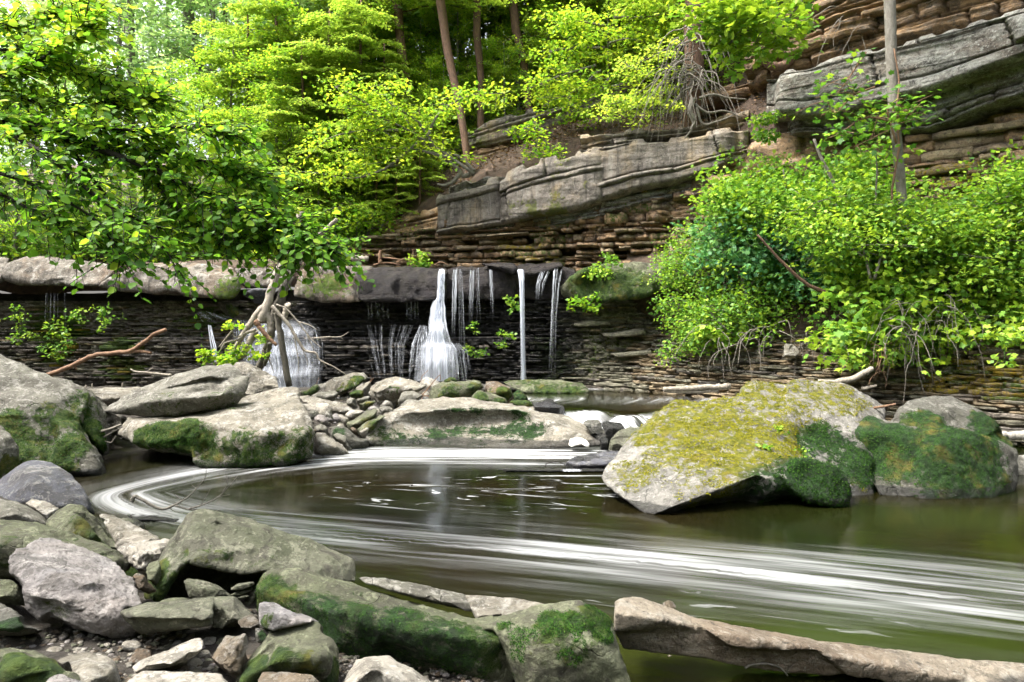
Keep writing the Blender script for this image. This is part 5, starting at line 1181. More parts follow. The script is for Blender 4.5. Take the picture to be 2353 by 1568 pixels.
for m, b in pb.items():
    nm = m.split('_')[0]
    tag(b.build('gravel', MAT[m], None, True), f'loose {nm} gravel scattered between the boulders', 'gravel', None, 'stuff')
# ------------------------------------------------------------------ falling water
def veil_material(name, sx, dens, lo=.42, hi=.72, col=(.80, .84, .92)):
    t = NT(name); p = t.attr('flow', 1); a = t.attr('veil')
    n = t.n.new('ShaderNodeSeparateXYZ'); t.t.links.new(p, n.inputs[0])
    def cv(fa, fb, o):
        c = t.n.new('ShaderNodeCombineXYZ'); t.set(c.inputs[0], t.math('MULTIPLY', n.outputs[0], fa)); t.set(c.inputs[1], t.math('MULTIPLY', n.outputs[1], fb)); t.set(c.inputs[2], t.math('ADD', n.outputs[2], o)); return c.outputs[0]
    s = t.math('ADD', t.math('MULTIPLY', t.noise(cv(sx, .35, 0), 1, 3, .5, .15), .6), t.math('MULTIPLY', t.noise(cv(sx * 3.3, .8, 5), 1, 3, .6, .1), .4))
    al = t.math('MULTIPLY', t.math('ADD', t.ss(s, lo, hi), t.math('MULTIPLY', a, .45)), a)
    al = t.math('MULTIPLY', al, dens, clamp=True)
    d = t.n.new('ShaderNodeBsdfDiffuse'); d.inputs[0].default_value = (*col, 1)
    tr = t.n.new('ShaderNodeBsdfTranslucent'); tr.inputs[0].default_value = (*col, 1)
    m0 = t.n.new('ShaderNodeMixShader'); m0.inputs[0].default_value = .4; t.t.links.new(d.outputs[0], m0.inputs[1]); t.t.links.new(tr.outputs[0], m0.inputs[2])
    tp = t.n.new('ShaderNodeBsdfTransparent')
    mx = t.n.new('ShaderNodeMixShader'); t.set(mx.inputs[0], al); t.t.links.new(tp.outputs[0], mx.inputs[1]); t.t.links.new(m0.outputs[0], mx.inputs[2])
    MAT[name] = t.done(mx.outputs[0])
veil_material('water_veil', 13, .95)
veil_material('water_thread', 22, .85, .42, .68)

def fall(name, label, reg, keys, Y, mat='water_veil', layers=3, nu=26, nv=60, bulge=.05, steps=0, group=None, seed=0, a0=1.0, gap=.04, fade=0.0, rise=0.0, strands=0, extra=0):
    """water sheet: keys = (y, x centre, half width, opacity, metres forward) from lip to foot; layers of sheet one behind the other"""
    bag = Bag()
    fl = []
    if strands or extra:
        rs = np.random.default_rng(seed + 900); K = np.array(keys, float)
        for q in range(strands or extra):
            c = rs.uniform(-1, 1); y0 = K[0, 0] + rs.uniform(0, .03) * (K[-1, 0] - K[0, 0]); y1 = K[-1, 0] - rs.uniform(0, .5) ** 2 * (K[-1, 0] - K[0, 0]) * 1.6
            wq = rs.uniform(1.6, 4.2); oq = rs.uniform(.55, 1.1)
            yy = np.linspace(y0, max(y1, y0 + 20), 26); V = []; A = []; FW = []
            for i_, y_ in enumerate(yy):
                xc, hw, op, fw = (np.interp(y_, K[:, 0], K[:, j]) for j in (1, 2, 3, 4)); te = i_ / 25
                if steps: fw += steps * .6 * math.sin(y_ * .12 + q)
                for s_ in (-1, -.4, .4, 1):
                    p = Wr(reg, xc + hw * c + s_ * wq * (1 + .6 * te) + 1.2 * math.sin(y_ * .07 + q * 2), y_, Y - fw + .05 * math.sin(q * 5)); p[1] += .015 * s_ * s_
                    V.append(p); A.append(op * oq * (1.25 if abs(s_) < .9 else 0) * (1 - float(sstep(.55, 1, te)) * (.9 if fade else .45))); FW.append((p[0] + q, p[2], seed + q))
            a = np.arange(25)[:, None] * 4 + np.arange(3)[None]
            bag.add(np.array(V), np.stack([a, a + 1, a + 5, a + 4], -1).reshape(-1, 4), None, veil=np.array(A)); fl.append(np.array(FW))
        if strands:
            o = obj_np(name, np.concatenate(bag.V), bag.faces(), MAT[mat], None, True, {'veil': np.concatenate(bag.A['veil']), 'flow': np.concatenate(fl)})
            return tag(o, label, 'waterfall', group)
    K = np.array(keys, float); ys = np.linspace(K[0, 0], K[-1, 0], nv)
    for l in range(layers):
        V = []; A = []; FLW = []
        for yy in ys:
            xc, hw, op, fw = (np.interp(yy, K[:, 0], K[:, j]) for j in (1, 2, 3, 4))
            if steps: fw = fw + steps * .7 * math.sin(((yy - ys[0]) / (ys[-1] - ys[0])) ** .8 * 23 + l * .5)
            for s in np.linspace(-1, 1, nu):
                jx = hw * s * (1 - .06 * l) + .04 * hw * math.sin(yy * .05 + l * 3 + s * 4)
                p = Wr(reg, xc + jx, yy, Y - fw + l * gap)
                p[1] += bulge * (s * s) - .012 * math.sin(s * 17 + l)
                te = (yy - ys[0]) / (ys[-1] - ys[0])
                V.append(p); A.append(op * (1 - abs(s) ** 2.2) ** .8 * a0 * (1 if fade == 0 else 1 - float(sstep(1 - fade, 1.0, te))) * (1 if rise == 0 else float(sstep(0, rise, te))))
                FLW.append((p[0] + .37 * l + seed, p[2], seed + l * 3.3))
        a = np.arange(nv - 1)[:, None] * nu + np.arange(nu - 1)[None]
        bag.add(np.array(V), np.stack([a, a + 1, a + nu + 1, a + nu], -1).reshape(-1, 4), None, veil=np.array(A))
        fl.append(np.array(FLW))
    fl = np.concatenate(fl)
    o = obj_np(name, np.concatenate(bag.V), bag.faces(), MAT[mat], None, True, {'veil': np.concatenate(bag.A['veil']), 'flow': fl})
    return tag(o, label, 'waterfall', group)

fall('waterfall', 'main white waterfall spreading into a wide veil over dark shale steps', '5',
     [(238, 668, 16, 1.0, .0), (262, 665, 20, 1.2, .15), (420, 660, 22, 1.2, .2), (440, 645, 36, 1.0, .2), (480, 645, 44, 1.05, .25), (560, 640, 52, .85, .3), (610, 642, 60, .7, .42), (690, 640, 84, .62, .5), (712, 636, 118, .72, .62), (800, 634, 134, .66, .66), (925, 630, 146, .7, .7)], 15.55, layers=4, steps=.07, nv=110, nu=40, seed=1, extra=44)
fall('waterfall', 'lacy left skirt of the main waterfall trickling over shale', '5', [(580, 555, 20, .4, .35), (700, 530, 45, .62, .5), (925, 520, 60, .62, .55)], 15.5, 'water_thread', 2, seed=2, steps=.05, rise=.25, strands=18)
fall('waterfall', 'thin misty skirt right of the main waterfall', '5', [(690, 745, 25, .3, .4), (740, 775, 55, .5, .5), (925, 800, 60, .45, .5)], 15.5, 'water_thread', 2, seed=3, rise=.25, strands=16)
fall('waterfall', 'narrow fall just right of the main waterfall', '5', [(232, 752, 14, 1.0, .1), (420, 746, 13, .85, .2), (700, 742, 12, .6, .2)], 15.5, 'water_thread', 3, nu=14, seed=4, fade=.55, strands=7)
fall('waterfall', 'second narrow fall right of the main waterfall', '5', [(235, 780, 9, .7, .1), (430, 785, 14, .45, .2), (900, 792, 20, .38, .2)], 15.5, 'water_thread', 2, nu=12, seed=5, fade=.55, strands=5)
fall('waterfall', 'faint pair of water threads left of the bright thread', '5', [(240, 850, 16, .75, .1), (430, 845, 14, .5, .2), (600, 842, 12, .3, .2)], 15.5, 'water_thread', 2, nu=12, seed=6, fade=.55, strands=5)
fall('waterfall', 'single faint water thread near the middle of the lip', '5', [(228, 890, 8, .7, .1), (400, 893, 8, .35, .2), (600, 900, 20, .3, .2)], 15.5, 'water_thread', 2, nu=10, seed=7, fade=.55, strands=3)
fall('waterfall', 'thin bright fall under the middle of the lip', '5', [(235, 965, 12, .9, .1), (430, 972, 14, .4, .2), (560, 975, 12, .2, .2)], 15.5, 'water_thread', 2, nu=12, seed=8, fade=.55, strands=5)
fall('waterfall', 'long thin fall left of the bright straight column of water dropping clear to the pool', '5', [(240, 1148, 20, 1.1, .1), (300, 1156, 17, .9, .25), (450, 1160, 13, .8, .3), (600, 1162, 14, .7, .3), (760, 1165, 12, .62, .3), (925, 1168, 21, .55, .3)], 15.45, 'water_veil', 3, nu=18, seed=10, extra=9)
fall('waterfall', 'bright straight column of water dropping clear to the pool', '5', [(240, 1150, 17, 1.2, .1), (300, 1157, 17, 1.0, .25), (600, 1162, 15, .85, .3), (925, 1168, 20, .75, .3)], 15.45, 'water_veil', 4, nu=18, seed=10)
fall('waterfall', 'spread of slanting water threads right of the bright column', '5', [(250, 1300, 36, .75, .1), (330, 1270, 30, .5, .2), (450, 1262, 26, .2, .25)], 15.45, 'water_thread', 3, nu=24, seed=11, fade=.55, strands=12)
fall('waterfall', 'rightmost misty fall tapering to the pool', '5', [(235, 1372, 34, .75, .1), (330, 1362, 26, .52, .25), (520, 1350, 20, .36, .3), (905, 1336, 26, .26, .3)], 15.45, 'water_thread', 4, nu=22, seed=12, strands=14)
fall('waterfall', 'row of thin drips under the wet black block', '5', [(445, 270, 70, .55, 0), (560, 275, 72, .45, 0)], 15.9, 'water_thread', 2, nu=30, seed=13, fade=.3, strands=16)
fall('waterfall', 'short drips under the right end of the wet black block', '5', [(430, 495, 50, .55, 0), (565, 495, 52, .45, 0)], 15.9, 'water_thread', 2, nu=24, seed=14, fade=.3, strands=12)
fall('waterfall', 'broken trickles over the shale left of the main waterfall', '5', [(575, 330, 170, .10, .1), (700, 320, 120, .26, .2), (905, 340, 90, .40, .3)], 15.4, 'water_thread', 2, nu=50, seed=15, steps=.05, rise=.25, strands=34)
fall('waterfall', 'broad stepped blue-white cascade behind the driftwood', '4', [(545, 1660, 240, .34, 0), (600, 1690, 265, .42, .05), (660, 1700, 268, .36, .1), (700, 1715, 262, .5, .15), (760, 1720, 258, .44, .18), (800, 1730, 250, .56, .22), (880, 1735, 240, .5, .26), (960, 1740, 235, .6, .3)], 15.45, 'water_veil', 3, nu=60, nv=110, seed=16, steps=.08, rise=.08, extra=70)
fall('waterfall', 'splash of white water on the shelf above the broad cascade', '4', [(490, 1240, 40, .2, -.2), (530, 1310, 90, .55, -.1), (575, 1400, 150, .7, .05)], 15.75, 'water_thread', 2, nu=36, seed=17, fade=.3, strands=26)
fall('waterfall', 'slim broken white trickle left of the driftwood', '4', [(580, 1280, 10, .8, .1), (640, 1290, 14, .95, .15), (720, 1305, 20, .8, .2), (830, 1310, 18, .7, .25)], 15.4, 'water_veil', 3, nu=12, seed=18, strands=9)
fall('waterfall', 'fine drips on the shale below the far left caprock', '4', [(380, 340, 60, .16, 0), (640, 340, 70, .14, .1)], 15.4, 'water_thread', 1, nu=30, seed=19, strands=8)
fall('waterfall', 'tiny fall over the thin rock sill in the pool', 'F', [(1122, 780, 130, .8, .0), (1150, 790, 140, .8, .03)], 8.55, 'water_thread', 2, nu=30, nv=8, seed=20, bulge=0, gap=.01)

# ------------------------------------------------------------------ driftwood and branches
def limb(bag, reg, pts, Y, w0, w1=None, sides=8, n=None, rough=.12, seed=0, moss=0.0):
    """pts: (x, y[, metres deeper]); widths in the same units as x,y"""
    P = [Wr(reg, p[0], p[1], Y + (p[2] if len(p) > 2 else 0)) for p in pts]
    n = n or max(6, len(pts) * 5)
    P = smooth_path(P, n)
    s = REG[reg][2] / FPX * Y * .5
    R = np.linspace(w0, w1 if w1 is not None else w0 * .6, n) * s
    rs = np.random.default_rng(seed + 5)
    P = P + rs.normal(0, 1, P.shape) * R[:, None] * .10
    V, Q, T = tube(P, R, sides, seed, rough)
    bag.add(V, Q, T, moss=moss)
def wood(name, label, cat, reg, Y, parts, mat='driftwood', group=None):
    """parts: dict part name -> list of limbs; the first entry is the thing's own body"""
    items = list(parts.items())
    p0 = items[0][1][0][0]
    bags = []
    for k, (nm, limbs) in enumerate(items):
        for q, L in enumerate(limbs):
            wk = 1.3 if reg == 'D' else (1.5 if reg == '7' else 1.0)
            b = Bag(); limb(b, reg, L[0], Y, L[1] * wk, L[2] * wk, seed=k * 11 + q); bags.append((nm.split(':')[0], b, nm.split(':')[1] if ':' in nm else mat))
    if len(bags) == 1:
        return tag(bags[0][1].build(name, MAT[bags[0][2]]), label, cat, group)
    allv = np.concatenate([v for _, b, _ in bags for v in b.V]); lo = allv[allv[:, 2].argmin()]
    e = empty(name, lo, label, cat, group)
    for nm, b, m in bags: b.build(nm, MAT[m], e)
    return e
wood('driftwood_log', 'thick pale main log of the driftwood tangle, forked at its lower end', 'driftwood', 'D', 13.3, {'log': [([(880, 60, .6), (800, 350, .4), (705, 540, .2), (640, 720, .1), (590, 880, 0), (565, 960, 0)], 34, 66)],
     'fork': [([(600, 880), (640, 960), (632, 1060), (600, 1180, .1)], 50, 30), ([(585, 840), (500, 940), (430, 1040), (350, 1180, .1)], 46, 30)], 'stub': [([(660, 600), (635, 575)], 22, 14)]})
wood('driftwood_log', 'dark straight pole leaning at the right of the driftwood tangle', 'driftwood', 'D', 13.0, {'log': [([(690, 880), (715, 1020), (735, 1130), (790, 1485)], 40, 42)]}, 'driftwood_dark')
wood('driftwood_log', 'shadowed log behind the main driftwood log', 'driftwood', 'D', 13.6, {'log': [([(790, 560, .2), (740, 720), (690, 860), (650, 1020), (600, 1200), (545, 1335)], 60, 50)], 'branch': [([(830, 590), (750, 720), (690, 780)], 14, 12)]}, 'driftwood_dark')
wood('driftwood_log', 'short rotten log slanting left at the foot of the tangle', 'driftwood', 'D', 13.15, {'log': [([(520, 1030), (470, 1130), (430, 1200), (385, 1255)], 40, 46)]})
wood('driftwood_log', 'broken brown branch with a splintered end across the tangle', 'driftwood', 'D', 12.9, {'branch': [([(515, 950), (560, 1010), (610, 1070), (690, 1150)], 34, 22)], 'splinter': [([(530, 940), (560, 1000), (575, 1010)], 14, 4)]}, 'driftwood_brown')
wood('driftwood_log', 'split dark stick standing under the tangle', 'driftwood', 'D', 13.1, {'log': [([(635, 1130), (620, 1220), (590, 1315)], 34, 22)]}, 'driftwood_dark')
wood('driftwood_log', 'sawn pale stub of log caught on the right of the tangle', 'driftwood', 'D', 13.0, {'log': [([(785, 815), (770, 870), (750, 935)], 40, 36)]})
wood('driftwood_log', 'bare white dead limb sticking up behind the caprock right of the tangle', 'driftwood', 'D', 15.2, {'log': [([(1185, 120), (1070, 225), (975, 300), (890, 450), (850, 500)], 26, 40)], 'branch': [([(900, 60), (870, 130), (800, 340)], 30, 36), ([(930, 420), (880, 480), (850, 540)], 24, 26)]})
wood('dead_branch', 'long dead branch with fine twigs trailing right from the tangle', 'branch', 'D', 12.9, {'branch': [([(650, 830), (720, 900), (790, 980), (850, 1080), (920, 1190), (1010, 1210), (1045, 1270), (1150, 1320), (1255, 1387)], 26, 6)],
     'twig': [([(690, 815), (770, 850), (860, 950), (960, 1080), (1010, 1130), (1060, 1170)], 12, 4), ([(1000, 1090), (1120, 1080), (1210, 1078), (1280, 1040)], 9, 3), ([(860, 955), (950, 980), (1020, 1020)], 8, 3), ([(830, 1040), (850, 1160), (870, 1280), (865, 1380)], 8, 3), ([(940, 1060), (975, 1140), (1000, 1200)], 7, 3),
              ([(900, 1180), (930, 1240), (945, 1320)], 6, 3), ([(1045, 1270), (1080, 1300), (1105, 1340)], 6, 3), ([(1210, 1078), (1235, 1100)], 6, 3)]})
wood('dead_branch', 'tangle of thin dead sticks left of the driftwood logs', 'branch', 'D', 13.0, {'branch': [([(330, 1030), (280, 1090), (220, 1165)], 14, 6)], 'twig': [([(520, 1020), (440, 1050), (380, 1100), (270, 1130), (235, 1190)], 22, 8), ([(440, 1060), (350, 1080), (330, 1030)], 12, 5), ([(350, 1190), (260, 1270), (190, 1300)], 26, 22), ([(500, 1190), (440, 1240), (480, 1290)], 10, 4), ([(620, 1250), (650, 1310), (670, 1380)], 8, 4)]})
wood('fallen_branch', 'thick brown forked branch slanting up over the left boulders', 'branch', '4', 11.3, {'branch': [([(240, 905), (290, 887), (440, 832), (560, 772), (700, 752), (800, 738), (880, 688), (940, 640), (1015, 610)], 30, 24)], 'fork': [([(780, 745), (850, 740), (925, 752)], 22, 18)], 'knot': [([(490, 800), (485, 785)], 14, 10), ([(460, 840), (470, 855)], 14, 10)]}, 'driftwood_brown')
wood('fallen_branch', 'white forked stick beyond the canoe-shaped slab', 'branch', '4', 11.0, {'branch': [([(800, 852), (830, 866), (900, 872), (960, 880), (1050, 890)], 10, 18)], 'fork': [([(905, 876), (915, 855), (935, 845)], 10, 5)]})
wood('driftwood_stick', 'sticks wedged between the left boulders above the dark water', 'branch', '4', 9.2, {'branch': [([(615, 1235), (680, 1215), (745, 1190)], 18, 12)], 'stick': [([(630, 1270), (700, 1230), (750, 1205)], 12, 8), ([(640, 1290), (680, 1300), (710, 1260)], 8, 6)]}, 'twig_grey')
for k, (a, b) in enumerate((((530, 985), (525, 950)), ((570, 985), (562, 940)), ((748, 965), (750, 935)))):
    wood('driftwood_stick', 'short pale stick upright on the flat ledge stone at the left', 'branch', '4', 11.6, {'stick': [([a, b], 10, 8)]}, group='short sticks on the left ledge stone')
wood('dead_branch', 'bare twiggy branch lying in the pool at the left', 'branch', '7', 6.75, {'branch': [([(868, 270), (872, 250), (890, 235), (930, 255), (1000, 295), (1075, 318), (1150, 290)], 18, 10)],
     'twig': [([(1150, 290), (1200, 262), (1250, 225), (1310, 160), (1350, 100), (1352, 40)], 9, 2), ([(1150, 292), (1230, 318), (1330, 325), (1370, 355)], 9, 3), ([(1240, 318), (1330, 290), (1430, 240), (1500, 170), (1560, 100)], 8, 2), ([(1310, 300), (1350, 240), (1380, 190)], 4, 2), ([(1200, 262), (1170, 240), (1150, 220)], 4, 2), ([(1430, 240), (1470, 230), (1510, 225)], 4, 2), ([(1330, 325), (1400, 335), (1440, 320)], 4, 2), ([(1460, 210), (1490, 150), (1490, 85)], 4, 1.5), ([(1290, 185), (1260, 160)], 4, 2), ([(1110, 310), (1140, 330), (1200, 345)], 5, 2)]}, 'bark_grey')
wood('driftwood_log', 'weathered grey plank behind the left shoulder of the largest boulder', 'driftwood', 'C', 9.9, {'plank': [([(405, 100), (520, 95), (640, 88), (760, 85)], 26, 34)], 'splinter': [([(410, 108), (560, 112), (700, 105)], 18, 20)]})
wood('driftwood_log', 'weathered grey plank pointing up behind the top of the largest boulder', 'driftwood', 'C', 9.7, {'plank': [([(1340, 60), (1430, 40), (1490, 10), (1530, -10)], 34, 30)], 'splinter': [([(1480, 95), (1530, 85), (1555, 78)], 22, 14), ([(1240, 55), (1330, 58), (1400, 55)], 20, 20)]})
wood('driftwood_log', 'pale log lying at the right edge beyond the dark green boulder', 'driftwood', 'C', 8.9, {'log': [([(2205, 345), (2280, 350), (2353, 350), (2560, 345)], 46, 54)]}, 'bark_pale')
wood('driftwood_log', 'thin stick across the back of the dark green boulder', 'driftwood', 'C', 8.7, {'stick': [([(1540, 200), (1600, 190), (1660, 180)], 14, 12)]}, 'driftwood_brown')
wood('dead_branch', 'curved grey twig rising from the dark water under the lower right ledge', 'branch', 'B', 3.7, {'twig': [([(845, 500), (880, 482), (960, 475), (1030, 495), (1075, 540)], 12, 9)]}, 'bark_grey')
wood('dead_branch', 'arching wet twig on the rock sill in the pool', 'branch', 'F', 8.55, {'twig': [([(440, 1085), (460, 1045), (560, 1025), (650, 1040), (720, 1078)], 14, 8)]}, 'bark_black')
wood('driftwood_log', 'bleached log lying on the caprock left of the wet block', 'driftwood', '5', 16.0, {'log': [([(-20, 200), (60, 185), (140, 175), (215, 178)], 50, 34)]}, 'driftwood')
wood('driftwood_log', 'rusty root stump and sticks on the caprock above the wet block', 'driftwood', '5', 16.3, {'stump': [([(292, 205), (290, 165), (294, 122)], 26, 18)], 'stick': [([(300, 165), (380, 175), (440, 185)], 12, 8), ([(390, 200), (440, 175), (500, 185), (530, 210)], 10, 6), ([(470, 205), (490, 160), (492, 118)], 7, 4), ([(250, 212), (330, 200), (420, 212)], 10, 8), ([(620, 215), (660, 195), (710, 215)], 8, 5)]}, 'driftwood_brown')
wood('driftwood_stick', 'bent dry weed stalk standing on the heap of stones', 'branch', 'A', 12.2, {'stalk': [([(1095, 370), (1180, 330), (1260, 240), (1310, 180), (1340, 155), (1342, 200)], 10, 6)], 'twig': [([(1160, 220), (1175, 165), (1230, 110)], 6, 5), ([(1110, 380), (1190, 345), (1240, 350)], 14, 8), ([(1165, 385), (1185, 330)], 10, 8)]}, 'driftwood_brown')
wood('driftwood_stick', 'short dry stalk on the left of the stone heap', 'branch', 'A', 13.3, {'stalk': [([(205, 235), (215, 205), (228, 178)], 7, 4)], 'twig': [([(690, 230), (705, 190), (690, 150)], 5, 3), ([(700, 220), (730, 180)], 5, 3)]}, 'driftwood_brown')
# ------------------------------------------------------------------ leaves
def unit(v): return v / (np.linalg.norm(v, axis=1)[:, None] + 1e-9)
L6 = np.array([(0, 0, 0), (.28, .40, .05), (.70, .33, .03), (1.0, 0, -.10), (.70, -.33, .03), (.28, -.40, .05)])
L6Q = np.array([(0, 3, 2, 1), (0, 5, 4, 3)])
L4 = np.array([(0, 0, 0), (.45, .36, .04), (1.0, 0, -.06), (.45, -.36, .04)])
L4Q = np.array([(0, 3, 2, 1)])
LM = np.array([(0, 0, 0), (.15, .42, 0), (.38, .28, .03), (.62, .55, -.03), (.68, .2, .02), (1, 0, -.08), (.68, -.2, .02), (.62, -.55, -.03), (.38, -.28, .03), (.15, -.42, 0), (.4, 0, .04)])   # lobed
LMQ = np.array([(0, 10, 2, 1), (10, 4, 3, 2), (10, 6, 5, 4), (10, 8, 7, 6), (0, 9, 8, 10)])
TPL = {'oval': (L6, L6Q), 'small': (L4, L4Q), 'lobed': (LM, LMQ)}
def leaves(P, D, N, S, kind='small', tint=None, rs=RNG):
    """P base points, D pointing directions, N upper-side directions, S lengths -> V, Q, tint"""
    T, Q = TPL[kind]
    D = unit(D); B = unit(np.cross(N, D)); U = np.cross(D, B)
    V = P[:, None] + S[:, None, None] * (T[None, :, 0, None] * D[:, None] + T[None, :, 1, None] * B[:, None] + T[None, :, 2, None] * U[:, None])
    n, k = len(P), len(T)
    F = (np.arange(n)[:, None, None] * k + Q[None]).reshape(-1, 4)
    tint = rs.random(n) if tint is None else tint
    return V.reshape(-1, 3), F, np.repeat(tint, k)

def foliage(bag, C, R, n, size, rs, kind='small', flat=.4, up=.75, tint0=.5, tv=.3, shell=.3, zt=0.0):
    """n leaves round centres C (m,3) with radii R; flat squashes each clump to a spray"""
    m = len(C)
    idx = rs.integers(m, size=n)
    d = rs.normal(0, 1, (n, 3)); d = unit(d) * (rs.random((n, 1)) ** .5)
    off = d * R[idx][:, None]; off[:, 2] *= flat
    P = C[idx] + off
    N = rs.normal(0, 1, (n, 3)) * (1 - up) + np.array((0, 0, 1.)) * up
    D = rs.normal(0, 1, (n, 3)); D[:, 2] = D[:, 2] * .35 - .25; D += d * .8
    t = np.clip(tint0 + rs.normal(0, tv, n) + (rs.random(m) - .5)[idx] * .45 + zt * d[:, 2], 0, 1)
    V, Q, tt = leaves(P, D, N, size * rs.uniform(.65, 1.25, n), kind, t)
    bag.add(V, Q, None, tint=tt)

def grow(rs, base, height, r0, lean=(0, 0), nb=14, blen=2.2, b0=.35, droop=0.0, upang=.35, sub=4, wob=.03, taper=.25, twist=None):
    """trunk path, branch tubes and the twig points where foliage sits"""
    n = 14
    t = np.linspace(0, 1, n)
    path = np.column_stack([base[0] + lean[0] * t * height + np.cumsum(rs.normal(0, wob, n)) * height * .08, base[1] + lean[1] * t * height + np.cumsum(rs.normal(0, wob, n)) * height * .08, base[2] + t * height])
    rad = r0 * (1 - t * (1 - taper)); rad[0] *= 1.35; rad[1] *= 1.08
    br = []; tips = []
    for k in range(nb):
        f = b0 + (1 - b0) * (k + rs.random()) / nb
        p = np.array([np.interp(f, t, path[:, j]) for j in range(3)])
        az = k * 2.4 + rs.uniform(-.5, .5); ln = blen * (1.15 - .65 * (f - b0) / max(1 - b0, .01)) * rs.uniform(.7, 1.15)
        d = np.array((math.cos(az), math.sin(az), upang + rs.uniform(-.15, .2)))
        q = [p + d * ln * s + np.array((0, 0, -droop * ln * s * s)) + rs.normal(0, .04, 3) * ln * s for s in np.linspace(0, 1, 7)]
        q = np.array(q); rb = np.linspace(max(r0 * .28 * (1.2 - f), .008), .006, 7)
        br.append((q, rb))
        for j in range(sub):
            s = rs.uniform(.25, 1.0); i = int(s * 5.99); a = q[i] * (1 - (s * 6 - i)) + q[i + 1] * (s * 6 - i)
            d2 = rs.normal(0, 1, 3); d2[2] = d2[2] * .25 + .05 - droop * .5; d2 = d2 / np.linalg.norm(d2) * ln * rs.uniform(.2, .42)
            br.append((np.array([a, a + d2 * .5 + (0, 0, .02), a + d2]), np.array([.008, .006, .004])))
            tips += [a + d2 * s2 for s2 in (.4, .75, 1.0)]
        tips += [q[3], q[5], q[6]]
    return path, rad, br, np.array(tips)

def needles(bag, q, rs, length, size, tint0):
    """flat hemlock spray along branch q: side twigs clothed in short blades"""
    P = []; D = []
    tv = q[-1] - q[0]; tv = tv / np.linalg.norm(tv); side = np.cross(tv, (0, 0, 1.)); side /= np.linalg.norm(side) + 1e-9
    for s in np.linspace(.18, 1.0, 15):
        i = min(int(s * (len(q) - 1)), len(q) - 2); f = s * (len(q) - 1) - i; a = q[i] * (1 - f) + q[i + 1] * f
        for sg in (-1, 1):
            d = side * sg * .8 + tv * .55; l = length * (1.05 - .75 * s) * rs.uniform(.6, 1.2)
            for r in np.linspace(.15, 1, max(3, int(l / (size * .62)))):
                pp = a + d * l * r + np.array((0, 0, -.22 * l * r * r)) + rs.normal(0, .02, 3)
                for z in (-1, 1):
                    P.append(pp); D.append(d * .6 + (tv * z - side * z * .3) * rs.uniform(.5, 1.1) + (0, 0, -.25))
    P = np.array(P); D = np.array(D); n = len(P)
    N = rs.normal(0, .3, (n, 3)) + (0, 0, 1)
    V, Q, tt = leaves(P, D, N, size * rs.uniform(.7, 1.3, n), 'small', np.clip(tint0 + rs.normal(0, .2, n), 0, 1))
    V = V
    bag.add(V, Q, None, tint=tt)

def make_tree(name, label, group, seed, base, height, r0, bark, leafm, nleaf, lsize, kind='small', hemlock=False, clump=.42, flat=.35, tint0=.55, dead=0, crown_from=.35, trunk_path=None, **kw):
    rs = np.random.default_rng(seed)
    path, rad, br, tips = grow(rs, base, height, r0, b0=crown_from, **kw)
    if trunk_path is not None: path = trunk_path[0]; rad = trunk_path[1]
    e = empty(name, tuple(base), label, 'tree', group)
    tb = Bag(); V, Q, T = tube(path, rad, 9, seed, .06); tb.add(V, Q, T, moss=0); tr_ = tb.build('trunk', MAT[bark], e)
    bb = Bag()
    for q, r in br:
        V, Q, T = tube(q, r, 4, 0, 0, False); bb.add(V, Q, None, moss=0)
    if br: bb.build('branches', MAT[bark if bark != 'bark_pale' else 'bark_grey'], tr_)
    cb = Bag()
    if hemlock:
        for q, r in br:
            if len(q) == 7: needles(cb, q, rs, kw.get('blen', 2) * .42, lsize, tint0)
        foliage(cb, tips, np.full(len(tips), clump), nleaf, lsize, rs, 'small', flat * .6, .85, tint0, .2)
    else:
        foliage(cb, tips, np.full(len(tips), clump), nleaf, lsize, rs, kind, flat, .78, tint0, .22)
    if cb.n: tag(cb.build('crown', MAT[leafm], e), kind=None)
    return e

def hill_point(px, row):
    """a point of the hillside under column px, row 0 (front edge) .. 5 (far)"""
    u = np.interp(px, HC, range(len(HC))) / (len(HC) - 1) * (HILL.shape[0] - 1); v = (row + 1) / 6 * (HILL.shape[1] - 1)
    return HILL[int(u), int(v)].copy()
# ------------------------------------------------------------------ trees one can tell apart by their trunks
def trunk_between(top, bot, Yt, Yb, w0, w1, extra=2.0, n=16):
    """trunk through two sighted points (lower first), continued upwards"""
    a = W(*bot, Yb); b = W(*top, Yt); d = (b - a); L = np.linalg.norm(d); d /= L
    P = smooth_path([a - d * .3, a, a + d * L * .35 + (.05, 0, 0), a + d * L * .7 - (.03, 0, 0), b, b + d * extra], n)
    s = .5 / FPX * (Yt + Yb) / 2
    return P, np.linspace(w0, w1, n) * s
def tree_at(label, top, bot, Yt, Yb, w0, w1, bark, leafm, seed, nleaf, lsize, group=None, extra=3.0, hemlock=False, crown_from=.4, name='tree', **kw):
    P, R = trunk_between(top, bot, Yt, Yb, w0, w1, extra)
    H = P[-1][2] - P[0][2]
    ln = ((P[-1] - P[0]) / H)[:2]
    return make_tree(name, label, group, seed, P[0], H, R[0], bark, leafm, nleaf, lsize, trunk_path=(P, R), crown_from=crown_from, lean=tuple(ln), wob=0, hemlock=hemlock, **kw)
tree_at('tall pale bare-trunked tree, leftmost in the far forest', (289, 0), (305, 200), 34, 34, 18, 22, 'bark_pale', 'leaf_forest_hazed', 1, 2600, .16, extra=5, crown_from=.55, nb=14, blen=3.5, clump=.7)
tree_at('tall brown trunk with shaggy bark right of the pale leftmost tree', (428, 0), (478, 275), 30, 30, 20, 26, 'bark_grey', 'leaf_forest_hazed', 2, 2600, .16, extra=5, crown_from=.5, nb=14, blen=3.4, clump=.7)
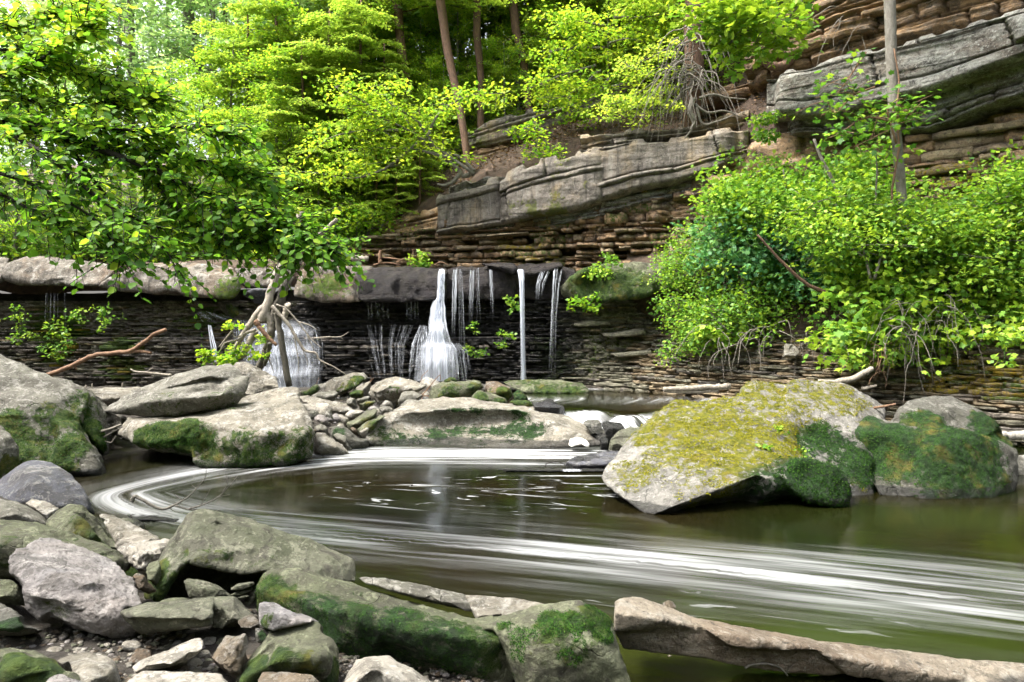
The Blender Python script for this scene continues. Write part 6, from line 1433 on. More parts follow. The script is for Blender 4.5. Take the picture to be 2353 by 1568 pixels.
tree_at('dead-branched slender tree standing just above the overhanging leaves', (577, 190), (598, 420), 25, 25, 9, 14, 'bark_grey', 'leaf_forest', 3, 900, .13, extra=2, crown_from=.3, nb=18, blen=1.2, clump=.4, upang=-.05)
tree_at('hemlock with a straight reddish trunk left of the sandstone bed', (912, 0), (958, 410), 21.5, 20.5, 16, 24, 'bark_red', 'leaf_hemlock', 4, 1500, .11, hemlock=True, crown_from=.62, nb=18, blen=2.4, droop=.15, upang=.05, clump=.3, name='hemlock_tree')
tree_at('leaning hemlock rooted on the lip of the sandstone bed', (1012, 0), (1078, 398), 19.6, 18.9, 14, 24, 'bark_red', 'leaf_hemlock', 5, 1300, .11, hemlock=True, crown_from=.64, nb=14, blen=2.1, droop=.15, upang=.05, clump=.3, name='hemlock_tree')
tree_at('hemlock rooted above the upper sandstone bed, left of the red-footed one', (1096, 0), (1104, 278), 21, 20.4, 14, 20, 'bark_red', 'leaf_hemlock', 6, 1200, .11, hemlock=True, crown_from=.6, nb=13, blen=2.1, droop=.15, upang=.05, clump=.3, name='hemlock_tree')
tree_at('hemlock with a red foot leaning left on the soil slope', (1178, 0), (1214, 242), 21, 20.3, 15, 22, 'bark_red', 'leaf_hemlock', 7, 1200, .11, hemlock=True, crown_from=.6, nb=13, blen=2.2, droop=.15, upang=.05, clump=.3, name='hemlock_tree')
tree_at('slim hemlock behind the middle of the soil slope', (1375, 0), (1385, 200), 22, 21.6, 12, 16, 'bark_red', 'leaf_hemlock', 8, 1200, .12, hemlock=True, crown_from=.3, nb=22, blen=2.4, droop=.15, upang=.05, clump=.35, name='hemlock_tree')
tree_at('tall grey trunk with a vine, rising from the shrubs on the right', (2043, -20), (2082, 770), 11.8, 11.8, 17, 26, 'bark_grey', 'leaf_shrub', 9, 500, .15, kind='lobed', extra=2.5, crown_from=.86, nb=8, blen=1.6, clump=.5, name='grey_tree')
tree_at('cedar-like hemlock with bare drooping dead twigs on the slope, right of centre', (1600, -20), (1588, 300), 17.2, 16.9, 34, 50, 'bark_red', 'leaf_hemlock', 10, 700, .11, hemlock=True, crown_from=.55, nb=16, blen=2.0, droop=.2, upang=.05, clump=.3, name='hemlock_tree')

SLIM = [(352, 60, 34, 8), (385, 110, 36, 7), (520, 140, 30, 9), (545, 60, 33, 8), (640, 80, 28, 9), (668, 150, 27, 7), (700, 40, 30, 9), (745, 90, 27, 8), (800, 60, 25, 9), (845, 120, 24, 8), (880, 40, 26, 9), (985, 80, 24, 9), (1060, 60, 24, 8), (1150, 60, 24, 9), (1240, 40, 25, 9), (1300, 60, 24, 9), (1440, 20, 23, 9), (1500, 40, 22, 10), (240, 40, 36, 8), (150, 60, 36, 8)]
WHERE = ['behind the tall shaggy trunk', 'right of the tall shaggy trunk', 'left of the dead-branched tree', 'above the dead-branched tree', 'right of the dead-branched tree', 'second right of the dead-branched tree', 'above the driftwood tangle', 'above the algae-streaked caprock', 'left of the beech bough', 'behind the beech bough', 'left of the straight hemlock', 'between the straight and the leaning hemlock', 'behind the leaning hemlock', 'between the two hemlocks of the upper bed', 'right of the red-footed hemlock', 'left of the slim hemlock', 'right of the slim hemlock', 'left of the old hemlock', 'left of the pale leftmost tree', 'among the overhanging leaves at far left']
for k, (px, py, Yd, w_) in enumerate(SLIM):
    tree_at('slim grey trunk with a thin crown ' + WHERE[k], (px - 6 + (k * 7) % 12, -30), (px, 420 if px < 900 else 300), Yd, Yd, w_, w_ * 1.5, 'bark_red' if k % 3 == 2 else 'bark_pale' if k % 3 == 0 else 'bark_grey', 'leaf_forest' if Yd < 29 else 'leaf_forest_hazed', 400 + k, 1500, .13, extra=2.5, crown_from=.35, nb=12, blen=2.0, clump=.5, group='slim trunks in the forest', name='slim_tree')
# curving trunk with lichen at the foot of the right-hand slope
wood('leaning_trunk', 'curved red-barked trunk bending out of the slope beside the lichened bed', 'tree', '3', 15.2, {'trunk': [([(520, 180, .3), (560, 290, .1), (610, 370, 0), (690, 415, 0), (760, 380, .1), (830, 365, .4)], 50, 62)], 'root': [([(740, 385), (790, 320), (850, 290)], 20, 10), ([(720, 390), (770, 350), (880, 335)], 18, 10), ([(700, 345), (760, 290), (800, 260)], 14, 8)]}, 'bark_red')
# roots and dead twigs of the old hemlock
def twig_curtain(label, reg, Y, anchors, seed, n, L, mat='twig_grey', thick=1.0):
    rs = np.random.default_rng(seed); b = Bag()
    for k in range(n):
        a = anchors[int(rs.integers(len(anchors)))]; s = L * rs.uniform(.5, 1.2); sg = rs.choice([-1, -1, 1]) * rs.uniform(.25, 1.1)
        p = [(a[0] + rs.uniform(-20, 20), a[1] + rs.uniform(-30, 30), rs.uniform(-.3, .3))]
        for j in range(5):
            q = p[-1]; p.append((q[0] + sg * s * .16 * (1 - j * .13) + rs.normal(0, 6), q[1] + s * (.02 + .07 * j) + rs.normal(0, 5), q[2] + rs.uniform(-.15, .05)))
        limb(b, reg, p, Y, rs.uniform(1.4, 3.0) * thick, .9, 4, 12, 0, k)
    return tag(b.build('dead_twigs', MAT[mat]), label, 'branch', None)
twig_curtain('curtain of bare drooping grey twigs on the old hemlock', 'd', 16.6, [(1590, 110), (1570, 160), (1590, 60), (1600, 180)], 3, 80, 170, thick=1.5)
twig_curtain('bare grey twigs hanging against the rock right of the old hemlock', 'd', 14.6, [(1960, 20), (1930, 50), (2010, 40)], 4, 22, 150)
twig_curtain('brown root tangle hanging over the shale bank below the vine', 'd', 11.2, [(2020, 830), (2035, 840), (2010, 820), (2060, 815)], 5, 18, 75, 'driftwood_brown')
twig_curtain('dry bramble stems arching out of the vine over the shale bank', 'd', 11.2, [(2150, 720), (2100, 740), (2180, 700), (2080, 780), (2060, 720)], 6, 46, 160)
twig_curtain('dry stems arching out of the shrubs at the bank edge', 'd', 13.0, [(1720, 760), (1780, 770), (1640, 770), (1860, 790)], 7, 30, 110)
wood('exposed_root', 'thick bare root curving over the left end of the sandstone bed', 'root', '2', 17.6, {'root': [([(860, 1060), (800, 1080), (770, 1040), (700, 980), (640, 950), (560, 890), (440, 720)], 34, 12)], 'rootlet': [([(865, 1050), (820, 1000), (760, 955), (640, 925), (560, 870)], 26, 12), ([(790, 1060), (740, 1110), (690, 1135), (640, 1130)], 30, 14)]}, 'bark_grey')
wood('exposed_root', 'knotted grey roots gripping the rock below the old hemlock', 'root', '3', 16.2, {'root': [([(170, 600), (150, 680), (180, 740), (150, 800)], 40, 14)], 'rootlet': [([(180, 640), (260, 690), (360, 680), (470, 720)], 22, 8), ([(190, 660), (230, 760), (330, 740), (430, 700)], 20, 8), ([(140, 690), (170, 770), (120, 850)], 18, 8), ([(210, 600), (300, 580), (380, 600), (500, 610)], 18, 8)]}, 'bark_grey')

# ------------------------------------------------------------------ forest: a few trees of each kind, copied along the hillside
def proto(kind, seed):
    if kind == 'broad':
        return make_tree('broadleaf_tree', None, None, seed, (0, 0, 0), 7.5, .09, 'bark_grey', 'leaf_forest', 7500, .11, 'small', nb=20, blen=2.3, sub=5, clump=.52, flat=.3, tint0=.55, crown_from=.15, upang=.25)
    if kind == 'far':
        return make_tree('far_tree', None, None, seed, (0, 0, 0), 13, .17, 'bark_grey', 'leaf_forest_hazed', 4200, .2, 'small', nb=22, blen=3.4, sub=5, clump=.85, flat=.4, tint0=.5, crown_from=.3, upang=.3)
    return make_tree('hemlock_tree', None, None, seed, (0, 0, 0), 9, .12, 'bark_red', 'leaf_hemlock', 2600, .10, hemlock=True, nb=34, blen=2.5, sub=2, droop=.2, upang=.02, clump=.36, crown_from=.12, tint0=.5)
PROTO = {k: [proto(k, s) for s in ss] for k, ss in (('broad', (21, 22, 23)), ('far', (31, 32, 33)), ('hemlock', (41, 42, 43)))}
LAB = {'broad': ('bright yellow-green broadleaf tree in the crowded understorey above the ledge', 'understorey trees above the ledge'),
       'far': ('tall hazy green tree in the far forest behind the ledge', 'tall trees of the far forest'),
       'hemlock': ('feathery hemlock in the crowd of conifers on the hillside', 'hemlocks crowded on the hillside')}
used = set()
def plant(kind, p, sc, k, label=None, group=None):
    src = PROTO[kind][k % 3]
    if (kind, k % 3) not in used:
        o = src; used.add((kind, k % 3))
    else: o = copy_tree(src)
    o.location = tuple(p); o.rotation_euler = (0, 0, random.uniform(0, 6.28)); o.scale = (sc, sc, sc * random.uniform(.9, 1.1))
    tag(o, label or LAB[kind][0], 'tree', group or LAB[kind][1]); 
    return o
rf = np.random.default_rng(77)
ZONE = [(-400, 'left of the overhanging boughs'), (120, 'behind the overhanging boughs'), (420, 'behind the tall shaggy trunk'), (600, 'behind the driftwood tangle'), (760, 'above the algae-streaked caprock'), (880, 'above the wet black block'), (1000, 'above the main waterfall'), (1120, 'above the bright column of water'), (1250, 'over the sandstone bed'), (1400, 'over the soil slope'), (1540, 'beside the old hemlock'), (1680, 'above the lichened bed')]
SEEN = {}
def place_label(kind, px, row, sc):
    z = [n_ for x_, n_ in ZONE if px >= x_][-1]
    w = {'broad': 'yellow-green broadleaf tree', 'far': 'tall hazy forest tree', 'hemlock': 'feathery hemlock'}[kind]
    szw = 'small' if sc < .7 else ('large' if sc > 1.02 else 'mid-sized')
    rw = 'in the front row' if row < 1.45 else ('in the middle rows' if row < 2.45 else 'in the back rows')
    return f'{szw} {w} {rw} {z}'
for i in range(36):     # far wall of forest
    px = -260 + i * 58 + rf.uniform(-25, 25); row = rf.uniform(2.6, 4.4) if px < 700 else rf.uniform(2.3, 3.6)
    p = hill_point(px, row); p[2] -= .3
    sc_ = rf.uniform(.75, 1.2); plant('far', p, sc_, i, place_label('far', px, row, sc_))
for i, (px, row, s) in enumerate([(-150, 1.2, .8), (-40, 1.6, .9), (60, 1.0, .7), (150, 1.5, .8), (240, 1.1, .65), (420, 1.3, .75), (500, 1.0, .6), (560, 1.8, .9), (640, 1.4, .75), (610, 2.4, 1.0), (700, 2.0, .95), (740, 1.1, .5), (790, 1.9, .8), (860, 2.3, .9), 
                                  (680, 2.9, 1.2), (780, 2.8, 1.1), (900, 2.9, 1.1), (1010, 2.6, .9), (1120, 2.6, .9), (1240, 2.4, 1.0), (1320, 1.9, .9), (1400, 2.3, 1.0), (1480, 1.8, .8), (1560, 2.4, 1.0), (1420, 1.4, .55), (1660, 2.2, .9), (1740, 1.9, .9), (1850, 1.6, .8), (1280, 3.0, 1.1), (1500, 3.0, 1.2), (1640, 3.1, 1.2), (870, 1.5, .5), (930, 1.3, .45), (985, 1.6, .5), (1040, 1.5, .45), (1130, 1.7, .45), (1170, 1.4, .4), (1260, 1.6, .45), (960, 2.1, .7), (1090, 2.1, .65), (1190, 2.0, .6), (1330, 1.3, .4), (820, 1.7, .55)]):
    p = hill_point(px, row); p[2] -= .2
    plant('broad', p, s, i, place_label('broad', px, row, s))
for i, (px, row, s) in enumerate([(700, 1.5, .75), (770, 1.5, .8), (830, 1.3, .8), (650, 2.1, 1.0), (850, 2.0, 1.0), (930, 2.5, .9), (990, 2.8, 1.0), (1060, 2.9, 1.0), (1150, 2.9, 1.0), (1230, 2.5, .9), (1300, 2.5, 1.0), (1360, 1.7, .85), (1450, 2.0, 1.0), (1520, 2.2, 1.0), (720, 2.5, 1.1), (820, 2.6, 1.1), (1600, 2.0, .9), (580, 2.0, .9), (900, 1.3, .55), (880, .7, .4), (920, .5, .35), (960, .3, .3)]):
    p = hill_point(px, row); p[2] -= .2
    plant('hemlock', p, s, i, place_label('hemlock', px, row, s))

# leafy understorey branches that lean out over the rock
def spray(name, label, cat, Yd, stems, n, size, leafm, seed, reg='d', kind='small', stemw=6, clump=.3, flat=.35, tint0=.6, bark='bark_grey', group=None, up=.75, spread=1.0, root=None):
    """shrub or bough: stems are sighted paths, leaves gather along their outer parts"""
    rs = np.random.default_rng(seed); b = Bag(); C = []; s = REG[reg][2] / FPX * Yd
    for k, st in enumerate(stems):
        limb(b, reg, st, Yd, stemw, 1.6, 5, 14, .05, k)
        P = smooth_path([Wr(reg, q[0], q[1], Yd + (q[2] if len(q) > 2 else 0)) for q in st], 14)
        for f in range(3, 14):
            C.append(P[f] + rs.normal(0, 1, 3) * clump * .35 * spread)
            for j in range(2):
                d = rs.normal(0, 1, 3); d[2] *= .4; d = d / np.linalg.norm(d) * clump * rs.uniform(.8, 1.9) * spread
                C.append(P[f] + d)
                if j == 0:
                    V, Q, T = tube(np.array([P[f], P[f] + d * .5 + (0, 0, .03), P[f] + d]), [.008, .006, .004], 4, 0, 0, False); b.add(V, Q, None, moss=0)
    C = np.array(C)
    lo = Wr(reg, stems[0][0][0], stems[0][0][1], Yd)
    e = empty(name, tuple(lo), label, cat, group)
    b.build('stems', MAT[bark], e)
    c = Bag(); foliage(c, C, np.full(len(C), clump), n, size, rs, kind, flat, up, tint0, .25)
    c.build('foliage', MAT[leafm], e)
    return e
spray('understorey_tree', 'yellow-green beech bough spreading left from the sandstone lip', 'tree', 17.4, [[(1090, 400), (1010, 345), (940, 300), (860, 265), (780, 245)], [(1040, 365), (960, 345), (880, 340), (800, 345)], [(1000, 340), (960, 280), (900, 240), (850, 200)], [(960, 330), (880, 390), (810, 410), (740, 400)], [(930, 300), (850, 300), (780, 310), (730, 330)], [(980, 320), (1010, 260), (1080, 220), (1160, 215)], [(880, 270), (830, 230), (770, 200)]],
      5200, .11, 'leaf_forest', 51, stemw=9, clump=.42, flat=.28, tint0=.7)
spray('understorey_tree', 'bright green young maple drooping over the soil ledge', 'tree', 17.6, [[(1225, 270), (1240, 300), (1262, 340), (1280, 360)], [(1230, 280), (1200, 300), (1185, 310)], [(1245, 300), (1230, 345), (1250, 365)]], 520, .12, 'leaf_branch', 52, stemw=4, clump=.22, tint0=.75)
spray('understorey_tree', 'yellow-green boughs fanning right over the soil slope', 'tree', 18.2, [[(1370, 150), (1300, 170), (1250, 190), (1210, 205)], [(1380, 160), (1320, 210), (1270, 230)], [(1390, 110), (1320, 110), (1260, 120)], [(1400, 180), (1360, 230), (1300, 260)], [(1420, 140), (1480, 170), (1520, 210)], [(1400, 100), (1440, 90), (1500, 100)], [(1390, 60), (1330, 50), (1280, 60)], [(1410, 40), (1480, 40), (1540, 30)]],
      4600, .11, 'leaf_forest', 53, stemw=7, clump=.42, flat=.28, tint0=.68)
spray('hemlock_bough', 'soft green hemlock sprays hanging over the sandstone bed', 'branch', 16.6, [[(1560, 130), (1500, 190), (1440, 230), (1400, 240)], [(1560, 160), (1500, 230), (1430, 260)], [(1600, 180), (1540, 240), (1480, 250), (1390, 255)], [(1570, 90), (1500, 130), (1430, 160)]], 2600, .085, 'leaf_hemlock', 54, stemw=5, clump=.3, flat=.2, tint0=.65, bark='twig_grey')
spray('maple_bough', 'pale green maple bough hanging at the top, left of the lichened bed', 'branch', 13.6, [[(1900, -60), (1820, 10), (1760, 60), (1730, 110)], [(1860, -20), (1800, 60), (1775, 100)], [(1840, -40), (1720, -10), (1640, 5), (1570, 20)], [(1700, 0), (1670, 35), (1655, 70)], [(1720, 20), (1695, 60), (1680, 100)]],
      1700, .15, 'leaf_shrub', 55, kind='lobed', stemw=6, clump=.38, tint0=.85)
spray('grape_vine', 'grape leaves wrapped round the tall grey trunk', 'vine', 11.5, [[(2060, 330), (2040, 260), (2050, 240), (2070, 300)], [(2050, 280), (1990, 270), (1940, 300), (1900, 320)], [(2060, 270), (2080, 255), (2092, 265)], [(2040, 300), (2000, 320), (1960, 340)], [(2010, 200), (1960, 220), (1920, 260), (1900, 230)], [(1990, 120), (1950, 180), (1920, 220)]],
      460, .12, 'leaf_shrub', 56, kind='lobed', stemw=5, clump=.3, tint0=.35, bark='driftwood_brown')
SHR = [ # label, Y, stems, leaves, size, material, kind, tint, clump
 ('tall light green shrub at the left end of the bank thicket', 14.0, [[(1640, 790), (1620, 700), (1600, 630), (1585, 580)], [(1650, 790), (1665, 700), (1670, 620), (1655, 550)], [(1640, 780), (1600, 730), (1575, 690)], [(1670, 760), (1700, 660), (1695, 560), (1680, 510)], [(1630, 700), (1610, 620), (1610, 550)], [(1600, 720), (1590, 770), (1610, 800)]], 5200, .095, 'leaf_shrub', 'small', .62, .34),
 ('blue-green maple sapling in the middle of the thicket', 13.2, [[(1720, 700), (1700, 620), (1690, 540), (1680, 470)], [(1710, 640), (1660, 580), (1630, 540)], [(1700, 600), (1750, 540), (1780, 510)], [(1690, 560), (1720, 500), (1740, 480)], [(1720, 660), (1770, 600), (1810, 570)]], 3000, .12, 'leaf_shrub_blue', 'lobed', .6, .36),
 ('leafy vine-covered shrub under the sandstone overhang', 14.2, [[(1760, 560), (1740, 480), (1710, 430), (1685, 400)], [(1750, 540), (1780, 440), (1800, 380), (1850, 340)], [(1740, 500), (1710, 460), (1680, 445)], [(1800, 500), (1850, 420), (1900, 370)], [(1730, 430), (1710, 380), (1690, 360)], [(1780, 420), (1760, 360), (1740, 330)]], 5200, .11, 'leaf_shrub', 'lobed', .6, .42),
 ('dense green shrub filling the middle of the bank thicket', 12.8, [[(1760, 800), (1750, 720), (1740, 640)], [(1770, 790), (1800, 700), (1830, 640)], [(1740, 780), (1700, 720), (1660, 680)], [(1800, 780), (1860, 700), (1900, 660)], [(1700, 780), (1650, 740), (1620, 700)], [(1790, 760), (1780, 660), (1790, 600)], [(1850, 720), (1850, 640), (1830, 580)]], 6000, .10, 'leaf_shrub', 'small', .55, .42),
 ('dark green shrub around the slanting stem', 12.2, [[(1900, 690), (1850, 640), (1790, 580), (1750, 540)], [(1890, 680), (1900, 620), (1890, 560)], [(1880, 660), (1940, 600), (1960, 560)]], 3000, .12, 'leaf_shrub_blue', 'lobed', .55, .4),
 ('tangled shrub with yellow-green leaves below the tall grey trunk', 11.6, [[(2000, 640), (1980, 560), (1960, 490), (1930, 440)], [(2010, 640), (2040, 540), (2060, 490)], [(2000, 600), (1940, 560), (1900, 520)], [(2030, 600), (2090, 540), (2130, 500)], [(1980, 540), (1930, 480), (1880, 450)], [(1960, 500), (1900, 440), (1860, 420)], [(2020, 560), (2000, 480), (2010, 440)]], 6200, .105, 'leaf_shrub', 'small', .66, .42),
 ('grape vine mound spilling down the bank at the right', 10.0, [[(2120, 620), (2060, 600), (2000, 620), (1950, 680)], [(2110, 640), (2060, 660), (2000, 720), (1960, 760)], [(2130, 620), (2090, 700), (2050, 770), (2010, 800)], [(2140, 600), (2080, 560), (2020, 560)], [(2150, 640), (2130, 720), (2090, 780)], [(2080, 600), (2010, 650), (1980, 700)], [(2120, 580), (2040, 590), (1980, 640)], [(2060, 680), (2020, 760), (1940, 790)]], 3800, .15, 'leaf_shrub', 'lobed', .72, .36),
 ('bright shrub at the right edge above the vine mound', 10.4, [[(2250, 640), (2240, 540), (2230, 480), (2240, 430)], [(2260, 640), (2310, 540), (2340, 470), (2350, 400)], [(2250, 600), (2180, 540), (2140, 480)], [(2300, 600), (2360, 520), (2400, 440)], [(2240, 560), (2200, 470), (2180, 420)], [(2330, 450), (2350, 370), (2365, 310)], [(2290, 520), (2290, 450), (2300, 400)], [(2230, 600), (2160, 590), (2120, 560)]], 7200, .10, 'leaf_shrub', 'small', .68, .42),
 ('vine leaves trailing down to the bank at the right edge', 9.7, [[(2280, 600), (2240, 660), (2200, 720), (2150, 780)], [(2300, 600), (2300, 680), (2280, 760)], [(2340, 600), (2360, 680), (2350, 760)], [(2320, 580), (2260, 620), (2200, 640)], [(2360, 620), (2320, 700), (2250, 740)], [(2280, 560), (2220, 580), (2180, 620)], [(2380, 560), (2400, 660), (2390, 750)], [(2330, 640), (2340, 720), (2310, 790)]], 4600, .13, 'leaf_shrub', 'lobed', .66, .36),
 ('thick leafy shrub between the vine mound and the right edge', 10.6, [[(2200, 700), (2190, 600), (2180, 520)], [(2210, 700), (2250, 600), (2270, 520)], [(2190, 680), (2140, 610), (2110, 560)], [(2230, 690), (2300, 620), (2350, 570)], [(2200, 640), (2210, 560), (2230, 490)]], 4200, .10, 'leaf_shrub', 'small', .6, .4),
 ('shrub crown leaning in from the upper right edge', 10.9, [[(2460, 560), (2420, 450), (2380, 350), (2365, 270)], [(2450, 520), (2400, 420), (2350, 360), (2320, 350)], [(2470, 480), (2420, 360), (2400, 290)], [(2420, 520), (2350, 440), (2290, 410)]], 3200, .11, 'leaf_shrub', 'small', .65, .4),
 ('low ragged shrub at the lip of the caprock by the thicket', 14.9, [[(1570, 650), (1550, 615), (1530, 600)], [(1560, 670), (1535, 645), (1515, 640)], [(1575, 650), (1575, 600), (1560, 565)], [(1560, 700), (1575, 740), (1590, 780)]], 1500, .085, 'leaf_shrub', 'small', .6, .24),
 ('shrub under the overhang left of the tall grey trunk', 13.2, [[(1950, 560), (1940, 470), (1930, 400), (1900, 330)], [(1960, 540), (2000, 440), (2020, 380)], [(1940, 480), (1880, 400), (1830, 380)], [(1930, 420), (1960, 340), (1990, 310)]], 3400, .12, 'leaf_shrub', 'lobed', .6, .4),
]
for i, (lb, Yd, st, n, sz, mt, kd, ti, cl) in enumerate(SHR):
    Yd = float(np.interp(np.mean([q[0] for w_ in st for q in w_]), [1440, 1560, 1700, 1900, 2150, 2420], [15.5, 14.6, 13.8, 12.7, 11.8, 11.0]))
    if 'below the tall grey trunk' in lb: Yd -= 1.0
    if 'grape vine mound' in lb: Yd -= .7
    lowest = max(q[1] for w_ in st for q in w_)
    st = [[(x_, y_ if y_ > 540 else 540 - (540 - y_) * .62, max(0, (lowest - y_)) * .0035) for x_, y_ in w_] for w_ in st]
    spray('shrub', lb, 'shrub', Yd, st, int(n * 1.35), sz * .82, mt, 70 + i, kind=kd, stemw=7, clump=cl, flat=.6, tint0=ti, up=.6, spread=1.15)
for lb, Yd, pts, w in (('slender pale stem standing in front of the thicket', 12.3, [(1962, 610), (1945, 520), (1920, 430), (1890, 370), (1870, 320)], 15), ('slanting brown stem in the middle of the thicket', 12.0, [(1900, 675), (1850, 650), (1800, 605), (1740, 540)], 13), ('thin white sapling stem behind the maple sapling', 13.4, [(1815, 480), (1805, 430), (1800, 390)], 8), ('thin upright stem left of the tall grey trunk', 11.9, [(2010, 480), (2015, 400), (2012, 330)], 6)):
    wood('sapling_stem', lb, 'tree', 'd', Yd, {'stem': [(pts, w * .8, w * .4)]}, 'bark_red' if 'brown' in lb else 'bark_grey')
wood('vine_stem', 'dark twisting vine stem climbing the tall grey trunk', 'vine', '3', 11.65, {'stem': [([(1385, 1260), (1390, 1150), (1415, 1000), (1430, 900), (1425, 800), (1420, 640), (1430, 500), (1400, 300)], 14, 9)]}, 'driftwood_brown')
# understorey at the back of the ledge, seen under the overhanging branch
for i, (px, py, Yd, h) in enumerate([(-20, 560, 19, 60), (70, 565, 19.5, 60), (160, 570, 19, 55), (250, 560, 20, 70), (340, 570, 19, 55), (430, 565, 19.5, 60), (520, 575, 18.6, 50), (600, 570, 19, 55), (760, 545, 18.6, 55), (820, 520, 18.6, 50), (730, 590, 17.6, 30)]):
    st = [[(px + d, py + 45, d * .01), (px + d * 1.2, py, 0), (px + d * 1.6, py - h * .7, d * .01)] for d in (-45, -20, 0, 22, 48)]
    spray('fern_shrub', ['leftmost low shrub at the back of the ledge', 'low shrub behind the second caprock from the left', 'low shrub behind the leftmost boughs\' tips', 'low shrub behind the third caprock', 'low shrub above the green algae patch', 'low shrub above the dark wedge under the caprock', 'low shrub behind the main driftwood log', 'low shrub left of the bare white limb', 'low shrub right of the bare white limb', 'low shrub under the left tip of the sandstone bed', 'lowest shrub, just behind the bleached log'][i], 'shrub', Yd, st, 1300, .12, 'leaf_forest' if i % 2 else 'leaf_shrub', 120 + i, stemw=4, clump=.38, flat=.4, tint0=.5, group='shrubs along the back of the ledge')
# small plants on the wet shale and boulders
def tuft(label, reg, x, y, Yd, r, n, size, mat, seed, group=None, cat='plant', flat=.6, tint0=.6):
    rs = np.random.default_rng(seed); b = Bag(); c = Wr(reg, x, y, Yd)
    C = c + rs.normal(0, 1, (6, 3)) * np.array((r * .5, r * .15, r * .4)); foliage(b, C, np.full(6, r * .5), n, size, rs, 'small', flat, .5, tint0, .25)
    for q in C:
        V, Q, T = tube(np.array([c + (0, .05, -r * .4), (c + q) / 2 + (0, .02, 0), q]), [.006, .005, .003], 4, 0, 0, False); b.add(V, Q, None, tint=.2)
    return tag(b.build('plant_tuft', MAT[mat]), label, cat, group)
G = 'small green plants on the dark shale wall'
for i, (rg, x, y, Yd, r, n) in enumerate([('4', 635, 490, 15.4, .22, 70), ('4', 330, 590, 15.3, .3, 90), ('4', 455, 530, 15.3, .22, 70), ('4', 340, 680, 15.2, .3, 90), ('4', 120, 610, 15.3, .3, 90), ('4', 80, 530, 15.3, .25, 60), ('4', 350, 760, 15.2, .2, 50), ('4', 655, 560, 15.3, .2, 50), ('5', 1105, 460, 15.4, .2, 60), ('5', 1055, 655, 15.2, .22, 80), ('5', 880, 760, 15.4, .22, 90), ('5', 870, 580, 15.3, .16, 40), ('5', 1070, 425, 15.4, .14, 40)]):
    tuft('small green plant rooted in the dark shale wall', rg, x, y, Yd, r, n, .08, 'leaf_shrub', 200 + i, G)
tuft('bright fern tuft under the mossy end of the caprock', '5', 1560, 450, 15.1, .3, 160, .1, 'leaf_branch', 230)
tuft('fern clump at the left end of the lichened bed', 'd', 1755, 285, 14.7, .45, 420, .1, 'leaf_shrub', 235)
tuft('fern hanging from the mossy end of the caprock', '5', 1640, 230, 15.1, .4, 260, .09, 'leaf_shrub', 231)
tuft('pale grass tuft at the foot of the thicket', '6', 290, 640, 13.4, .35, 260, .14, 'leaf_shrub', 232, tint0=.85)
tuft('yellowish grass on the bank at the right edge', '6', 2090, 680, 10.1, .35, 200, .1, 'leaf_shrub', 233, tint0=.8)
tuft('grass on the caprock beside the rusty stump', '5', 540, 205, 16.2, .3, 200, .1, 'leaf_shrub', 234, tint0=.7)
for i, (x, y, Yd) in enumerate([(540, 290, 8.25), (1040, 318, 7.75), (940, 412, 7.55), (990, 430, 7.5), (500, 270, 8.4), (1165, 440, 7.4)]):
    tuft('tiny green seedling on the moss of the largest boulder', 'C', x, y, Yd, .07, 26, .045, 'leaf_shrub', 240 + i, 'seedlings on the largest boulder')
for i, (x, y) in enumerate([(300, 1240), (345, 1270), (270, 1285), (380, 1180)]):
    tuft('small leafy cluster sprouting on the driftwood tangle', 'D', x, y, 12.95, .2, 90, .085, 'leaf_branch', 250 + i, 'leaf clusters on the driftwood', tint0=.8)
for i, (x, y) in enumerate([(120, 1250), (95, 1195), (555, 1235), (545, 1085), (320, 1000)]):
    tuft('small leafy cluster sprouting on the driftwood tangle', 'D', x, y, 12.95, .14, 60, .085, 'leaf_branch', 256 + i, 'leaf clusters on the driftwood', tint0=.8)

rs = np.random.default_rng(19); n = 30000
P = np.array([hill_point(px_, rs.uniform(1.3 if px_ > 900 else .9, 4.6)) for px_ in rs.uniform(-300, 1900, n // 6)])
P = np.repeat(P, 6, axis=0) + rs.normal(0, 1, (len(P) * 6, 3)) * (.35, .35, .16) + (0, 0, .3); n = len(P)
V, Q, tt = leaves(P, rs.normal(0, 1, (n, 3)) * (1, 1, .4), rs.normal(0, .4, (n, 3)) + (0, -.2, 1), rs.uniform(.09, .2, n), 'small', np.clip(rs.normal(.5, .25, n), 0, 1))
tag(obj_np('undergrowth', V, Q, MAT['leaf_forest'], None, False, {'tint': tt}), 'low green undergrowth covering the wooded hillside', 'undergrowth', None, 'stuff')
# leaf litter on the soil ledges
rs = np.random.default_rng(9); n = 5000
P = np.array([hill_point(rs.uniform(1000, 1760), rs.uniform(0, 2.0)) + rs.normal(0, .12, 3) * (1, 1, .1) + (0, 0, .03) for _ in range(n)])
V, Q, tt = leaves(P, rs.normal(0, 1, (n, 3)) * (1, 1, .2), rs.normal(0, .4, (n, 3)) + (0, 0, 1), rs.uniform(.05, .11, n), 'small', rs.random(n))
tag(obj_np('leaf_litter', V, Q, MAT['leaf_litter'], None, False, {'tint': tt}), 'brown fallen leaves covering the soil ledges of the hillside', 'leaf litter', None, 'stuff')

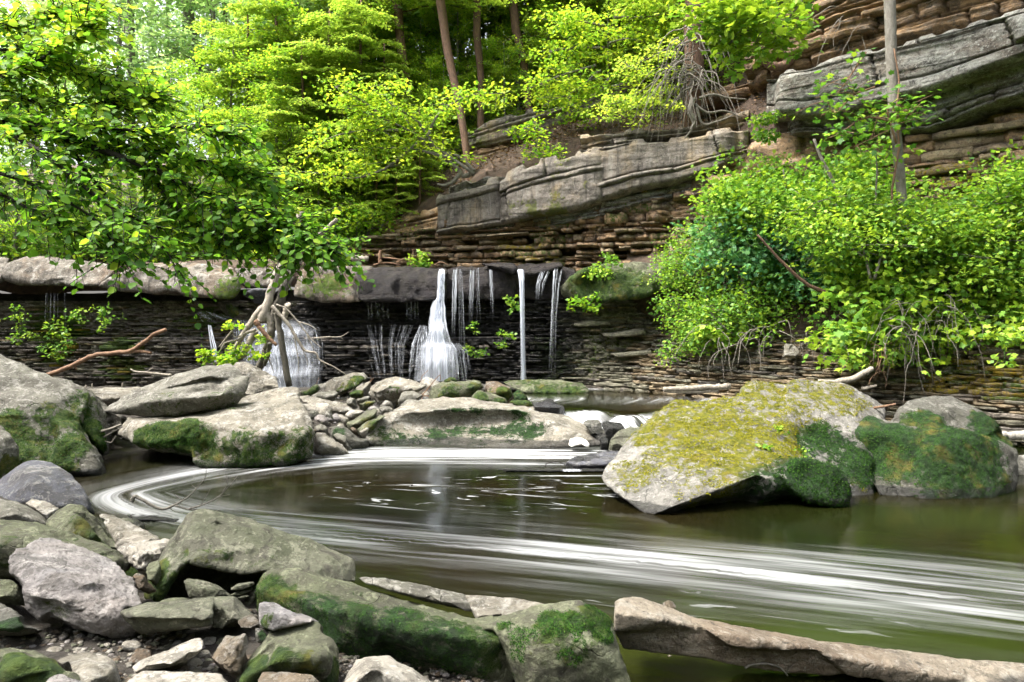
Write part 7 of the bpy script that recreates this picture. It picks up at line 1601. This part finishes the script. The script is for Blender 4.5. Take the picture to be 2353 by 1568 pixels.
# ------------------------------------------------------------------ the branch overhanging from the left
rs = np.random.default_rng(5)
YB = 6.0
tre = empty('overhanging_tree', (-7.0, 6.2, .9), 'large-leaved tree whose dark boughs hang in from the left edge over the stream', 'tree')
b = Bag(); tp = smooth_path([(-7.0, 6.2, .7), (-6.95, 6.2, 2.0), (-6.8, 6.15, 3.4), (-6.9, 6.1, 5.0), (-6.7, 6.1, 7.5)], 20); V, Q, T = tube(tp, np.linspace(.22, .12, 20), 12, 3, .08); b.add(V, Q, T, moss=0); b.build('trunk', MAT['bark_black'], tre)
BOUGH = [([(-560, 330, .1), (-100, 268, 0), (0, 276, 0), (60, 283, 0), (150, 318, -.05), (330, 382, -.1), (470, 450, 0), (600, 520, .1), (650, 545, .1), (690, 570, .15)], 26, 4),
         ([(-20, 277, 0), (60, 330, -.2), (110, 360, -.3), (200, 440, -.4), (300, 515, -.4), (370, 570, -.4), (405, 625, -.4)], 13, 2.5),
         ([(150, 318, 0), (200, 400, .2), (280, 490, .3), (370, 530, .3), (470, 560, .3), (540, 580, .3)], 11, 2.5),
         ([(330, 382, 0), (380, 450, .2), (450, 520, .2), (540, 550, .2), (630, 575, .2)], 10, 2.5),
         ([(-300, 320, .2), (-60, 420, -.2), (40, 470, -.3), (120, 510, -.3), (190, 550, -.3)], 10, 2.5),
         ([(-500, 300, .3), (-80, 190, .2), (40, 160, .1), (115, 125, 0), (170, 85, 0), (200, 60, 0)], 14, 3),
         ([(-80, 190, .2), (60, 230, .2), (190, 240, .2), (300, 230, .2), (370, 220, .2)], 9, 2.5),
         ([(60, 283, 0), (200, 290, -.1), (330, 300, -.1), (450, 290, -.1), (540, 310, 0)], 9, 2.5),
         ([(200, 335, 0), (350, 350, .1), (460, 370, .1), (560, 400, .1), (600, 430, .1)], 9, 2.5),
         ([(-400, 250, .5), (-80, 80, .4), (40, 50, .3), (130, 20, .3), (200, 10, .3)], 10, 2.5),
         ([(-200, 350, -.2), (0, 400, -.4), (80, 430, -.4), (190, 490, -.4), (250, 550, -.4), (285, 610, -.4)], 10, 2),
         ([(-60, 130, .2), (60, 110, .3), (150, 150, .3), (230, 180, .3), (290, 200, .3)], 8, 2),
         ([(470, 450, 0), (560, 490, -.1), (640, 520, -.1), (690, 545, -.1), (745, 575, -.1)], 8, 2)]
Pl = []; Dl = []; tw = Bag(); BO = []; Bi = []
for k, (pts, w0, w1) in enumerate(BOUGH):
    pts = [(x_, y_ - max(0, y_ - 330) * .03, z_) for x_, y_, z_ in pts]
    bb = Bag(); limb(bb, 'd', pts, YB, w0, w1, 7, 30, .08, k + 300); bgh = bb.build('bough', MAT['bark_black'], tre); BO.append(bgh)
    P = smooth_path([W(q[0], q[1], YB + q[2]) for q in pts], 60)
    inside = [i for i in range(60) if (P[i][0] / P[i][1]) > -.86]
    for _ in range({0: 330, 1: 95, 2: 100, 4: 85, 10: 80}.get(k, 185)):
        i = inside[int(rs.integers(len(inside)))]
        ahead = P[min(i + 3, 59)] - P[max(i - 3, 0)]; ahead /= np.linalg.norm(ahead) + 1e-9
        d = ahead * rs.uniform(.2, .9) + rs.normal(0, .5, 3) * (1, 1.2, .75) + (0.1, 0, .02)
        d = d / np.linalg.norm(d); L = rs.uniform(.15, .5)
        q = np.array([P[i] + d * L * s + np.array((0, 0, -.22 * L * s * s)) for s in np.linspace(0, 1, 7)])
        V, Q, T = tube(q, np.linspace(.005, .002, 7), 4, 0, 0, False); tw.add(V, Q, None, moss=0)
        sd = np.cross(d, (0, 0, 1.)); sd /= np.linalg.norm(sd) + 1e-9
        for j, s in enumerate(np.arange(.12, 1.0, .052 / L)):
            ii = s * 6; a = q[int(ii)] * (1 - ii % 1) + q[min(int(ii) + 1, 6)] * (ii % 1)
            Bi.append(k); Pl.append(a); Dl.append(sd * (1 if j % 2 else -1) * .9 + d * .7 + (0, 0, -.35) + rs.normal(0, .22, 3))
tw.build('twigs', MAT['bark_black'], tre)
Pl = np.array(Pl); Dl = np.array(Dl); n = len(Pl)
Nl = rs.normal(0, .55, (n, 3)) + (0, -.4, 1)
Sl = rs.uniform(.034, .088, n)
tn = np.clip(.46 + rs.normal(0, .25, n) + (Pl[:, 2] - 3.0) * .16, 0, 1)  # higher leaves tinted brighter: light from above put into the colour
big = np.argsort(-Sl / np.linalg.norm(Pl - np.array((0, 0, 2.)), axis=1))
# the largest in view as leaves of their own, the rest as one mass
inview = [i for i in big if -.75 < Pl[i][0] / Pl[i][1] < 0 and Pl[i][2] < 4.7][:280]
sel = np.zeros(n, bool); sel[inview] = True
V, Q, tt = leaves(Pl[~sel], Dl[~sel], Nl[~sel], Sl[~sel], 'oval', tn[~sel])
tag(obj_np('foliage', V, Q, MAT['leaf_branch'], tre, True, {'tint': tt}), kind='stuff')
LV = []
for t_ in (.1, .3, .5, .7, .95):
    me = mesh_np('leaf', L6, L6Q, True, {'tint': np.full(6, t_)}); me.materials.append(MAT['leaf_branch']); LV.append(me)
wl_ = np.array(tre.location)
for i in inview:
    d = Dl[i] / np.linalg.norm(Dl[i]); bvec = np.cross(Nl[i], d); bvec /= np.linalg.norm(bvec); uvec = np.cross(d, bvec)
    o = bpy.data.objects.new('leaf', LV[int(tn[i] * 4.99)]); COL.objects.link(o); o.parent = BO[Bi[i]]
    M = np.eye(4); M[:3, 0] = d * Sl[i]; M[:3, 1] = bvec * Sl[i]; M[:3, 2] = uvec * Sl[i]; M[:3, 3] = Pl[i] - wl_
    o.matrix_basis = Matrix(M.tolist())
